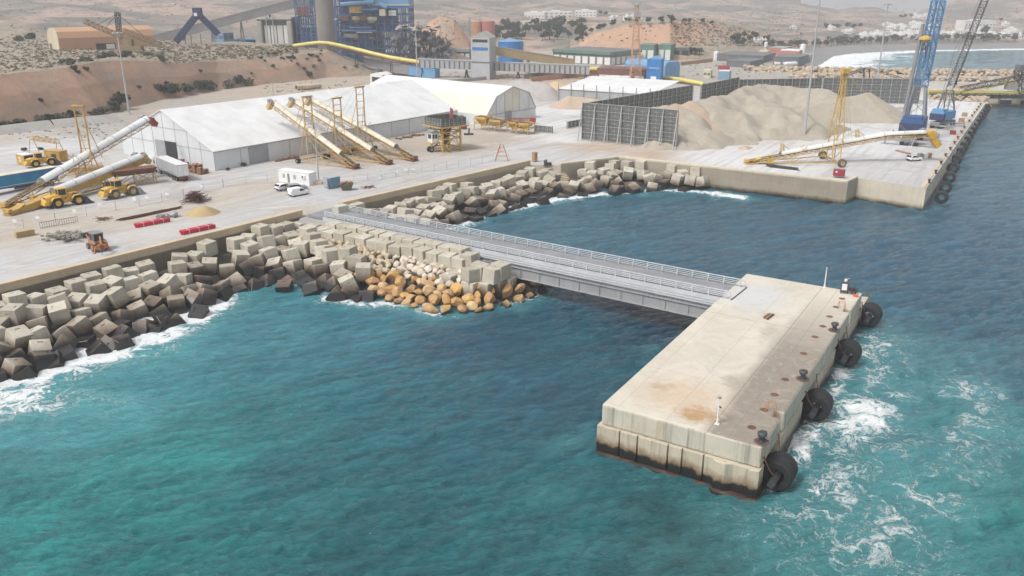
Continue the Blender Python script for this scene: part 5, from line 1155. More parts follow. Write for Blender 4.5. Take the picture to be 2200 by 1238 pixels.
# ================================================================ harbour cranes
def crane(label, q, rz, body, tower, boom_m, base_px, top, boom_dir, leg_m, sc=1.0, lean=(0, 0), tower_h=30):
    t = thing('harbour_crane', label, 'crane', q, rz)
    b = MB(); b.box(-6.2, 6.2, -1.6, 1.6, 1.2, 2.3); b.lathe([(0, 2.3), (2.0, 2.3), (2.0, 3.0), (0, 3.0)], n=18); b.build('chassis', M('plant_grey'), t, bevel=.05)
    for x in (-5, -3.4, 3.4, 5):
        for s in (-1, 1): wheel(t, x, s * 1.6, .75, .75, .6)
    for x in (-5.6, 5.6):
        b = MB(); b.box(x - .35, x + .35, -5.2, 5.2, .95, 1.4)
        for s in (-1, 1): b.tube((x, s * 5.1, .1), (x, s * 5.1, 1.9), .2); b.box(x - .8, x + .8, s * 5.1 - .8, s * 5.1 + .8, 0, .16)
        b.build('outrigger', M('galvanised'), t)
    b = MB(); b.prism([(-5.4, -2.4), (3.6, -2.4), (4.2, -1.2), (4.2, 1.2), (3.6, 2.4), (-5.4, 2.4)], 3.0, 5.9); b.box(-5.4, -2.2, -2.0, 2.0, 5.9, 6.8); b.build('machine_house', M(body), t, bevel=.08)
    b = MB(); b.box(-5.5, -4.4, -2.6, 2.6, 2.8, 5.2); b.build('counterweight', M('deep_blue'), t, bevel=.1)
    b = MB()
    for s in (-1, 1):
        b.beam((3.0, s * 1.9, 5.9), (1.4, s * 1.15, 13), .42, .42); b.beam((-2.0, s * 1.9, 5.9), (-.6, s * 1.15, 13), .42, .42); b.tube((3.0, s * 1.9, 6.2), (-.6, s * 1.15, 12.8), .12, n=4); b.tube((-2, s * 1.9, 6.2), (1.4, s * 1.15, 12.8), .12, n=4)
    b.tube((1.4, -1.15, 13), (-.6, 1.15, 13), .14); b.tube((2.2, -1.5, 9.5), (2.2, 1.5, 9.5), .1); b.tube((2.8, -1.8, 6.4), (2.0, 1.5, 9.5), .09, n=4); b.tube((2.8, 1.8, 6.4), (2.0, -1.5, 9.5), .09, n=4); b.build('tower_legs', M(leg_m), t)
    b = MB(); b.truss((.4, 0, 12.8), (.4 + lean[0], lean[1], tower_h), 2.3, 2.0, int((tower_h - 12.8) / 1.9), .13); b.build('lattice_tower', M(tower), t)
    b = MB(); b.box(1.6, 3.6, -1.1, .9, 14.5, 16.9); b.build('cab', M('white_paint'), t, bevel=.06); b = MB(); b.box(3.55, 3.64, -.9, .7, 14.9, 16.5); b.box(1.9, 3.3, -1.14, -1.08, 15.0, 16.5); b.build('cab_window', M('glass'), t)
    b = MB(); f = Vector((1.6, 0, 14)); e = Vector(boom_dir); b.truss(f, f + e, 2.0, 1.9, 26, .12); b.build('boom', M(boom_m), t)
    b = MB()
    for s in (-.5, .5): b.tube((.4 + lean[0], s, tower_h), tuple(f + e * .95), .04, n=4); b.tube((-4.6, s, 6.5), (.4 + lean[0], s, tower_h), .05, n=4)
    b.build('hoist_rope', M('dark_steel'), t); t.scale = (sc,) * 3; return t
c1 = crane('tall blue lattice harbour crane with dark blue house and yellow hook block', P(1958, 306), PORT + math.radians(90), 'blue_crane', 'lattice_blue', 'lattice_blue', None, None, (4.0, -1.5, 46), 'galvanised', sc=1.2, lean=(1.2, -.8), tower_h=32)
MB().tube((-3.2, 2.2, 6), (-.6, 1.4, 27), .42, n=10).build('luffing_cylinder', M('plant_grey'), c1)
q = PY(1988, 84, c1.location.y - 2); t = thing('hook_block', 'yellow hook block hanging on ropes beside the blue crane tower', 'hook', q, PORT)
b = MB(); b.lathe([(0, .9), (.5, .9), (1.5, .35), (1.6, -.1), (.9, -.5), (.35, -1.0), (0, -1.0)], n=14); b.build('block', M('yellow'), t); b = MB(); b.path([(0, 0, -1), (0, 0, -1.6), (.45, 0, -2.0), (.4, 0, -2.6), (-.1, 0, -2.9), (-.5, 0, -2.5)], .16); b.build('hook', M('rust'), t)
b = MB()
for s in (-.8, .8): b.tube((s, 0, .6), (s * .8 + 2.4, 0, 24), .05, n=4)
b.build('rope', M('dark_steel'), t)
crane('grey harbour crane with blue house and dark leaning boom behind the blue one', P(2024, 273), PORT + math.radians(70), 'lattice_blue', 'galvanised', 'dark_steel', None, None, (2.5, -10.5, 54), 'plant_grey', sc=.88, lean=(.6, -1.8), tower_h=27)
t = thing('access_gangway', 'small grey gangway frame beside the rear crane on the quay', 'gangway', P(2045, 276), PORT); b = MB()
for s in (-.6, .6): b.beam((-3, s, .5), (3.4, s, 1.1), .12, .25); b.tube((-3, s, 1.4), (3.4, s, 2.1), .04)
for x in (-3, 0, 3.2): b.tube((x, -.6, 0), (x, -.6, 2), .06); b.tube((x, .6, 0), (x, .6, 2), .06)
b.build('frame', M('galvanised'), t)

# ================================================================ hopper tower and steel hoppers
t = thing('hopper_tower', 'yellow steel hopper tower on wheels with dark fenced platform and white cab', 'hopper', P(958, 322), math.radians(38))
b = MB(); Z0, Wt = 6.6, 2.9
for sx in (-1, 1):
    for sy in (-1, 1): b.beam((sx * Wt, sy * Wt, 0), (sx * Wt, sy * Wt, Z0), .42, .42)
for z in (.8, 3.4, 5.2):
    for s in (-1, 1): b.beam((-Wt, s * Wt, z), (Wt, s * Wt, z), .25, .28); b.beam((s * Wt, -Wt, z), (s * Wt, Wt, z), .25, .28)
for s in (-1, 1):
    for (a0, z0, a1, z1) in ((-Wt, 3.4, Wt, 5.2), (Wt, 3.4, -Wt, 5.2), (-Wt, .8, 0, 3.4), (Wt, .8, 0, 3.4), (-Wt, 5.2, 0, Z0), (Wt, 5.2, 0, Z0)): b.tube((a0, s * Wt, z0), (a1, s * Wt, z1), .1, n=4); b.tube((s * Wt, a0, z0), (s * Wt, a1, z1), .1, n=4)
b.build('frame', M('yellow'), t)
b = MB(); b.lathe([(2.4, Z0), (.7, 2.4), (.7, 1.6), (.6, 1.6), (.6, 2.4), (2.2, Z0)], n=4); b.build('hopper', M('rust'), t)
b = MB(); b.box(-4.6, 4.6, -4.6, 4.6, Z0, Z0 + .25); b.build('platform', M('yellow'), t); f = MB(); r = MB()
for s in (-1, 1):
    f.box(-4.0, 4.0, s * 4.0 - .04, s * 4.0 + .04, Z0 + .3, Z0 + 2.4); f.box(s * 4.0 - .04, s * 4.0 + .04, -4.0, 4.0, Z0 + .3, Z0 + 2.4)
    for z in (.75, 1.3): r.tube((-4.5, s * 4.5, Z0 + z), (4.5, s * 4.5, Z0 + z), .05, n=4); r.tube((s * 4.5, -4.5, Z0 + z), (s * 4.5, 4.5, Z0 + z), .05, n=4)
    for i in range(7): x = -4.5 + 1.5 * i; r.tube((x, s * 4.5, Z0), (x, s * 4.5, Z0 + 1.3), .05, n=4); r.tube((s * 4.5, x, Z0), (s * 4.5, x, Z0 + 1.3), .05, n=4); r.tube((x * .89, s * 4.06, Z0), (x * .89, s * 4.06, Z0 + 2.5), .06, n=4); r.tube((s * 4.06, x * .89, Z0), (s * 4.06, x * .89, Z0 + 2.5), .06, n=4)
f.build('screen_wall', M('mesh_net'), t); r.build('railing', M('net_frame'), t)
b = MB(); b.box(-5.4, -3.5, -1.6, .6, 2.6, 5.2); b.build('cab', M('white_paint'), t, bevel=.05); b = MB(); b.ext([(-5.6, 5.2), (-3.3, 5.2), (-3.3, 5.5), (-4.5, 6.0), (-5.6, 5.5)], -1.8, .8); b.build('cab_roof', M('steel'), t)
b = MB(); b.box(-5.2, -4.6, -1.66, -1.59, 3.7, 4.8); b.box(-4.4, -3.8, -1.66, -1.59, 3.7, 4.8); b.box(-5.46, -5.39, -1.2, .2, 3.7, 4.8); b.build('cab_window', M('glass'), t)
b = MB(); b.box(-5.6, -2.9, -1.9, .9, 2.4, 2.6)
for i in range(9): b.obox((-1.6 + .28 * i - 1.6, -3.5, 2.3 - .27 * i), .32, .9, .05)
b.beam((-3.4, -3.9, 2.5), (-.6, -3.9, 0), .1, .2); b.beam((-3.4, -3.1, 2.5), (-.6, -3.1, 0), .1, .2); b.tube((-3.4, -3.9, 3.5), (-.6, -3.9, 1), .04); b.build('stairs', M('yellow'), t)
for s in (-.5, .5): wheel(t, -5.2, -.4 + s, .75, .75, .5)
b = MB(); b.beam((-5.2, -.4, .8), (-2.9, -.4, 2.0), .25, .25); b.build('axle_arm', M('dark_steel'), t)
t = thing('lifting_board', 'faded red board standing on the hopper tower platform', 'board', P(958, 322) + Vector((1.6, 2.2, Z0 + .25)), math.radians(20)); b = MB(); b.box(-.1, .1, -1.1, 1.1, 1.6, 4.0); b.build('board', M('dull_red'), t); b = MB(); b.tube((0, -.8, 0), (0, -.8, 1.6), .08); b.tube((0, .8, 0), (0, .8, 1.6), .08); b.build('legs', M('steel'), t)
def hopper(q, rz, w, h, mat, label, rnd=False):
    t = thing('steel_hopper', label, 'hopper', q, rz, 'steel hoppers by the tent'); b = MB(); a = w / 2
    for sx in (-1, 1):
        for sy in (-1, 1): b.beam((sx * a, sy * a, 0), (sx * a, sy * a, h), .2, .2)
    for s in (-1, 1):
        for z in (h * .55, h): b.beam((-a, s * a, z), (a, s * a, z), .18, .2); b.beam((s * a, -a, z), (s * a, a, z), .18, .2)
        b.tube((-a, s * a, h * .55), (0, s * a, h), .08, n=4); b.tube((a, s * a, h * .55), (0, s * a, h), .08, n=4); b.tube((s * a, -a, h * .55), (s * a, 0, h), .08, n=4); b.tube((s * a, a, h * .55), (s * a, 0, h), .08, n=4); b.tube((-a, s * a, 0), (a, s * a, h * .55), .06, n=4)
    b.build('frame', M(mat), t); b = MB(); n = 18 if rnd else 4; k = 1.35 if not rnd else 1.12
    b.lathe([(a * k, h + .5), (a * k, h), (a * .35, h * .35), (a * .3, h * .35), (a * k * .94, h), (a * k * .96, h + .5), (a * k, h + .5)], n=n); o = b.build('bin', M(mat), t); o.rotation_euler.z = 0 if rnd else math.pi / 4
    b = MB(); b.lathe([(0, h + .2), (a * k * .95, h + .2), (a * k * .95, h + .15), (0, h + .15)], n=n); o = b.build('grating', M('dark_steel'), t); o.rotation_euler.z = 0 if rnd else math.pi / 4
hopper(P(1039, 279), PORT, 4.2, 3.7, 'yellow', 'bright yellow square steel hopper at the corner of the cream tent')
hopper(P(1070, 282), PORT, 4.0, 3.2, 'pale_yellow', 'faded square steel hopper between the yellow square one and the round one')
hopper(P(1104, 285), PORT, 3.2, 3.0, 'ochre', 'smaller ochre square hopper touching the round hopper'); hopper(P(1129, 287), PORT, 4.0, 2.9, 'yellow', 'round topped yellow hopper next to the low grey panel', True)
t = thing('crane_jib', 'dark red crane jib section lying at the tent gable door', 'jib', P(1121, 266), math.radians(-8)); b = MB(); b.truss((-4.5, 0, 1.3), (3, 0, 1.3), .8, .8, 7, .09); b.obox((3.6, 0, 1.2), 2.0, 1.0, 1.4); b.build('lattice', M('dull_red'), t); b = MB(); b.box(-4, 3.5, -.3, .3, 0, .8); b.build('trestle', M('steel'), t)
t = thing('clamshell_grab', 'black clamshell grab standing behind the hopper tower', 'grab', P(995, 278), .4); b = MB(); b.lathe([(0, 0), (1.1, .2), (1.3, 1.2), (.4, 1.6), (0, 1.6)], n=12); b.build('bucket', M('rust'), t); b = MB(); b.beam((-.5, 0, 1.4), (-.9, 0, 3.6), .3, .3); b.beam((.5, 0, 1.4), (-.2, 0, 3.8), .3, .3); b.obox((-.5, 0, 3.9), 1.2, .7, .8); b.build('arms', M('dark_steel'), t)
t = thing('spreader_block', 'grey clump of crane gear lying on the yard near the hopper tower', 'gear', P(1007, 290), .2); b = MB()
for x in (-.9, 0, .9): b.lathe([(0, 0), (.55, 0), (.55, .5), (0, .6)], c=(x, 0, 0), n=10)
b.tube((0, 0, .4), (.2, 0, 1.9), .25); b.build('gear', M('dark_steel'), t)
rubble('scrap_pile', 'rusty scrap piled along the grey tent wall', [(P(853 + 7.0 * i, 300 - 1.5 * i + random.uniform(-2, 2), 5.2), random.uniform(.5, 1.0)) for i in range(9)] + [(P(596 + 5 * i, 346 - i, 5.2), random.uniform(.5, .9)) for i in range(9)], M('rust'), 9, cat='scrap')

# ================================================================ vehicles
def loader(label, a, b_, body='bright_yellow', tyre_m='rubber', bucket='dark_steel', sc=1.0):
    rz = ang(a, b_); t = thing('wheel_loader', label, 'loader', (a + b_) / 2, rz); t.scale = (sc,) * 3; wb = 1.95
    for x in (-wb, wb):
        for s in (-1, 1): wheel(t, x, s * 1.25, 1.02, 1.02, .78, tyre_m, body)
    m = MB(); m.extx([(-.85, .8)] * 0 or [(-.85, .75), (.85, .75), (.9, 1.5), (-.9, 1.5)], -3.2, .2); m.ext([(-4.1, 1.15), (-.4, 1.0), (-.4, 2.35), (-2.6, 2.5), (-3.9, 2.2)], -.95, .95); m.build('rear_body', M(body), t, bevel=.08)
    m = MB(); m.ext([(-4.5, .7), (-3.4, .7), (-3.3, 1.5), (-4.2, 1.6)], -1.15, 1.15); m.build('counterweight', M(body), t, bevel=.1)
    m = MB(); m.box(-3.95, -3.55, -.8, .8, 1.6, 2.2); m.build('grille', M('dark_steel'), t)
    m = MB(); m.ext([(-.2, .8), (2.3, .8), (2.4, 1.5), (1.4, 2.5), (.6, 2.4), (-.1, 1.6)], -.65, .65)
    for s in (-1, 1):
        for x in (-wb, wb): m.ext([(x - 1.15, 1.55), (x - .7, 2.05), (x + .7, 2.1), (x + 1.2, 1.6), (x + .7, 2.22), (x - .7, 2.2)], s * 1.3 - .4, s * 1.3 + .4)
    m.build('front_body', M(body), t, bevel=.04)
    m = MB(); m.box(-1.5, .15, -.8, .8, 1.9, 2.35); m.box(-1.6, .25, -.9, .9, 3.55, 3.72)
    for x in (-1.45, .08):
        for y in (-.75, .75): m.box(x - .06, x + .06, y - .06, y + .06, 2.3, 3.6)
    cb = m.build('cab', M(body), t); m = MB(); m.box(-1.42, .06, -.74, .74, 2.35, 3.54); m.build('window', M('glass'), cb)
    m = MB()
    for s in (-1, 1): m.beam((1.2, s * .55, 2.3), (3.3, s * .6, 1.0), .22, .45); m.tube((1.0, s * .3, 1.6), (2.8, s * .3, 1.4), .12)
    m.beam((1.3, 0, 2.4), (3.0, 0, 1.7), .2, .3); m.build('lift_arm', M('dark_steel'), t)
    m = MB(); m.ext([(3.1, .12), (4.9, .05), (4.95, .12), (3.9, .45), (3.45, .9), (3.5, 1.6), (3.35, 1.65), (3.0, 1.1)], -1.6, 1.6); m.ext([(3.1, .15), (4.6, .1), (3.6, 1.5), (3.2, 1.4)], -1.65, -1.58); m.ext([(3.1, .15), (4.6, .1), (3.6, 1.5), (3.2, 1.4)], 1.58, 1.65); m.build('bucket', M(bucket), t)
    m = MB(); m.tube((-2.4, .5, 2.4), (-2.4, .5, 3.2), .08); m.build('exhaust', M('dark_steel'), t); return t
loader('bright yellow wheel loader with black bucket lowered beside the covered conveyor', P(122, 445), P(165, 438))
loader('faded orange yellow wheel loader with grey bucket in front of the rusty hopper', P(243, 426), P(278, 419), 'yellow', 'dusty_rubber', 'steel')
loader('small yellow loader working far behind the cream tent', P(1229, 232), P(1241, 233), 'yellow', 'dusty_rubber', 'dark_steel', .62)
loader('partly hidden yellow loader between the orange container and the blue trailer', P(80, 358), P(104, 355), 'bright_yellow', 'rubber', 'dark_steel', .9)
def backhoe():
    a, c = P(219, 541), P(199, 531); rz = ang(a, c); t = thing('backhoe_loader', 'worn orange backhoe loader with grey cab beside the parapet', 'backhoe', (a + c) / 2, rz); o = 'orange_rust'
    for s in (-1, 1): wheel(t, -1.15, s * .95, .8, .8, .5, 'dusty_rubber', o); wheel(t, 1.3, s * .9, .52, .52, .36, 'dusty_rubber', o)
    m = MB(); m.ext([(-1.6, .7), (2.3, .6), (2.3, 1.5), (.5, 1.65), (-1.6, 1.3)], -.5, .5); m.ext([(-2.0, 1.45), (-.4, 1.45), (-.5, 1.75), (-1.6, 1.75)], -1.15, -.7); m.ext([(-2.0, 1.45), (-.4, 1.45), (-.5, 1.75), (-1.6, 1.75)], .7, 1.15); m.build('body', M(o), t, bevel=.05)
    m = MB(); m.box(-1.55, .45, -.85, .85, 2.95, 3.1); m.box(-1.4, .35, -.75, .75, 1.3, 1.8)
    for x in (-1.4, .35):
        for y in (-.75, .75): m.box(x - .05, x + .05, y - .05, y + .05, 1.7, 3.0)
    cb = m.build('cab', M('plant_grey'), t); m = MB(); m.box(-1.37, .32, -.72, .72, 1.8, 2.94); m.build('window', M('glass'), cb)
    m = MB()
    for s in (-1, 1): m.beam((.6, s * .55, 1.5), (2.6, s * .55, 2.2), .14, .25)
    m.build('loader_arm', M(o), t); m = MB(); m.ext([(2.4, 1.7), (3.6, 2.1), (3.7, 2.2), (2.9, 2.5), (2.5, 2.4)], -1.1, 1.1); m.build('front_bucket', M('dark_steel'), t)
    m = MB(); m.box(-2.3, -1.7, -.95, .95, .5, 1.2)
    for s in (-1, 1): m.tube((-2.0, s * .95, 1.1), (-2.2, s * 1.3, .05), .1); m.box(-2.45, -1.95, s * 1.3 - .25, s * 1.3 + .25, 0, .08)
    m.build('stabiliser', M(o), t)
    m = MB(); m.beam((-2.2, 0, .9), (-3.0, .3, 2.7), .3, .45); m.beam((-2.9, .3, 2.8), (-4.6, .9, 1.9), .24, .34); m.tube((-2.4, 0, 1.6), (-3.1, .3, 2.9), .09); m.build('digger_arm', M(o), t); m = MB(); m.obox((-4.75, .95, 1.4), .55, .6, .8, ry=.3); m.beam((-4.6, .95, .3), (-4.5, .9, 1.0), .1, .14); m.build('digger_bucket', M('rust'), t); return t
backhoe()
def truck(label, rear, front, side, roof, cab, Lt=13.4, cabm=True, name='articulated_truck'):
    rz = ang(rear, front); t = thing(name, label, 'truck', rear, rz)
    m = MB(); m.box(0, Lt, -1.26, 1.26, 1.25, 3.9); m.build('trailer_side', M(side), t, bevel=.03); m = MB(); m.box(-.03, Lt + .03, -1.29, 1.29, 3.9, 4.0); m.build('trailer_roof', M(roof), t)
    m = MB(); m.box(-.05, 0, -1.15, -.03, 1.4, 3.8); m.box(-.05, 0, .03, 1.15, 1.4, 3.8); m.build('rear_door', M('white_paint'), t); m = MB(); m.box(-.1, .1, -1.2, 1.2, .75, 1.0); m.build('bumper', M('dull_red'), t)
    m = MB(); m.box(.2, Lt - .3, -.5, .5, .95, 1.24); m.box(4.8, 9.5, -1.2, -.9, .6, 1.1); m.box(4.8, 9.5, .9, 1.2, .6, 1.1); m.build('chassis', M('dark_steel'), t)
    for x in (1.6, 2.9, 4.2):
        for s in (-1, 1): wheel(t, x, s * 1.05, .5, .5, .42)
    if cabm:
        m = MB(); m.ext([(Lt + .5, .7), (Lt + 2.9, .7), (Lt + 2.95, 2.0), (Lt + 2.7, 3.3), (Lt + 2.0, 3.7), (Lt + .6, 3.7)], -1.24, 1.24); c = m.build('cab', M(cab), t, bevel=.06)
        m = MB(); m.ext([(Lt + 2.93, 2.0), (Lt + 2.97, 2.0), (Lt + 2.76, 3.2), (Lt + 2.72, 3.2)], -1.1, 1.1); m.box(Lt + 1.6, Lt + 2.5, -1.27, -1.24, 2.05, 2.9); m.box(Lt + 1.6, Lt + 2.5, 1.24, 1.27, 2.05, 2.9); m.build('window', M('glass'), c)
        for x in (Lt + 2.2, Lt - 1.2):
            for s in (-1, 1): wheel(t, x, s * 1.05, .5, .5, .42)
    return t
a, c = P(397, 391), P(328, 361)
tg = truck('white cab truck with grey curtain trailer parked by the tent gable', a, c, 'curtain_grey', 'white_cover', 'white_paint', 13.4)
m = MB()
for s in (-1, 1):
    for i in range(24): m.box(.3 + i * .55, .34 + i * .55, s * 1.265 - .01, s * 1.265 + .01, 1.3, 1.75)
m.build('curtain_strap', M('dark_steel'), tg)
a, c = P(122, 395), P(-20, 420)
tb = truck('long blue curtain side trailer behind the two covered conveyors', a, c, 'truck_blue', 'cream_cover', 'white_paint', 14.5)
m = MB(); m.box(.2, 14.3, -1.275, -1.262, 1.55, 1.64); m.box(.2, 14.3, 1.262, 1.275, 1.55, 1.64); m.build('stripe', M('white_paint'), tb)
def car(label, rear, front, mat, L=4.3, kind='van'):
    rz = ang(rear, front); t = thing('parked_van' if kind == 'van' else 'parked_car', label, 'van' if kind == 'van' else 'car', (rear + front) / 2, rz); h = L / 2; w = .86
    if kind == 'van': prof = [(-h, .35), (h, .35), (h, .8), (h - .15, 1.0), (h - .95, 1.15), (h - 1.65, 1.75), (h - 2.1, 1.84), (-h + .2, 1.86), (-h, 1.6)]
    else: prof = [(-h, .35), (h, .35), (h, .72), (h - .2, .88), (h - 1.15, .98), (h - 1.95, 1.42), (h - 2.6, 1.5), (-h + .5, 1.46), (-h + .05, 1.05)]
    b = MB(); b.ext(prof, -w, w); bo_ = b.build('body', M(mat), t, bevel=.10)
    g_ = MB()
    if kind == 'van':
        g_.ext([(h - .98, 1.18), (h - 1.66, 1.74), (h - 1.62, 1.78), (h - .92, 1.2)], -w + .1, w - .1)
        for s in (-1, 1): g_.ext([(h - 1.2, 1.14), (h - 1.72, 1.62), (h - 2.4, 1.66), (h - 2.4, 1.14)], s * w - .012, s * w + .012)
    else:
        g_.ext([(h - 1.18, 1.0), (h - 1.94, 1.41), (h - 1.9, 1.44), (h - 1.12, 1.02)], -w + .1, w - .1); g_.ext([(-h + .08, 1.08), (-h + .45, 1.42), (-h + .40, 1.44), (-h + .02, 1.1)], -w + .1, w - .1)
        for s in (-1, 1): g_.ext([(h - 1.35, .98), (h - 2.0, 1.36), (h - 2.7, 1.42), (-h + .75, 1.38), (-h + .4, 1.0)], s * w - .012, s * w + .012)
    g_.build('window', M('glass'), t)
    for x in (-h + .75, h - .8):
        for s in (-1, 1): wheel(t, x, s * (w - .1), .31, .31, .2, 'rubber', 'steel')
    l = MB(); l.box(-h - .01, -h + .05, -.8, .8, .38, .6); l.build('bumper', M('dark_steel'), t)
    for s in (-1, 1): l = MB(); l.box(h - .08, h + .012, s * .62 - .16, s * .62 + .16, .66, .82); l.build('headlight', M('lamp_head'), t); l = MB(); l.box(-h - .012, -h + .05, s * .74 - .08, s * .74 + .08, .85, 1.25 if kind == 'van' else 1.0); l.build('tail_light', M('dull_red'), t)
    return t
car('white panel van parked nearest the sea wall by the office cabin', P(624, 424), P(660, 417), 'car_white', 4.4, 'van')
car('white hatchback parked left of the silver car by the office cabin', P(599, 410), P(624, 405), 'car_white', 4.2, 'car')
car('silver estate car parked between the white van and the cabin', P(619, 411), P(656, 407), 'car_silver', 4.5, 'car')
car('white car alone on the grey quay near the tyre fenders', P(1956, 346), P(1971, 345), 'car_white', 3.9, 'car')

# ================================================================ yard objects
def box_thing(name, label, cat, q, rz, size, mat, **k):
    t = thing(name, label, cat, q, rz); x, y, z = size; MB().box(0, x, 0, y, 0, z).build('body', M(mat), t, bevel=.04); return t
a, c = P(599.5, 391), P(665, 400); L_ = (c - a).xy.length
t = box_thing('office_cabin', 'long white site office cabin with small windows and grey door behind the cars', 'cabin', a, ang(a, c), (L_, 2.5, 2.75), 'cabin')
MB().box(-.06, L_ + .06, -.06, 2.56, 2.75, 2.84).build('roof', M('cabin'), t); MB().box(L_ * .30, L_ * .37, -.05, -.004, .2, 2.25).build('door', M('plant_grey'), t)
for f in (.14, .50): MB().box(L_ * f, L_ * f + .7, -.05, -.004, 1.1, 2.1).build('window', M('curtain_grey'), t)
b = MB(); b.box(L_ * .79, L_ * .79 + .85, -.32, -.004, 1.6, 2.25); ac = b.build('air_conditioner', M('white_paint'), t); MB().box(L_ * .79 + .06, L_ * .79 + .5, -.33, -.322, 1.68, 2.18).build('fan', M('dark_steel'), ac)
a, c = P(710, 406.5), P(723.6, 403.5); d = P(692, 404); L_ = (c - a).xy.length
t = thing('site_container', 'small blue steel container with open pale doors by the light pole', 'container', a, ang(a, c)); wd = 2.2
MB().box(0, 2.9, 0, wd, .1, 2.35).build('body', M('container_blue'), t, bevel=.03); MB().box(-.04, 2.94, -.04, wd + .04, 2.35, 2.42).build('roof', M('curtain_grey'), t)
MB().box(-.06, 0, .9, wd - .05, .15, 2.3).build('door', M('curtain_grey'), t); MB().obox((-.45, .15, 1.2), .9, .06, 2.1, rz=.5).build('door', M('curtain_grey'), t)
b = MB()
for i in range(9): b.box(.2 + i * .3, .3 + i * .3, -.03, 0, .25, 2.25)
b.build('ribs', M('container_blue'), t)
t = thing('rubbish_skip', 'green skip heaped with rusty scrap beside the blue container', 'skip', P(745, 408), .15); MB().ext([(-.9, 0), (.9, 0), (1.5, 1.4), (-1.5, 1.4)], -.9, .9).build('skip_body', M('olive'), t, bevel=.03)
b = MB(); g = random.Random(3)
for i in range(40): x, y, z = g.uniform(-1.2, 1.2), g.uniform(-.8, .8), 1.3 + g.uniform(0, .55); b.obox((x, y, z), g.uniform(.2, .7), g.uniform(.1, .5), g.uniform(.03, .2), g.uniform(0, 3), g.uniform(-.6, .6), g.uniform(-.6, .6))
b.build('scrap_load', M('pallet'), t)
def sticks(name, label, cat, q, n, L, R, hgt, mat, seed, r=.03, dirn=None):
    g = random.Random(seed); b = MB()
    for i in range(n):
        a0 = g.uniform(0, 6.28) if dirn is None else dirn + g.gauss(0, .03); l = L * g.uniform(.5, 1); d_ = abs(g.gauss(0, .45)); x, y = R * d_ * math.cos(i * 2.4), R * d_ * math.sin(i * 2.4)
        z = hgt * max(.05, (1 - d_)) * g.uniform(.2, 1); dz = g.uniform(-.3, .3) * (1 if dirn is None else .02)
        b.tube((x - math.cos(a0) * l / 2, y - math.sin(a0) * l / 2, max(.03, z - dz)), (x + math.cos(a0) * l / 2, y + math.sin(a0) * l / 2, max(.03, z + dz)), r, n=4)
    o = b.build(name, M(mat)); o.location = q; return tag(o, label, cat)
sticks('rebar_heap', 'tangled dark red heap of reinforcing steel beside the sand pile', 'steel', P(421, 434), 170, 3.0, 3.0, 2.3, 'rebar', 5, .05)
d = ang(P(255, 474), P(388, 447)); q = (P(255, 474) + P(388, 447)) / 2
sticks('steel_bars', 'long rusty steel bars laid on the tan ground behind the red bundles', 'steel', q, 60, 13.5, .9, .35, 'rebar', 6, .05, d)
sticks('steel_bars', 'small tangle of bent rods on the ground near the long bars', 'steel', P(222, 472), 26, 2.6, 1.6, .5, 'rust', 7, .035)
sticks('steel_bars', 'dark steel sections laid behind the mole wall beside the tail of the conveyor', 'steel', P(1680, 362), 26, 8, 1.0, .7, 'dark_steel', 8, .14, ang(P(1642, 358), P(1712, 366)))
sticks('loose_bars', 'short bars lying on the ground by the skip', 'steel', P(793, 403), 20, 2.6, 1.4, .3, 'rust', 9, .04)
def bundle(label, a, c):
    t = thing('red_bundle', label, 'bundle', (a + c) / 2, ang(a, c), 'red bundles of formwork beams'); L_ = (c - a).xy.length; g = random.Random(2)
    for i in range(4):
        for j in range(2): o = g.uniform(-.12, .12); MB().box(-L_ / 2 + o, L_ / 2 + o, -.6 + i * .31, -.30 + i * .31, .06 + j * .36, .40 + j * .36).build('beam', M('red'), t, bevel=.03)
    for f in (-.3, 0, .3): b = MB(); b.box(L_ * f - .03, L_ * f + .03, -.63, .64, .04, .80); b.build('strap', M('white_paint'), t)
bundle('longer bundle of bright red beams with white straps near the sand pile', P(292, 490), P(362, 476)); bundle('shorter bundle of bright red beams lying close to the parapet', P(390, 505), P(459, 490))
q = P(432, 458); q.z = YZ + 1.7; heap('pale yellow sand pile below the rebar heap', [q], M('sand_pile'), .62, .3, 41, .35)
rubble('rubble_pile', 'heap of broken grey paving slabs behind the backhoe', [(P(142 + random.gauss(0, 17), 506 + random.gauss(0, 3.5), 5.1 + max(0, random.gauss(.5, .3))), random.uniform(.2, .55)) for i in range(150)], M('rubble'), 12, cat='rubble')
rubble('grey_bales', 'grey bagged bales lying behind the longer red bundle', [(P(x, y, 5.5), .75) for x, y in ((341, 466), (348, 465), (356, 463), (371, 460), (376, 461))], M('steel'), 13, cat='bales')
t = thing('timber_pack', 'pack of pale yellow timber boards on the tan ground at the left', 'timber', P(54, 508), ang(P(38, 512), P(70, 506)))
for j in range(4): MB().box(-1.5, 1.5, -.6, .6, .05 + j * .27, .28 + j * .27).build('board_layer', M('sand_pile'), t, bevel=.02)
for i, (x, y, w_) in enumerate(((107, 489, 'darker'), (149, 482, 'rust coloured'))):
    t = thing('site_barrier', 'low %s mesh barrier standing behind the rubble heap' % w_, 'barrier', P(x, y), ang(P(92, 490), P(170, 476)) + .05); b = MB()
    for z in (.2, 1.2): b.tube((-1.6, 0, z), (1.6, 0, z), .05, n=4)
    for k_ in range(9): b.tube((-1.6 + .4 * k_, 0, .1), (-1.6 + .4 * k_, 0, 1.2), .03, n=4)
    b.build('frame', M('rust' if i else 'dark_steel'), t)
t = None
g = random.Random(12)
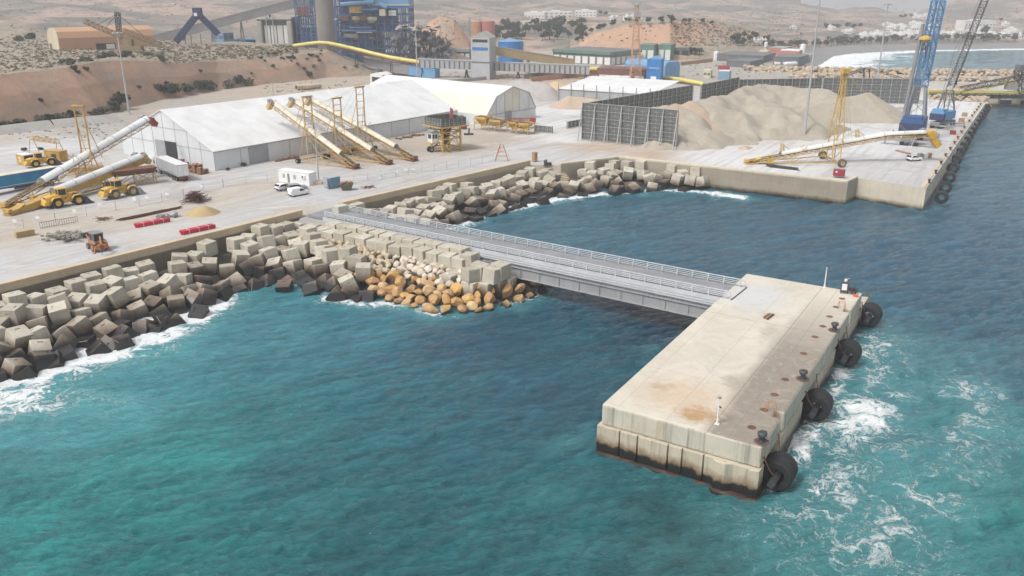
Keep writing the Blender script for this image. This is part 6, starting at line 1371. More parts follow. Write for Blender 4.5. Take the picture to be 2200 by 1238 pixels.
for i in range(11):                                              # pallets stacked along the gable
    x, y = 392 + (i % 6) * 10 + g.uniform(-2, 2), 361 + (i % 6) * 2.2 + (i // 6) * 5; n = g.randrange(3, 9); t = thing('pallet_stack', 'stack of reddish wooden pallets piled against the tent gable beside the grey truck', 'pallets', P(x, y), g.uniform(-.7, -.4), 'pallet stacks by the tent')
    for k_ in range(n): b = MB(); b.box(-.6, .6, -.5, .5, k_ * .28 + .16, k_ * .28 + .22); b.box(-.6, .6, -.5, -.35, k_ * .28, k_ * .28 + .16); b.box(-.6, .6, .35, .5, k_ * .28, k_ * .28 + .16); b.build('pallet', M('pallet'), t)
t = thing('feed_hopper', 'rusty open topped feed hopper on a braced steel frame behind the second loader', 'hopper', P(292, 397), ang(P(250, 402), P(330, 392)))
b = MB(); b.add([(-4.6, -1.7, 3.7), (4.6, -1.7, 3.7), (4.6, 1.7, 3.7), (-4.6, 1.7, 3.7), (-4.2, -.5, 2.3), (4.2, -.5, 2.3), (4.2, .5, 2.3), (-4.2, .5, 2.3)], [(0, 1, 5, 4), (1, 2, 6, 5), (2, 3, 7, 6), (3, 0, 4, 7), (4, 5, 6, 7), (0, 3, 2, 1)]); b.build('bin', M('rust'), t)
b = MB()
for x in (-3.8, 0, 4.2):
    for s in (-1.2, 1.2): b.beam((x, s, 0), (x, s, 2.8), .18, .18)
    b.tube((x, -1.2, .2), (x, 1.2, 2.6), .07, n=4)
for s in (-1.2, 1.2): b.tube((-3.8, s, .2), (0, s, 2.6), .08, n=4); b.tube((0, s, 2.6), (4.2, s, .2), .08, n=4); b.tube((0, s, .2), (4.2, s, 2.6), .08, n=4); b.tube((-3.8, s, .3), (4.2, s, .3), .08, n=4)
b.build('frame', M('pale_yellow'), t)
def container(label, q, rz, size, mat, roof):
    t = thing('site_container', label, 'container', q, rz); x, y, z = size; MB().box(0, x, 0, y, 0, z).build('body', M(mat), t, bevel=.03); MB().box(-.05, x + .05, -.05, y + .05, z, z + .08).build('roof', M(roof), t); b = MB()
    for i in range(int(x / .5)): b.box(.2 + i * .5, .34 + i * .5, -.03, 0, .1, z - .1)
    b.build('ribs', M(mat), t); return t
t = container('orange container with white roof and a white sign on its end', P(61, 358), ang(P(37, 352), P(61, 358)) + math.pi, (4.2, 2.4, 2.6), 'yellow', 'white_cover'); t.rotation_euler.z = ang(P(37, 353), P(61, 359)); t.location = P(37, 353)
b = MB(); b.box(1.7, 2.6, -.05, -.035, .9, 2.0); sg = b.build('sign', M('white_paint'), t); MB().box(1.95, 2.35, -.06, -.052, 1.2, 1.7).build('mark', M('red'), sg); MB().box(4.2, 4.24, .2, 2.2, .1, 2.4).build('opening', M('dark_gap'), t)
t = container('ochre container with a dark window left of the tall conveyor mast', P(97, 345), ang(P(97, 345), P(146, 350)), (5.4, 2.5, 2.6), 'ochre', 'pale_yellow'); MB().box(2.6, 4.2, -.05, -.035, .8, 1.9).build('window', M('dark_gap'), t)
t = thing('gantry_frame', 'faded yellow gantry truss standing over the containers on the left', 'gantry', P(73, 330), ang(P(73, 330), P(165, 345))); b = MB(); b.truss((0, 0, 4.2), (12, 0, 4.2), 1.0, .9, 10, .08)
for x in (0, 12):
    for s in (-1, 1): b.tube((x, s * .4, 4), (x + .3, s * 1.4, 0), .1)
b.build('truss', M('pale_yellow'), t)
t = thing('machine_parts', 'clutter of yellow machine frames under the tall conveyor mast', 'machinery', P(185, 375), .3); b = MB(); g = random.Random(5)
for i in range(14): b.truss((g.uniform(-4, 3), g.uniform(-2, 2), g.uniform(.3, 1.2)), (g.uniform(-3, 4), g.uniform(-2, 2), g.uniform(.5, 2.4)), .6, .5, 3, .06)
b.build('frames', M('pale_yellow'), t)
t = thing('machine_parts', 'yellow machine parts and spare wheels between the leaning conveyors', 'machinery', P(745, 330), .5); b = MB()
for i in range(12): b.truss((g.uniform(-5, 3), g.uniform(-2, 2), g.uniform(.3, .9)), (g.uniform(-3, 5), g.uniform(-2, 2), g.uniform(.4, 1.6)), .6, .5, 3, .06)
b.build('frames', M('yellow'), t)
t = box_thing('steel_tank', 'dull red box tank on the mole wall corner', 'tank', P(1789, 378, 5.45) , ang(P(1789, 378), P(1812, 380)), (2.5, 1.5, 1.5), 'dull_red'); MB().box(.5, .9, -.03, -.004, .8, 1.2).build('sign', M('white_paint'), t)
t = thing('crate_stack', 'grey and tan crates standing on the quay beside the white car', 'crates', P(1982, 340), .2)
for x, m_ in ((-1.3, 'plant_grey'), (.1, 'white_paint'), (1.1, 'wood')): MB().box(x, x + 1.1, -.6, .6, 0, 1.3).build('crate', M(m_), t, bevel=.03)
for (x, y, m_, w_) in ((2059, 262, 'wood', 'tan crate by the crane rails below the rear crane'), (2040, 289, 'dull_red', 'small red crate on the quay beyond the yellow spout'), (2066, 250, 'wood', 'small tan crate near the far bollards of the quay')):
    box_thing('crate', w_, 'crate', P(x, y), PORT, (1.6, 1.2, 1.2), m_)
d = ang(P(1921, 323), P(1958, 333)); t = thing('timber_beams', 'old timber beams lying on the open quay', 'timber', P(1940, 328), d)
for i in range(3): MB().box(-2.6, 2.6, -.5 + .36 * i, -.2 + .36 * i, 0, .3).build('beam', M('wood'), t, bevel=.02)
t = thing('steel_trestle', 'rusty red A shaped steel trestle behind the parapet', 'trestle', P(1078, 346), .1); b = MB()
for s in (-1, 1):
    for y in (-.9, .9): b.tube((s * 1.7, y, 0), (s * .35, y * .5, 4.2), .09, n=4)
    for z in (1.2, 2.4, 3.4): w_ = 1.7 - 1.35 * z / 4.2; b.tube((s * w_, -.7, z), (s * w_, .7, z), .06, n=4); b.tube((-w_, s * .7, z), (w_, s * .7, z), .06, n=4)
b.build('frame', M('orange_rust'), t)
t = box_thing('gate_post', 'brown gate post at the end of the parapet by the steps', 'post', P(1149, 349), .8, (1.0, 1.0, 2.3), 'wood'); MB().box(-.08, 1.08, -.08, 1.08, 2.3, 2.42).build('cap', M('wood'), t)
t = thing('pump_unit', 'small black pump unit standing at the top of the stone steps', 'pump', P(1172, 356), .4); b = MB(); b.lathe([(0, .2), (.4, .2), (.45, 1.2), (.2, 1.5), (0, 1.5)], n=12); b.box(.3, 1.5, -.3, .3, .1, .7); b.tube((-.6, 0, 1.3), (.6, 0, 1.4), .07); b.build('body', M('dark_steel'), t); b = MB(); b.box(-.6, 1.7, -.4, .4, 0, .12); b.build('skid', M('rust'), t)
def fence(label, pts, h=2.0, step=3.0):
    t = thing('mesh_fence', label, 'fence', pts[0], 0); o = pts[0]; k_ = 0; m = MB()
    for a, c in zip(pts, pts[1:]):
        L_ = (c - a).length; n = max(1, int(L_ / step))
        for i in range(n + 1): q = a.lerp(c, i / n) - o; MB().tube(q, q + Vector((0, 0, h)), .04, n=4).build('post', M('galvanised'), t)
        for z in (.15, .6, 1.1, 1.6, h - .05): m.tube(a - o + Vector((0, 0, z)), c - o + Vector((0, 0, z)), .014, n=3, cap=False)
    m.build('wire', M('galvanised'), t); return t
fence('thin wire site fence running from the skip along the parapet', [P(760, 396), P(850, 381), P(960, 365), P(1060, 348)])
fence('thin wire site fence running along the road from the cabin to the rubble', [P(575, 392), P(480, 402), P(395, 425), P(250, 453), P(120, 478), P(-20, 505)], 1.8, 4.0)
g = random.Random(31)
for i, (x, y) in enumerate([(290, 438), (317, 434), (360, 427), (216, 451), (162, 464), (82, 478), (34, 486), (820, 381), (852, 377), (872, 374), (888, 372), (434, 410)]):
    t = thing('fence_plate', 'white notice plate on a stake beside the road fence', 'sign', P(x, y), g.uniform(-.4, .2), 'notice plates along the fence'); MB().box(-.42, .42, -.02, .02, .7, 1.25).build('plate', M('white_paint'), t); MB().tube((0, .03, 0), (0, .03, .8), .03, n=4).build('stake', M('steel'), t)
def light_mast(label, q, top, head=True, r=.28, mat='gallery'):
    r *= 1.25; t = thing('light_mast', label, 'light mast', q, 0, None); h = (top.z - q.z); b = MB(); b.tube((0, 0, 0), (0, 0, h), r, r * .5, n=10); b.lathe([(0, 0), (r * 2.2, 0), (r * 2.2, .25), (r * 1.2, .5)], n=10); b.build('pole', M(mat), t)
    if head:
        b = MB(); b.lathe([(0, h), (1.5, h - .05), (1.5, h + .12), (0, h + .2)], n=12); b.build('head_ring', M('galvanised'), t)
        for i in range(6): a = i * 1.047; MB().obox((1.45 * math.cos(a), 1.45 * math.sin(a), h - .2), .7, .5, .35, a, 0, .4).build('lamp', M('lamp_head'), t)
    return t
for (x, y, ty, hd, r, w_) in ((278, 246, 70, True, .30, 'tall pale light mast standing in front of the red cliff'), (897, 176, 64, True, .32, 'light mast with ring head at the start of the grey gallery'), (1727, 298, -30, True, .30, 'tall light mast rising out of the frame from the sand heaps'),
                          (1880, 206, 9, True, .32, 'light mast with twin lamps beyond the dark screen'), (685, 389, 262, False, .13, 'thin pole on a concrete foot behind the office cabin'), (588, 212, 174, False, .12, 'short thin lamp pole behind the leaning conveyors'), (682, 200, 168, False, .11, 'thin curved lamp pole at the road below the cliff'), (1680, 168, 128, False, .10, 'thin pole by the dark sheds near the beach')):
    q = P(x, y); light_mast(w_, q, PY(x, ty, q.y), hd, r)
t = box_thing('pole_footing', 'round tan concrete block at the foot of the thin pole', 'footing', P(666, 398), .2, (2.6, 2.0, .7), 'concrete_sand')
# ================================================================ the power station and the buildings behind the yard
def blk(name, label, cat, c, l, r, h, wall_m, roof_m, pan=None, nl=0, nr=0, z=YZ, edge=None, gable=0.0, group=None, ph=(.12, .8)):
    """building from its three visible base corners: near corner, left end, right end"""
    C_, L_, R_ = P(*c, z), P(*l, z), P(*r, z); t = thing(name, label, cat, C_, 0, group); a, b_ = (L_ - C_).xy, (R_ - C_).xy
    pts = [(0, 0), tuple(b_), tuple(a + b_), tuple(a)]; m = MB(); m.prism(pts, -.3, h); m.build('wall', M(wall_m), t)
    m = MB(); e = 1.015
    if gable:                                                    # ridge along the right-hand direction
        g0, g1 = a * .5, a * .5 + b_
        m.add([(0, 0, h), (b_.x, b_.y, h), (a.x + b_.x, a.y + b_.y, h), (a.x, a.y, h), (g0.x, g0.y, h + gable), (g1.x, g1.y, h + gable)], [(0, 1, 5, 4), (2, 3, 4, 5), (0, 4, 3), (1, 2, 5), (0, 3, 2, 1)])
    else: m.prism([(x * e - (a + b_).x * .007, y * e - (a + b_).y * .007) for x, y in pts], h + .003, h + .45)
    m.build('roof', M(roof_m), t)
    if edge:
        m = MB(); k = 1.2
        for p_, q_ in ((Vector((0, 0)), a), (Vector((0, 0)), b_)): m.beam((*p_, h - .3), (*q_, h - .3), 1.6, 1.8)
        m.build('roof_edge', M(edge), t)
    if pan:
        for d, n, nx in ((a, nl, -1), (b_, nr, 1)):
            if not n: continue
            u = d.normalized(); nn = Vector((-u.y, u.x)) * (1 if nx < 0 else -1)
            if nn.y > 0: nn = -nn
            for i in range(n):
                p0 = d * ((i + .10) / n) + nn * .05; p1 = d * ((i + .84) / n) + nn * .05; m = MB()
                m.add([(p0.x, p0.y, h * ph[0]), (p1.x, p1.y, h * ph[0]), (p1.x, p1.y, h * ph[1]), (p0.x, p0.y, h * ph[1]), (p0.x - nn.x * .1, p0.y - nn.y * .1, h * ph[0]), (p1.x - nn.x * .1, p1.y - nn.y * .1, h * ph[0]), (p1.x - nn.x * .1, p1.y - nn.y * .1, h * ph[1]), (p0.x - nn.x * .1, p0.y - nn.y * .1, h * ph[1])], [(0, 1, 2, 3), (4, 5, 6, 7), (0, 1, 5, 4), (1, 2, 6, 5), (2, 3, 7, 6), (3, 0, 4, 7)]); m.build('panel', M(pan), t)
    return t
def frame_tower(t, x0, x1, y0, y1, z0, z1, nx, ny, nz, mat, r=.35, br=.2, name='steel_frame'):
    b = MB(); X = [x0 + (x1 - x0) * i / nx for i in range(nx + 1)]; Y = [y0 + (y1 - y0) * i / ny for i in range(ny + 1)]; Z = [z0 + (z1 - z0) * i / nz for i in range(nz + 1)]
    for x in X:
        for y in Y: b.beam((x, y, z0), (x, y, z1), r * 2, r * 2)
    for z in Z[1:]:
        for y in Y: b.beam((x0, y, z), (x1, y, z), r * 1.4, r * 1.6)
        for x in X: b.beam((x, y0, z), (x, y1, z), r * 1.4, r * 1.6)
    for i in range(nx):
        for k in range(nz):
            if (i + k) % 3: b.tube((X[i], y0, Z[k]), (X[i + 1], y0, Z[k + 1]), br, n=4)
            if (i * 2 + k) % 3: b.tube((X[i + 1], y0, Z[k]), (X[i], y0, Z[k + 1]), br, n=4)
    for i in range(ny):
        for k in range(nz): b.tube((x0, Y[i], Z[k]), (x0, Y[i + 1], Z[k + 1]), br, n=4); b.tube((x1, Y[i], Z[k]), (x1, Y[i + 1], Z[k + 1]), br, n=4)
    return b.build(name, M(mat), t)
def xat(px, Y, z=20): return PY(px, 100, Y).x
def zpx(py, Y): return PY(1100, py, Y).z
t = thing('power_plant_chimney', 'massive brown grey concrete chimney rising out of the picture', 'chimney', Vector((xat(704, 492), 492, 4.5)), 0); b = MB(); b.lathe([(4.9, 0), (4.7, 60), (4.2, 130)], n=28); b.build('shaft', M('chimney'), t, smooth=True); b = MB(); b.box(-5.3, -4.6, -.6, .6, 0, 125); b.build('ladder_duct', M('concrete_far'), t)
# boiler house
bx0, bx1, by = xat(724, 512), xat(880, 512), 512
t = thing('boiler_house', 'blue steel boiler house with open frame, pipes and clad upper block right of the chimney', 'boiler house', Vector((bx0, by, 4.5)), 0); Wb = bx1 - bx0
zz = lambda py: zpx(py, by) - 4.5
frame_tower(t, 0, Wb, 0, 26, 0, zz(14), 9, 3, 7, 'plant_steel', .30, .2)
frame_tower(t, Wb * .02, Wb * .5, -3, 0, 0, zz(-30), 5, 1, 14, 'plant_steel', .24, .16)
MB().box(Wb * .42, Wb - 9, 2, 24, zz(70), zz(20)).build('boiler_casing', M('plant_blue'), t); MB().box(2, Wb * .55, 3, 24, 0, zz(-40)).build('boiler_core', M('plant_blue'), t)
MB().box(Wb * .45, Wb + .5, -.5, 27, zz(18), zz(12.5)).build('cladding', M('strong_blue'), t); MB().box(Wb * .45, Wb + .8, -.8, 27, zz(12.3), zz(9.5)).build('ledge', M('cream_wall'), t); MB().box(Wb * .45, Wb + .4, -.4, 27, zz(9.3), zz(-60)).build('upper_block', M('sky_blue'), t)
for f, (y0, y1), m_, s in ((.30, (49, 35), 'tan_gallery', 5), (.50, (50, 36), 'cream_wall', 5.5), (.14, (44, 33), 'brown_wall', 5), (.40, (44, 34), 'brown_wall', 4), (.66, (34, 20), 'cream_wall', 3.4), (.30, (28, 14), 'ochre', 7), (.22, (80, 72), 'plant_grey', 8), (.4, (70, 64), 'white_wall', 9), (.28, (84, 80), 'brown_wall', 4), (.5, (84, 80), 'brown_wall', 4)):
    b = MB(); x = Wb * f; z0, z1 = zz(y0), zz(y1)
    if m_ in ('tan_gallery', 'cream_wall') and s > 4: b.lathe([(s * .18, z0), (s * .6, (z0 + z1) / 2), (s * .6, z1), (0, z1)], c=(x, -2, 0), n=4)
    else: b.box(x - s / 2, x + s / 2, -4, 2, z0, z1)
    b.build('ash_hopper', M(m_), t)
b = MB(); b.path([(-.8, -4, zz(92)), (.3, -4, zz(86)), (.3, -4, zz(46)), (1.2, -3, zz(42)), (3, -1, zz(42))], .95, n=10); b.build('riser_pipe', M('sky_blue'), t)
for (x0, y0, x1, y1, r) in ((.1, 10, .55, 4, 1.3), (.62, 8, .72, 16, 1.2), (.2, 60, .5, 60, .6), (.1, 66, .56, 66, .7), (.35, 22, .6, 20, .7)): MB().tube((Wb * x0, -3.6, zz(y0)), (Wb * x1, -3.6, zz(y1)), r, n=8).build('duct', M('sky_blue' if r > 1 else 'plant_steel'), t)
b = MB()
for py in (24, 28, 32): b.box(Wb * .74, Wb * .84, -2.4, 0, zz(py + 1.4), zz(py - 1.2))
b.build('louvre', M('white_wall'), t)
bx = xat(640, 508); W2 = xat(690, 508) - bx
t = thing('stair_tower', 'blue steel frame tower with brown louvres left of the chimney', 'tower', Vector((bx, 508, 4.5)), 0); frame_tower(t, 0, W2 * .62, 0, 14, 0, zz(0), 3, 2, 8, 'plant_steel', .28, .18); frame_tower(t, W2 * .66, W2, -2, 4, 0, zz(-30), 1, 1, 22, 'plant_steel', .24, .16, 'stair_frame')
MB().box(W2 * .08, W2 * .6, 2, 13, 0, zz(60)).build('core', M('plant_blue'), t); MB().box(-W2 * .4, W2 * .6, 2, 13, zz(14), zz(-20)).build('upper_block', M('concrete_far'), t)
for i in range(5): MB().box(W2 * .05, W2 * .62, -1, 2, zz(32 - 3.2 * i), zz(33.6 - 3.2 * i) + 1.0).build('louvre', M('brown_wall'), t)
bx = xat(556, 506); W3 = xat(632, 506) - bx
t = thing('turbine_hall', 'pale portal framed hall with tall white windows left of the blue stair tower', 'hall', Vector((bx, 506, 4.5)), 0)
MB().box(0, W3, 1, 22, 0, zz(44)).build('wall', M('gallery_dark'), t); b = MB()
for x in (0, W3 - 3.2): b.box(x, x + 3.2, -1.2, 22, 0, zz(44))
b.box(0, W3, -1.3, 22.2, zz(43.8), zz(37)); b.build('portal', M('concrete_far'), t, bevel=.8)
for i in range(4): MB().box(4 + i * 3.7, 7.1 + i * 3.7, .7, .96, 2, zz(54)).build('window', M('white_wall'), t)
for px in (579, 593): MB().tube((xat(px, 506) - bx, -2, 4), (xat(px, 506) - bx, -2, zz(28)), .3, n=6).build('vent_pipe', M('concrete_far'), t)
z_ = 15
blk('plant_building', 'low grey building with pale roof and bright blue gable end at the cliff top', 'building', (632, 100), (572, 100), (663, 97), 5.5, 'plant_grey', 'strong_blue', z=z_, gable=1.5)
t = thing('inclined_gallery', 'long grey conveyor gallery climbing behind the dark blue frame to the boiler house', 'gallery', PY(330, 86, 500), 0); q0, q1 = PY(330, 84, 500), PY(640, 6, 512); b = MB(); b.beam((0, 0, 0), q1 - t.location, 4, 4.6); b.build('gallery', M('plant_grey'), t); MB().beam((0, 0, 2.5), q1 - t.location + Vector((0, 0, 2.5)), 4.3, .5).build('roof', M('concrete_far'), t); b = MB()
for f in (.2, .4, .6, .8): q = (q1 - t.location) * f; b.tube(q, (q.x - 2, q.y, -16), .4); b.tube(q, (q.x + 2, q.y, -16), .4)
b.build('trestle', M('plant_grey'), t)
t = thing('tripper_frame', 'dark blue inverted V shaped conveyor frame on the plateau', 'conveyor', PY(378, 90, 452), 0); o = t.location; A_, B_, C_ = Vector((0, 0, 0)), PY(425, 30, 454) - o, PY(470, 74, 456) - o; MB().beam(A_, B_, 3.2, 3.0).build('left_boom', M('deep_blue'), t); MB().beam(B_, C_, 3.2, 3.0).build('right_boom', M('deep_blue'), t); MB().obox(B_ + Vector((0, -.2, .8)), 4, 3.6, 4.4).build('apex_house', M('deep_blue'), t); b = MB(); b.box(B_.x - .7, B_.x + .9, -2, -1.8, B_.z - 1, B_.z + .6); b.build('sign', M('white_paint'), t); b = MB()
for x in (5, 8, 13): b.tube((x, 0, 4), (x, 0, -6), .3)
b.build('posts', M('plant_grey'), t)
blk('plant_building', 'blue clad machine house with open upper floor under the dark blue frame', 'building', (482, 99), (458, 98), (504, 98), 7, 'sky_blue', 'plant_grey', 'gallery_dark', 2, 2, z=15, ph=(.55, .85))
blk('plant_building', 'long low bright blue roofed shed next to the blue machine house', 'building', (530, 98), (504, 98), (550, 97), 3.2, 'strong_blue', 'sky_blue', 'concrete_far', 3, 0, z=15.5, gable=1)
q = PY(126, 86, 404); q.z = drop(q.x, q.y) - .5
t = thing('storage_barn', 'large orange roofed vaulted barn with cream end wall on the plateau', 'barn', q, math.radians(43)); Lb = 44; prof = [(0, 0), (0, 5.5), (1.2, 8.3), (4, 9.7), (8, 10), (12, 9.7), (14.8, 8.3), (16, 5.5), (16, 0)]
MB().extx([(y, z) for y, z in prof], 0, Lb).build('roof', M('orange_barn'), t); MB().extx([(y + .02, z) for y, z in prof], -.3, -.02).build('end_wall', M('cream_wall'), t); MB().box(16, 25, -.12, .0, 0, 2.6).build('door', M('dark_gap'), t); MB().box(20.5, 24.5, -.2, -.125, 0, 2.2).build('door', M('white_wall'), t); MB().box(-.45, -.32, 11, 14, 0, 2.8).build('door', M('gallery_dark'), t)
q = PY(262, 97, 392); q.z = drop(q.x, q.y); t = thing('boom_stacker', 'old ochre boom stacker with black mast standing on the plateau', 'stacker', q, 0)
zb = lambda px, py: PY(px, py, 392) - q
MB().truss(zb(180, 45), zb(262, 80), 2.4, 1.8, 16, .16).build('boom', M('old_ochre'), t); MB().truss(zb(262, 66), zb(345, 97), 2.6, 2.0, 14, .18).build('tail_boom', M('old_ochre'), t); MB().truss(zb(256, 70), zb(252, 27), 1.8, 1.6, 7, .2).build('mast', M('dark_steel'), t)
b = MB(); b.tube(zb(252, 30), zb(205, 55), .12); b.tube(zb(252, 30), zb(225, 62), .12); b.tube(zb(253, 30), zb(320, 88), .12); b.build('stay', M('dark_steel'), t); b = MB(); b.box(-2, 9, -2, 2, .6, 2.4); b.box(1, 5, -1.5, 1.5, 2.4, 5.5); b.build('carriage', M('old_ochre'), t)
t = thing('collapsed_structure', 'ragged tangle of dark collapsed steel with torn roof right of the boiler house', 'wreck', Vector((xat(905, 500), 500, 4.5)), 0); g = random.Random(9); b = MB(); h = zpx(56, 500) - 4.5; wr = xat(965, 500) - xat(845, 500)
for i in range(420):
    x = g.uniform(-wr / 2, wr / 2); y = g.uniform(-9, 9); z = g.uniform(0, h * (1 - .25 * abs(x + 3) / (wr / 2))); l = g.uniform(2, 7); d = Vector((g.gauss(0, .6), g.gauss(0, .4), g.gauss(0, 1))).normalized() * l; b.tube((x, y, max(.2, z - d.z / 2)), (x + d.x, y + d.y, max(.2, z + d.z / 2)), g.uniform(.08, .22), n=4)
b.build('bent_steel', M('dark_steel'), t); b = MB()
for i in range(110):
    x = g.uniform(-wr / 2, wr / 2); b.obox((x, g.uniform(-6, 8), h * (1 - .3 * abs(x + 3) / (wr / 2)) * g.uniform(.15, .93)), g.uniform(2, 5), g.uniform(1, 4), g.uniform(.2, 2.2), g.uniform(0, 3), g.gauss(0, .5), g.gauss(0, .5))
b.build('torn_plates', M('gallery_dark'), t); b = MB()
for i in range(16): b.obox((-wr * .4 + i * wr * .055, g.uniform(-6, 3), h * (.97 + .04 * math.sin(i)) - .07 * abs(i - 8)), 3.6, 6, .25, g.uniform(-.3, .3), g.gauss(0, .15), g.gauss(0, .2))
b.build('roof_sheet', M('concrete_far'), t)
t = blk('plant_building', 'pale portal building with white doors at the foot of the boiler house', 'building', (822, 118), (795, 117), (830, 114), 12.5, 'gallery_dark', 'concrete_far', 'white_wall', 2, 0, ph=(.05, .72)); 
q = P(920, 127); q.z = YZ + 4.0; heap('dark brown bushy heap beside the low white panelled building', [q, q + Vector((3, 1, -.4))], M('rust'), .7, 1.2, 51, .7)
blk('plant_building', 'low cream roofed building with white panels behind the grey transfer tower', 'building', (1010, 127), (940, 125), (1020, 124), 5.5, 'gallery_dark', 'concrete_far', 'white_wall', 6, 0, edge='concrete_far', ph=(.05, .6))
c, l, r = (1052, 172), (1013, 170), (1066, 165)
t = blk('transfer_tower', 'tall grey clad transfer tower with gable roof and blue band', 'tower', c, l, r, 19.5, 'gallery', 'concrete_far', gable=2.6); a = P(*l) - P(*c); u = a.xy.normalized(); nn = Vector((u.y, -u.x)); nn = nn if nn.y < 0 else -nn; b = MB()
b.beam((a.x * .08 + nn.x * .1, a.y * .08 + nn.y * .1, 14.5), (a.x * .92 + nn.x * .1, a.y * .92 + nn.y * .1, 14.5), .2, 1.3); b.build('band', M('strong_blue'), t); b = MB(); b.beam((a.x * .1 + nn.x * .1, a.y * .1 + nn.y * .1, 18.2), (a.x * .9 + nn.x * .1, a.y * .9 + nn.y * .1, 18.2), .2, 1.2); b.build('opening', M('dark_gap'), t); b = MB(); b.beam((a.x * .0 + nn.x * .12, a.y * .0 + nn.y * .12, 8.2), (a.x + nn.x * .12, a.y + nn.y * .12, 8.2), .3, .4); b.build('ledge', M('gallery_dark'), t)
q = PY(1097, 118, 500); q.z = 4.5; t = thing('storage_tank', 'bright blue round tank with pale conical roof behind the transfer tower', 'tank', q, 0); h = zpx(89, 500) - 4.5; b = MB(); b.lathe([(7.2, 0), (7.2, h), (0, h)], n=30); b.build('shell', M('strong_blue'), t); b = MB(); b.lathe([(7.4, h), (7.3, h + .3), (0, h + 1.6)], n=30); b.build('roof', M('sky_blue'), t); b = MB(); b.box(6.9, 7.9, -1, 1, 0, h + .4); b.build('stair', M('white_wall'), t)
def gallery(name, label, a, c, w_, h_, mat, roof, panels=0, pm='gallery_dark', legs=(), leg_m='dark_steel'):
    t = thing(name, label, 'gallery', (a.x, a.y, YZ), ang(a, c)); L_ = (c - a).xy.length; z0, z1 = a.z - YZ, c.z - YZ; b = MB()
    V = lambda x, y, dz: (x * L_, y, z0 + (z1 - z0) * x + dz)
    def slab(b, x0, x1, y0, y1, d0, d1): b.add([V(x0, y0, d0), V(x1, y0, d0), V(x1, y1, d0), V(x0, y1, d0), V(x0, y0, d1), V(x1, y0, d1), V(x1, y1, d1), V(x0, y1, d1)], [(0, 3, 2, 1), (4, 5, 6, 7), (0, 1, 5, 4), (1, 2, 6, 5), (2, 3, 7, 6), (3, 0, 4, 7)]); return b
    slab(b, 0, 1, -w_ / 2, w_ / 2, -h_ / 2, h_ / 2).build('gallery', M(mat), t); slab(MB(), -.005, 1.005, -w_ / 2 - .2, w_ / 2 + .2, h_ / 2 + .01, h_ / 2 + .35).build('roof', M(roof), t)
    for i in range(panels): slab(MB(), (i + .05) / panels, (i + .38) / panels, -w_ / 2 - .06, -w_ / 2 - .005, -h_ * .46, h_ * .42).build('panel', M(pm), t)
    for f in legs:
        b = MB(); zt = z0 + (z1 - z0) * f - h_ / 2
        for s in (-1, 1): b.tube((f * L_ - .8, s * w_ * .4, 0), (f * L_, s * w_ * .4, zt), .22, n=5); b.tube((f * L_ + .8, s * w_ * .4, 0), (f * L_, s * w_ * .4, zt), .22, n=5)
        b.beam((f * L_, -w_ * .45, zt - .2), (f * L_, w_ * .45, zt - .2), .3, .4); b.build('trestle', M(leg_m), t)
    return t
gallery('conveyor_gallery', 'long level grey conveyor gallery with dark panels crossing behind the tents', PY(901, 136, 432), PY(1266, 151, 424), 3.2, 4.0, 'gallery', 'curtain_grey', 34, legs=(.02, .28, .585, .72, .98))
gallery('conveyor_gallery', 'tan inclined conveyor gallery descending from the transfer tower', PY(1052, 108, 436), PY(1232, 137, 452), 3.4, 4.2, 'tan_gallery', 'cream_wall', 0, legs=(.45,))
gallery('conveyor_gallery', 'grey sloping gallery with blue lower end below the yellow tube', PY(786, 131, 452), PY(884, 152, 436), 4, 4.0, 'plant_grey', 'gallery', 0, legs=(.3,), leg_m='sky_blue'); gallery('conveyor_gallery', 'blue end house of the sloping gallery beside the ring headed light mast', PY(884, 151, 436), PY(940, 160, 430), 5, 4.4, 'sky_blue', 'sky_blue', 0, legs=(.6,))
def tube_conveyor(label, pts, r=1.0):
    o = Vector((pts[0].x, pts[0].y, YZ)); t = thing('tube_conveyor', label, 'conveyor', o); b = MB(); n = len(pts)
    for a, c in zip(pts, pts[1:]): b.tube(a - o, c - o, r, n=12)
    b.build('tube', M('tube_yellow'), t, smooth=False); b = MB()
    for a, c in zip(pts, pts[1:]): d = Vector((0, 0, -1.5)); b.truss(a - o + d, c - o + d, 1.6, 1.1, max(2, int((c - a).length / 2.5)), .12); b.beam(a - o + Vector((0, 0, -1.1)), c - o + Vector((0, 0, -1.1)), 1.7, .2)
    b.build('truss', M('brown_wall'), t); b = MB()
    for a in pts[1::2]:
        g_ = drop(a.x, a.y) - YZ
        for s in (-.7, .7): b.tube((a.x - o.x + s, a.y - o.y, g_ - .3), (a.x - o.x + s * .6, a.y - o.y, a.z - YZ - 2), .18, n=5)
    b.build('trestle', M('dark_steel'), t); return t
tube_conveyor('long curved yellow tube conveyor running over the cliff edge down to the grey gallery', [PY(x, y, Y) for x, y, Y in ((630, 99, 452), (660, 95, 452), (685, 92, 452), (705, 93, 451), (730, 98, 450), (765, 106, 448), (800, 115, 444), (840, 124, 440), (870, 129, 436), (902, 134, 432))])
tube_conveyor('straight yellow tube conveyor between the grey gallery and the blue tower', [PY(1267, 148, 423), PY(1330, 150, 421), PY(1390, 152, 419)], .95)
tube_conveyor('yellow tube conveyor curving down from the blue tower to the lattice screen', [PY(1420, 168, 412), PY(1445, 169, 405), PY(1475, 174, 398), PY(1512, 181, 390)], .95)
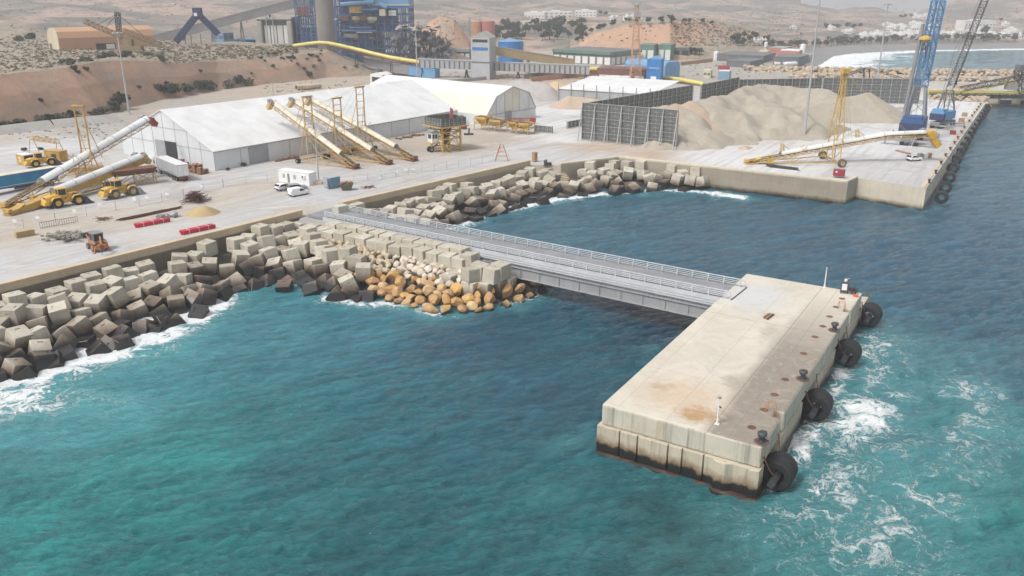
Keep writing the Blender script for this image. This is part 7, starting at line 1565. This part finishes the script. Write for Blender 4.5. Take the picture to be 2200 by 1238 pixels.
t = blk('transfer_tower', 'bright blue clad tower between two yellow tube conveyors', 'tower', (1418, 182), (1388, 180), (1424, 177), 11.2, 'strong_blue', 'sky_blue', gable=1.0); a = P(1388, 180) - P(1418, 182); b = MB(); b.beam((a.x * .1, a.y * .1 - .12, 7.2), (a.x * .85, a.y * .85 - .12, 7.2), .2, .9); b.build('window_band', M('sky_blue'), t); b = MB(); b.beam((a.x * .3, a.y * .3 - .12, 2.2), (a.x * .7, a.y * .7 - .12, 2.2), .2, 2.6); b.build('opening', M('white_wall'), t)
q0 = P(1340, 168); t = thing('storage_hall', 'pale sky blue hall with rounded roof edges behind the blue tower', 'hall', P(1428, 168), ang(P(1428, 168), P(1340, 160))); Lh = 26; b = MB(); pr = [(0, 0), (12, 0), (12, 5.5), (11.2, 7), (9.6, 7.6), (2.4, 7.6), (.8, 7), (0, 5.5)]; b.extx([(-y, z) for y, z in pr], 0, Lh); b.build('shell', M('sky_blue'), t)
b = MB(); b.box(-.12, 0, -10.6, -1.4, .2, 5.8); b.build('end_door', M('lattice_blue'), t)
for i in range(3): MB().box(-.2, -.125, -10.2 + i * 3, -7.6 + i * 3, .3, 5.4).build('panel', M('sky_blue'), t)
blk('plant_building', 'dark red brown low building under the straight yellow tube', 'building', (1385, 176), (1283, 172), (1392, 170), 5.2, 'brown_wall', 'brown_wall', 'white_wall', 4, 0, ph=(.2, .5)); blk('plant_building', 'low white block with windows in front of the brown building', 'building', (1350, 180), (1300, 178), (1356, 177), 2.4, 'white_wall', 'white_wall', 'gallery_dark', 5, 0, ph=(.3, .7))
blk('green_warehouse', 'wide warehouse with dark roof, green rounded edge and white panels', 'warehouse', (1312, 141), (1188, 133), (1376, 133), 7.0, 'gallery_dark', 'dark_roof', 'white_wall', 8, 6, edge='green_roof', ph=(.03, .62))
blk('green_warehouse', 'green framed hall block with white doors right of the wide warehouse', 'warehouse', (1404, 133), (1372, 132), (1412, 128), 9.4, 'green_roof', 'green_roof', 'white_wall', 2, 0, ph=(.05, .72)); blk('green_warehouse', 'second green framed hall block with white doors', 'warehouse', (1440, 131), (1412, 130), (1450, 126), 9.0, 'green_roof', 'green_roof', 'white_wall', 2, 0, ph=(.05, .72)); blk('green_warehouse', 'low end hall with a dark opening at the right of the green blocks', 'warehouse', (1480, 127), (1442, 127), (1484, 124), 6.4, 'gallery_dark', 'green_roof', 'dark_gap', 2, 0, ph=(.05, .8)); blk('green_warehouse', 'long green roof edge hall behind the wide warehouse', 'warehouse', (1372, 118), (1252, 113), (1380, 114), 6.4, 'green_roof', 'green_roof')
for i, (x, y) in enumerate(((1024, 88), (1049, 87))):
    q = PY(x, y, 548); q.z = 4.5; t = thing('red_silo', ('pale pinkish silo beside the red one' if not i else 'red ribbed silo beside the pale pinkish one'), 'silo', q, 0); h = zpx(46, 548) - 4.5; b = MB(); r = 3.4 if not i else 4.2; b.lathe([(r, 0), (r, h), (r * .9, h + .4), (0, h + .5)], n=24); b.build('shell', M('orange_barn' if not i else 'silo_red'), t); b = MB()
    for k in range(7): b.lathe([(r + .02, h * k / 7 + .3), (r + .18, h * k / 7 + .4), (r + .02, h * k / 7 + .6)], n=24)
    b.build('hoops', M('silo_red'), t); b = MB(); b.tube((-r - .5, 0, 0), (-r - .5, 0, h + 2), .2, n=4); b.tube((-r - 1.2, 0, 0), (-r - 1.2, 0, h + 2), .2, n=4); b.build('ladder', M('plant_grey'), t)
q = P(1365, 178); top = PY(1368, 12, q.y); t = thing('radio_mast', 'slender orange lattice mast rising above the brown building', 'mast', q, 0); h = top.z - q.z; b = MB(); b.truss((0, 0, 0), (top.x - q.x, 0, h), 5.2, 5.2, 18, .15, legs=.25); b.build('lattice', M('orange_barn'), t); b = MB(); b.lathe([(0, h), (1.8, h), (1.8, h + .4), (0, h + .5)], c=(top.x - q.x, 0, 0), n=10); b.box(top.x - q.x - 1, top.x - q.x + 2, -1, 1, h - 5, h - 3); b.build('antenna', M('galvanised'), t)
t = blk('open_shelter', 'small white open fronted shelter at the road below the cliff', 'shelter', (822, 184), (796, 181), (844, 180), 4.6, 'white_wall', 'white_wall', 'dark_gap', 1, 0, ph=(.02, .75), gable=.8)
d = ang(P(640, 195), P(672, 191)); q0 = P(655, 192)
for i in range(4):
    t = thing('concrete_pipe', 'large concrete pipe in the row of four lying below the cliff', 'pipe', P(637 + 6 * i, 195 - i * .3), d, 'concrete pipes below the cliff'); b = MB(); b.lathe([(1.0, 0), (1.2, 0), (1.2, 9), (1.0, 9), (1.0, 0)], axis='x', c=(0, 0, 1.2), n=18); b.build('pipe', M('concrete_sand'), t)
b = MB(); pts = [P(x, y) for x, y in ((-120, 310), (0, 291), (120, 276), (260, 262))]
for a, c in zip(pts, pts[1:]):
    d_ = (c - a).normalized(); n_ = Vector((-d_.y, d_.x, 0)); b.add([a - n_ * 1.0 - Vector((0, 0, .4)), c - n_ * 1.0 - Vector((0, 0, .4)), c + n_ * 3.2 + Vector((0, 0, 2.2)), a + n_ * 3.2 + Vector((0, 0, 2.2)), c + n_ * 4.6 + Vector((0, 0, 2.2)), a + n_ * 4.6 + Vector((0, 0, 2.2)), c + n_ * 7, a + n_ * 7], [(0, 1, 2, 3), (3, 2, 4, 5), (5, 4, 6, 7)])
tag(b.build('channel_bank', M('concrete_far'), world=True), kind='structure')
for lab, pts, h, mat in (('low orange boundary wall behind the white shed', [(1140, 176), (1270, 163), (1300, 160)], 2.2, 'brick_orange'), ('grey low wall under the level gallery', [(1125, 170), (1220, 160)], 2.4, 'plant_grey'), ('orange boundary wall beyond the sky blue hall', [(1462, 141), (1530, 133)], 2.0, 'brick_orange'), ('pale concrete wall climbing towards the transfer tower', [(960, 180), (1080, 168)], 1.6, 'concrete_far')):
    b = MB(); q = [P(*p) for p in pts]; o_ = q[0]
    for a, c in zip(q, q[1:]): b.beam(a - o_ + Vector((0, 0, h / 2)), c - o_ + Vector((0, 0, h / 2)), .5, h)
    o = b.build('boundary_wall', M(mat)); o.location = o_; tag(o, lab, 'wall')
t = blk('water_hut', 'small grey blue hut with a dark red rounded roof behind the short screen', 'hut', (1566, 172), (1542, 171), (1570, 169), 4.0, 'container_blue', 'white_wall'); b = MB(); q = (P(1555, 170) - P(1566, 172)); b.lathe([(0, -2.6), (1.4, -2.6), (1.5, 0), (1.4, 2.6), (0, 2.6)], axis='x', c=(q.x, q.y + 1.5, 5.0), n=14); b.build('tank', M('dull_red'), t)
blk('gate_hut', 'beige hut with flat roof beside the red roofed hut', 'hut', (1526, 168), (1510, 167), (1530, 165), 3.2, 'cream_wall', 'cream_wall', 'gallery_dark', 2, 0, ph=(.4, .75))
for (c, l, r, h, wm, rm, lab) in (((1640, 136), (1540, 131), (1665, 128), 3.8, 'gallery_dark', 'dark_roof', 'wide dark roofed shed left of the red containers'), ((1715, 141), (1660, 139), (1735, 134), 4.2, 'gallery_dark', 'dark_roof', 'dark shed with pale tank in front near the beach'), ((1610, 146), (1560, 143), (1640, 140), 3.0, 'gallery_dark', 'dark_roof', 'low dark shed in front of the wide shed'), ((1685, 122), (1652, 120), (1700, 118), 5.0, 'silo_red', 'concrete_far', 'red container building among the dark sheds'), ((1715, 126), (1676, 124), (1722, 122), 4.4, 'silo_red', 'white_wall', 'red and white container building right of the other red one'), ((1648, 124), (1630, 123), (1652, 121), 3.5, 'cream_wall', 'cream_wall', 'small beige block left of the red buildings'), ((1740, 134), (1722, 132), (1748, 130), 3.6, 'concrete_far', 'concrete_far', 'grey hut at the end of the sheds by the surf'), ((1600, 118), (1560, 116), (1640, 112), 3.5, 'gallery_dark', 'gallery', 'grey roofed long shed below the palm slope')):
    blk('plant_building', lab, 'building', c, l, r, h, wm, rm, 'white_wall' if 'pale' in lab or 'white' in lab else None, 3, 0, ph=(.1, .4))
for (x, y, h, r, lab) in ((1644, 114, 7, 1.2, 'slim white silo behind the dark sheds'), (1723, 122, 7.5, 1.7, 'taller white silo near the beach end of the sheds'), (1538, 130, 5, 1.6, 'short white silo at the left of the dark sheds')):
    t = thing('white_silo', lab, 'silo', P(x, y), 0); b = MB(); b.lathe([(r, 0), (r, h), (r * .8, h + .4), (0, h + .6)], n=16); b.build('shell', M('white_wall'), t); b = MB(); b.tube((r + .1, 0, 0), (r + .1, 0, h + 1), .12, n=4); b.build('ladder', M('steel'), t)
t = thing('gas_tank', 'white horizontal cylinder tank in front of the dark shed', 'tank', P(1698, 144), ang(P(1684, 144), P(1712, 143))); b = MB(); b.lathe([(0, -4.2), (.8, -4), (1.1, -3.4), (1.1, 3.4), (.8, 4), (0, 4.2)], axis='x', c=(0, 0, 1.8), n=16); b.build('shell', M('white_paint'), t); b = MB(); b.box(-2.6, -2.2, -.8, .8, 0, 1.0); b.box(2.2, 2.6, -.8, .8, 0, 1.0); b.build('saddle', M('concrete_far'), t)
# ================================================================ far side: rock mole, jetty, town, plants
g = random.Random(15); pts = []
def ridge_pts(line, n, wid, zt, r0, r1):
    for i in range(n):
        f = g.random() * (len(line) - 1); k = min(int(f), len(line) - 2); q = line[k].lerp(line[k + 1], f - k); o = g.uniform(-1, 1); pts.append((Vector((q.x + g.gauss(0, .6), q.y + o * wid, zt * (1 - abs(o)) + YZ - 2.4 + g.uniform(-.2, .3))), g.uniform(r0, r1)))
ridge_pts([P(1600, 152), P(1800, 157), P(2000, 161), P(2360, 166)], 1500, 6, 5.0, .8, 1.7); ridge_pts([P(1700, 166), P(1850, 170), P(2000, 174), P(2360, 178)], 1200, 5, 4.2, .7, 1.5); ridge_pts([P(1985, 208), P(2050, 210), P(2120, 212)], 260, 5, 3.0, .6, 1.2)
rubble('rock_mole', 'long tan rock mole between the harbour and the white surf of the bay', pts, stone_mat('mole_stone', (.42, .31, .20), (.34, .26, .18), (.50, .41, .31)), 18)
t = thing('belt_conveyor', 'black lattice conveyor bent over two posts behind the dark screen', 'conveyor', P(1861, 190), 0); Y_ = t.location.y; o = t.location; pp = [PY(1700, 200, Y_), PY(1858, 148, Y_), PY(1870, 148, Y_), PY(1990, 186, Y_)]; b = MB()
for a, c in zip(pp, pp[1:]): b.truss(a - o, c - o, 1.2, .8, max(2, int((c - a).length / 2)), .10)
b.build('boom', M('dark_steel'), t); b = MB()
for px in (1856, 1868): b.beam(PY(px, 192, Y_) - o, PY(px, 148, Y_) - o, .5, .5)
b.build('post', M('dark_steel'), t)
t = thing('loading_jetty', 'concrete jetty block at the right edge with openings above the harbour water', 'jetty', P(2118, 226, 0), 0); a = P(2118, 231, 0); c = P(2330, 238, 0); o = t.location; b = MB(); b.prism([(0, 0), ((c - a).x, (c - a).y), ((c - a).x + 6, (c - a).y + 22), (6, 22)], -3, 4.2); b.build('block', M_QUAY, t, bevel=.08); b = MB()
for f in (.20, .42, .64): q = (c - a) * f; b.obox((q.x, q.y - .05, 1.5), 4.5, .5, 1.8, ang(a, c))
b.build('opening', M('dark_gap'), t)
Yj = P(2118, 216, 4).y + 8
t = thing('ship_loader', 'yellow and black conveyor bridge with raised loader boom on the jetty', 'ship loader', Vector((PY(2000, 197, Yj).x, Yj, 5)), 0); o = t.location
a, c = PY(1992, 197, Yj) - o, PY(2360, 203, Yj) - o; MB().beam(a, c, 2.4, 1.5).build('bridge', M('tube_yellow'), t); MB().truss(a + Vector((0, -1.4, -.9)), c + Vector((0, -1.4, -.9)), 1, 1.4, 44, .12).build('bridge_truss', M('dark_steel'), t)
b = MB()
for px in (2040, 2095, 2125, 2150): q = PY(px, 200, Yj) - o; MB().beam(q, (q.x, q.y, -3.0), .6, .6).build('pier_leg', M('concrete_far'), t)
MB().truss(PY(2060, 193, Yj) - o, PY(2320, 140, Yj) - o, 2.2, 1.8, 28, .16).build('boom', M('dark_steel'), t); MB().beam(PY(2120, 188, Yj) - o, PY(2240, 160, Yj) - o, 1.0, .9).build('boom_belt', M('tube_yellow'), t)
MB().truss(PY(2192, 200, Yj) - o, PY(2192, 150, Yj) - o, 3.4, 3.0, 6, .24).build('portal', M('dark_steel'), t); q = PY(2196, 150, Yj) - o; MB().obox(q + Vector((1, 0, .8)), 6, 4, 2.4).build('machine_house', M('gallery_dark'), t); q = PY(2172, 186, Yj) - o; MB().obox(q, 4, 3, 2.4).build('cabin', M('concrete_far'), t)
b = MB()
for i in range(5): q = PY(2120 + 18 * i, 207, Yj) - o; b.obox(q, 3.2, 3, 1.6, .2 * i)
b.build('bogie', M('dark_steel'), t)
b = MB(); a, c = P(2048, 192), P(2125, 193); b.beam(Vector((0, 0, 1.1)), c - a + Vector((0, 0, 1.1)), .8, 2.4); o_ = b.build('boundary_wall', M('concrete_sand')); o_.location = a; tag(o_, 'tan wall at the back of the quay below the rock mole', 'wall')
# ---- plants
def leaf_mat(n, c1, c2):
    k = N(n); ri = k.n('NewGeometry').outputs['Random Per Island']; ns = k.noise(k.pos(), .9, 3, .6); col = k.mix(ri, c1, c2); col = k.mix(k.rng(ns, .4, .65), col, tuple(x * .6 for x in c1)); k.base(col); k.rough(.85); return k.m
LM = [leaf_mat('leaf_dark', (.038, .052, .026), (.075, .085, .042)), leaf_mat('leaf_olive', (.13, .12, .08), (.18, .165, .115)), leaf_mat('leaf_dry', (.24, .20, .14), (.17, .15, .105))]
def clump(mb, c, rx, ry, rz, n, s, g):
    for i in range(n):
        u = Vector((g.gauss(0, 1), g.gauss(0, 1), g.gauss(0, 1))).normalized() * (g.random() ** .4) ; p = Vector((c[0] + u.x * rx, c[1] + u.y * ry, c[2] + u.z * rz))
        a = Vector((g.gauss(0, 1), g.gauss(0, 1), g.gauss(0, 1))).normalized(); b_ = a.cross(Vector((g.gauss(0, 1), g.gauss(0, 1), g.gauss(0, 1)))).normalized(); q = s * g.uniform(.6, 1.3)
        mb.add([p + a * q, p + b_ * q * .8, p - a * q * .7, p - b_ * q * .7], [(0, 1, 2, 3)])
def bush_mesh(seed, n, mat, s=.16, lobes=5):
    g = random.Random(seed); mb = MB()
    for i in range(lobes): clump(mb, (g.uniform(-.6, .6), g.uniform(-.5, .5), g.uniform(.25, .62)), .48, .45, .36, n // lobes, s, g)
    me = bpy.data.meshes.new('foliage'); me.from_pydata(mb.v, [], mb.f); me.materials.append(mat); return me
def stem_mesh():
    b = MB()
    for i in range(5): a = i * 1.3; b.tube((0, 0, -.2), (.35 * math.cos(a), .35 * math.sin(a), .6), .035, .015, n=4)
    me = bpy.data.meshes.new('stems'); me.from_pydata(b.v, [], b.f); me.materials.append(M('trunk')); return me
BUSH = [[bush_mesh(10 * k + i, 420, LM[k]) for i in range(3)] for k in range(3)]; STEM = stem_mesh()
g = random.Random(61)
def bush(px, py, wpx, kind, label, group, tall=.8, name='shrub'):
    q = hit(px, py); s = wpx / 2 * (q.y * cP - (q.z - CAMH) * sP) / FOC
    t = thing(name, label, 'shrub', q, g.uniform(0, 6), group); f = bpy.data.objects.new('foliage', BUSH[kind][g.randrange(3)]); COL.objects.link(f); f.parent = t; st = bpy.data.objects.new('stems', STEM); COL.objects.link(st); st.parent = t; s *= 1.35; t.scale = (s, s, s * tall * 1.25); return t
for (x, y, w_, k, l_) in ((252, 222, 38, 0, 'round dark green shrub standing alone at the cliff foot behind the light mast'), (352, 200, 34, 0, 'dark green shrub at the left end of the group at the cliff foot'), (375, 198, 36, 0, 'dark green shrub second in the group at the cliff foot'), (400, 197, 30, 0, 'low dark shrub in the middle of the group at the cliff foot'), (432, 193, 34, 0, 'tall dark green shrub near the right of the cliff foot group'), (455, 191, 26, 0, 'dark green shrub at the right end of the cliff foot group'), (512, 178, 24, 0, 'green shrub on the dry clump behind the tent ridge'), (490, 187, 26, 2, 'dry grey shrub left of the green one behind the tent ridge'), (530, 184, 26, 2, 'dry grey shrub right of the green one behind the tent ridge'), (52, 325, 12, 1, 'olive shrub beside the orange container'), (88, 322, 10, 0, 'small green shrub behind the gantry frame'), (526, 357, 12, 1, 'small olive shrub at the corner of the tent wall'), (490, 366, 9, 1, 'tiny weed clump along the tent wall'), (612, 93, 26, 1, 'olive shrub at the cliff top before the grey building'), (68, 84, 22, 0, 'green shrub near the cream end of the orange barn'), (40, 88, 18, 1, 'olive shrub left of the orange barn')):
    bush(x, y, w_, k, l_, None, .8)
for i in range(34):
    x = g.uniform(0, 250); y = interp(FOOT, x) - 6 + g.uniform(-4, 5); bush(x, y, g.uniform(14, 28), 1 if g.random() < .4 else 0, 'low olive shrub in the strip along the foot of the left cliff', 'shrubs along the cliff foot', .6)
for i in range(40):
    x = g.uniform(120, 370); y = interp(TOP, x) - 4 + g.uniform(-5, 3); bush(x, y, g.uniform(8, 17), 0 if g.random() < .4 else 1, 'scrubby bush along the upper rim of the left cliff', 'bushes on the cliff rim', .6)
for i in range(26):
    x = g.uniform(560, 700); y = g.uniform(108, 132); bush(x, y, g.uniform(5, 9), 0, 'dark tuft on the red slope under the yellow tube', 'tufts on the red slope', .8)
for (x, y, w_) in ((168, 158, 9), (186, 152, 11), (88, 218, 9), (160, 150, 12), (300, 190, 8), (430, 155, 8), (665, 163, 12), (655, 150, 7), (640, 140, 7), (765, 145, 8), (740, 147, 6), (770, 132, 6), (674, 145, 7), (586, 145, 8), (540, 160, 6)): bush(x, y, w_, 0 if w_ > 8 else 1, 'dark tuft growing out of the bare cliff face', 'tufts on the cliff face', 1.1)
# scrub nobody could count, on the plateau and the slopes
def scrub(name, label, n, fx, kinds, s0, s1, seed, mat, leaves=16, lf=.34):
    g = random.Random(seed); mb = MB()
    for i in range(n):
        px, py = fx(g); q = hit(px, py)
        if q.z < 4.6: continue
        s = g.uniform(s0, s1) * (.6 + .4 * q.y / 450); clump(mb, (q.x, q.y, q.z + s * .3), s, s * .8, s * .45, leaves, s * lf, g)
    me = bpy.data.meshes.new(name); me.from_pydata(mb.v, [], mb.f); me.materials.append(mat); o = bpy.data.objects.new(name, me); COL.objects.link(o); tag(o, label, 'scrub', kind='stuff')
def on_plateau(g):
    x = g.uniform(-20, 640); a, b_ = interp(SHOULD, x), interp(TOP, x); lo = 88 if x < 380 else 98; return x, g.uniform(lo, max(lo + 4, b_ - 1))
scrub('plateau_scrub', 'dry grey green scrub covering the top of the cliff', 1200, on_plateau, 0, .35, 1.0, 71, LM[1]); scrub('plateau_scrub', 'brown dry brush scattered over the plateau', 700, on_plateau, 0, .4, 1.1, 72, LM[2])
def on_head(g): x = g.uniform(1440, 1700); return x, g.uniform(interp(TM, x) - 3, 100)
scrub('headland_scrub', 'dark scrub on the slope right of the orange cut hill', 600, on_head, 0, .5, 1.2, 73, LM[2]); 
def on_hills(g): return g.uniform(-10, 1720), g.uniform(2, 90)
scrub('hill_scrub', 'scattered scrub on the far hills', 900, on_hills, 0, .35, .95, 74, LM[1], 9, .45)
def on_right(g): return g.uniform(1640, 2210), g.uniform(18, 92)
scrub('hill_scrub', 'scattered scrub on the hills above the bay', 500, on_right, 0, .35, .95, 75, LM[1], 9, .45)
def on_waste(g): return g.choice([(g.uniform(560, 820), g.uniform(176, 205)), (g.uniform(1440, 1760), g.uniform(135, 165)), (g.uniform(900, 1260), g.uniform(155, 178)), (g.uniform(0, 330), g.uniform(262, 300))])
scrub('waste_ground_scrub', 'weeds on the waste ground behind the tents', 420, on_waste, 0, .3, .8, 76, LM[1], 12)
def tree_mesh(seed):
    g = random.Random(seed); mb = MB()
    for i in range(9): clump(mb, (g.uniform(-.6, .6), g.uniform(-.6, .6), g.uniform(.75, 1.5)), .42, .42, .32, 46, .15, g)
    me = bpy.data.meshes.new('crown'); me.from_pydata(mb.v, [], mb.f); me.materials.append(LM[0]); return me
def trunk_mesh(h, r, n=4):
    b = MB(); b.tube((0, 0, -.4), (.03, 0, h), r, r * .6, n=6)
    if n:
        for i in range(n): a = i * 1.57; b.tube((.02, 0, h * .75), (.4 * math.cos(a), .4 * math.sin(a), h * 1.5), r * .5, r * .2, n=4)
    me = bpy.data.meshes.new('trunk'); me.from_pydata(b.v, [], b.f); me.materials.append(M('trunk')); return me
def palm_mesh(seed):
    g = random.Random(seed); mb = MB()
    for i in range(16):
        a = i * .393 + g.uniform(-.1, .1); up = g.uniform(.15, .6); pr = Vector((0, 0, 1.55)); side = Vector((-math.sin(a), math.cos(a), 0)) * .07
        for k in range(1, 5): f = k / 4; c = Vector((math.cos(a) * .62 * f, math.sin(a) * .62 * f, 1.55 + up * f - .62 * f * f)); mb.add([pr - side, pr + side, c + side * (1.2 - f), c - side * (1.2 - f)], [(0, 1, 2, 3)]); pr = c
    me = bpy.data.meshes.new('crown'); me.from_pydata(mb.v, [], mb.f); me.materials.append(LM[0]); return me
TREE, TRUNK = [tree_mesh(i) for i in range(4)], trunk_mesh(.9, .07); PALM, PTR = [palm_mesh(i) for i in range(3)], trunk_mesh(1.55, .035, 0)
def plant(px, py, hpx, label, group, palm=False):
    q = hit(px, py); s = hpx * (q.y * cP - (q.z - CAMH) * sP) / FOC / 1.7
    if s > 12: return
    t = thing('palm_tree' if palm else 'pine_tree', label, 'palm' if palm else 'tree', q, g.uniform(0, 6), group)
    for me, nm in ((g.choice(PALM if palm else TREE), 'crown'), (PTR if palm else TRUNK, 'trunk')): o = bpy.data.objects.new(nm, me); COL.objects.link(o); o.parent = t
    t.scale = (s * g.uniform(.85, 1.15),) * 2 + (s,)
for i in range(46):
    x = g.uniform(1062, 1250); y = g.uniform(58, 90) - (x - 1060) * .03; plant(x, y, g.uniform(14, 22), 'dark green tree in the grove left of the orange cut hill', 'trees in the grove by the cut hill')
for i in range(16): x = g.uniform(1240, 1330); plant(x, interp(TM, x) - 2 + g.uniform(-4, 0), g.uniform(8, 12), 'tree on the upper rim at the left of the orange cut hill', 'trees on the rim of the cut hill')
for (x, y, h) in ((1368, 52, 16), (1392, 53, 17), (1418, 51, 15), (1442, 50, 17), (1470, 50, 11), (1482, 50, 10), (1508, 52, 12), (1530, 53, 9), (1290, 34, 12), (1300, 34, 10), (1345, 48, 11), (1352, 49, 10)): plant(x, y, h, 'single tree on the crest above the orange cut hill', 'trees on the crest of the cut hill')
for i in range(16): plant(g.uniform(1570, 1680), g.uniform(78, 104), g.uniform(10, 16), 'dark tree on the slope above the dark sheds', 'trees above the dark sheds')
for i in range(120):
    x = g.uniform(1690, 2205) if i > 16 else g.uniform(1640, 1800); y = interp(BT, x) - g.uniform(1, 7); plant(x, y, g.uniform(12, 20), 'palm tree in the line behind the beach of the bay', 'palms behind the beach', True)
for i in range(64): x = g.uniform(1700, 2205); plant(x, interp(BT, x) - g.uniform(4, 10), g.uniform(8, 14), 'bushy tree between the palms and the white town', 'trees below the white town')
for i in range(14): plant(g.uniform(1750, 1850), g.uniform(58, 64), g.uniform(7, 11), 'dark tree on the ridge left of the white town', 'trees on the ridge by the town')
for (x, y, h) in ((2115, 75, 18), (2150, 48, 10), (1945, 40, 9), (1935, 40, 9), (1958, 38, 8)): plant(x, y, h, 'lone dark tree among the white houses', 'lone trees in the town')
for (x, y) in ((1487, 118), (1494, 118), (1502, 119)): plant(x, y, 16, 'slim dark tree beside the low end hall', 'slim trees by the green hall')
# ---- white town and far buildings
def house(px, py, wpx, hpx, label, group, mat='white_wall', depth=9, n=3):
    q = hit(px, py); k = (q.y * cP - (q.z - CAMH) * sP) / FOC; w_, h = wpx * k, hpx * k; t = thing('white_house', label, 'house', q, g.uniform(-.35, .25), group)
    MB().box(-w_ / 2, w_ / 2, 0, depth, -1.5, h).build('wall', M(mat), t); b = MB()
    b.box(-w_ / 2 - .1, w_ / 2 + .1, -.1, depth, h, h + .4); b.box(-w_ * .2, w_ * .1, depth * .3, depth * .7, h + .4, h + 1.6); b.build('roof', M(mat), t)
    m = MB()
    for i in range(n):
        for j in range(max(1, int(h / 3.2))): x = -w_ / 2 + w_ * (i + .5) / n; m.box(x - w_ * .12 / n * 2, x + w_ * .12 / n * 2, -.06, .05, .9 + j * 3.0, 2.1 + j * 3.0)
    m.build('windows', M('gallery_dark'), t)
def rows(x0, x1, y0, y1, n, label, group, w0=9, w1=18):
    for i in range(n): house(g.uniform(x0, x1), g.uniform(y0, y1), g.uniform(w0, w1), g.uniform(4, 7.5), label, group)
rows(1845, 1985, 74, 84, 26, 'white house in the lower rows of the town facing the beach', 'lower houses of the town'); rows(1905, 2020, 54, 66, 22, 'white house in the upper rows of the town', 'upper houses of the town'); rows(1985, 2110, 72, 82, 16, 'white house between the cranes and the large hotel', 'houses below the hotel'); rows(2110, 2205, 66, 84, 22, 'white house at the right end of the town', 'houses at the right end'); rows(1962, 1995, 36, 40, 5, 'white villa high on the hillside', 'villas on the hillside', 7, 10); rows(1765, 1800, 62, 66, 3, 'small white house beside the ridge trees', 'houses by the ridge trees', 6, 9); rows(1820, 1850, 70, 74, 4, 'pale pinkish house at the left end of the town', 'pale houses at the left end', 8, 12); rows(1620, 1650, 88, 96, 6, 'little white house on the slope above the sheds', 'little houses above the sheds', 5, 9); rows(1310, 1375, 40, 44, 6, 'low white house before the far hill above the cut hill', 'low houses above the cut hill', 8, 14)
house(2105, 63, 74, 17, 'large white hotel block above the town', None, 'white_wall', 16, 9); house(2163, 56, 10, 7, 'white cube house right of the hotel', None); house(1705, 63, 13, 5, 'lone white building on the hillside left of the tall mast', None)
for (x, y, w_, h, l_) in ((1148, 38, 44, 10, 'left block of the long white factory on the far plain'), (1200, 38, 60, 12, 'middle block of the long white factory on the far plain'), (1258, 36, 46, 12, 'right block of the long white factory on the far plain')): house(x, y, w_, h, l_, None, 'white_wall', 20, 6)
for (x, y, w_) in ((1160, 52, 70), (1215, 51, 62)): house(x, y, w_, 5, 'pale low greenhouse in front of the long white factory', 'greenhouses on the far plain', 'cream_wall', 25, 4)

# ================================================================ haze over the far land
hz = MB(); hz.box(-5200, 5200, -300, 5600, -30, 320); ho = hz.build('haze', None); tag(ho, kind='stuff')
hm = bpy.data.materials.new('haze_air'); hm.use_nodes = True; ht = hm.node_tree; ht.nodes.clear(); o_ = ht.nodes.new('ShaderNodeOutputMaterial'); pv = ht.nodes.new('ShaderNodeVolumePrincipled')
pv.inputs['Color'].default_value = (.93, .94, .96, 1); pv.inputs['Density'].default_value = .00036; pv.inputs['Anisotropy'].default_value = -.1
ht.links.new(pv.outputs[0], o_.inputs['Volume']); ho.data.materials.append(hm); ho['label'] = 'thin pale haze over the harbour and hills'
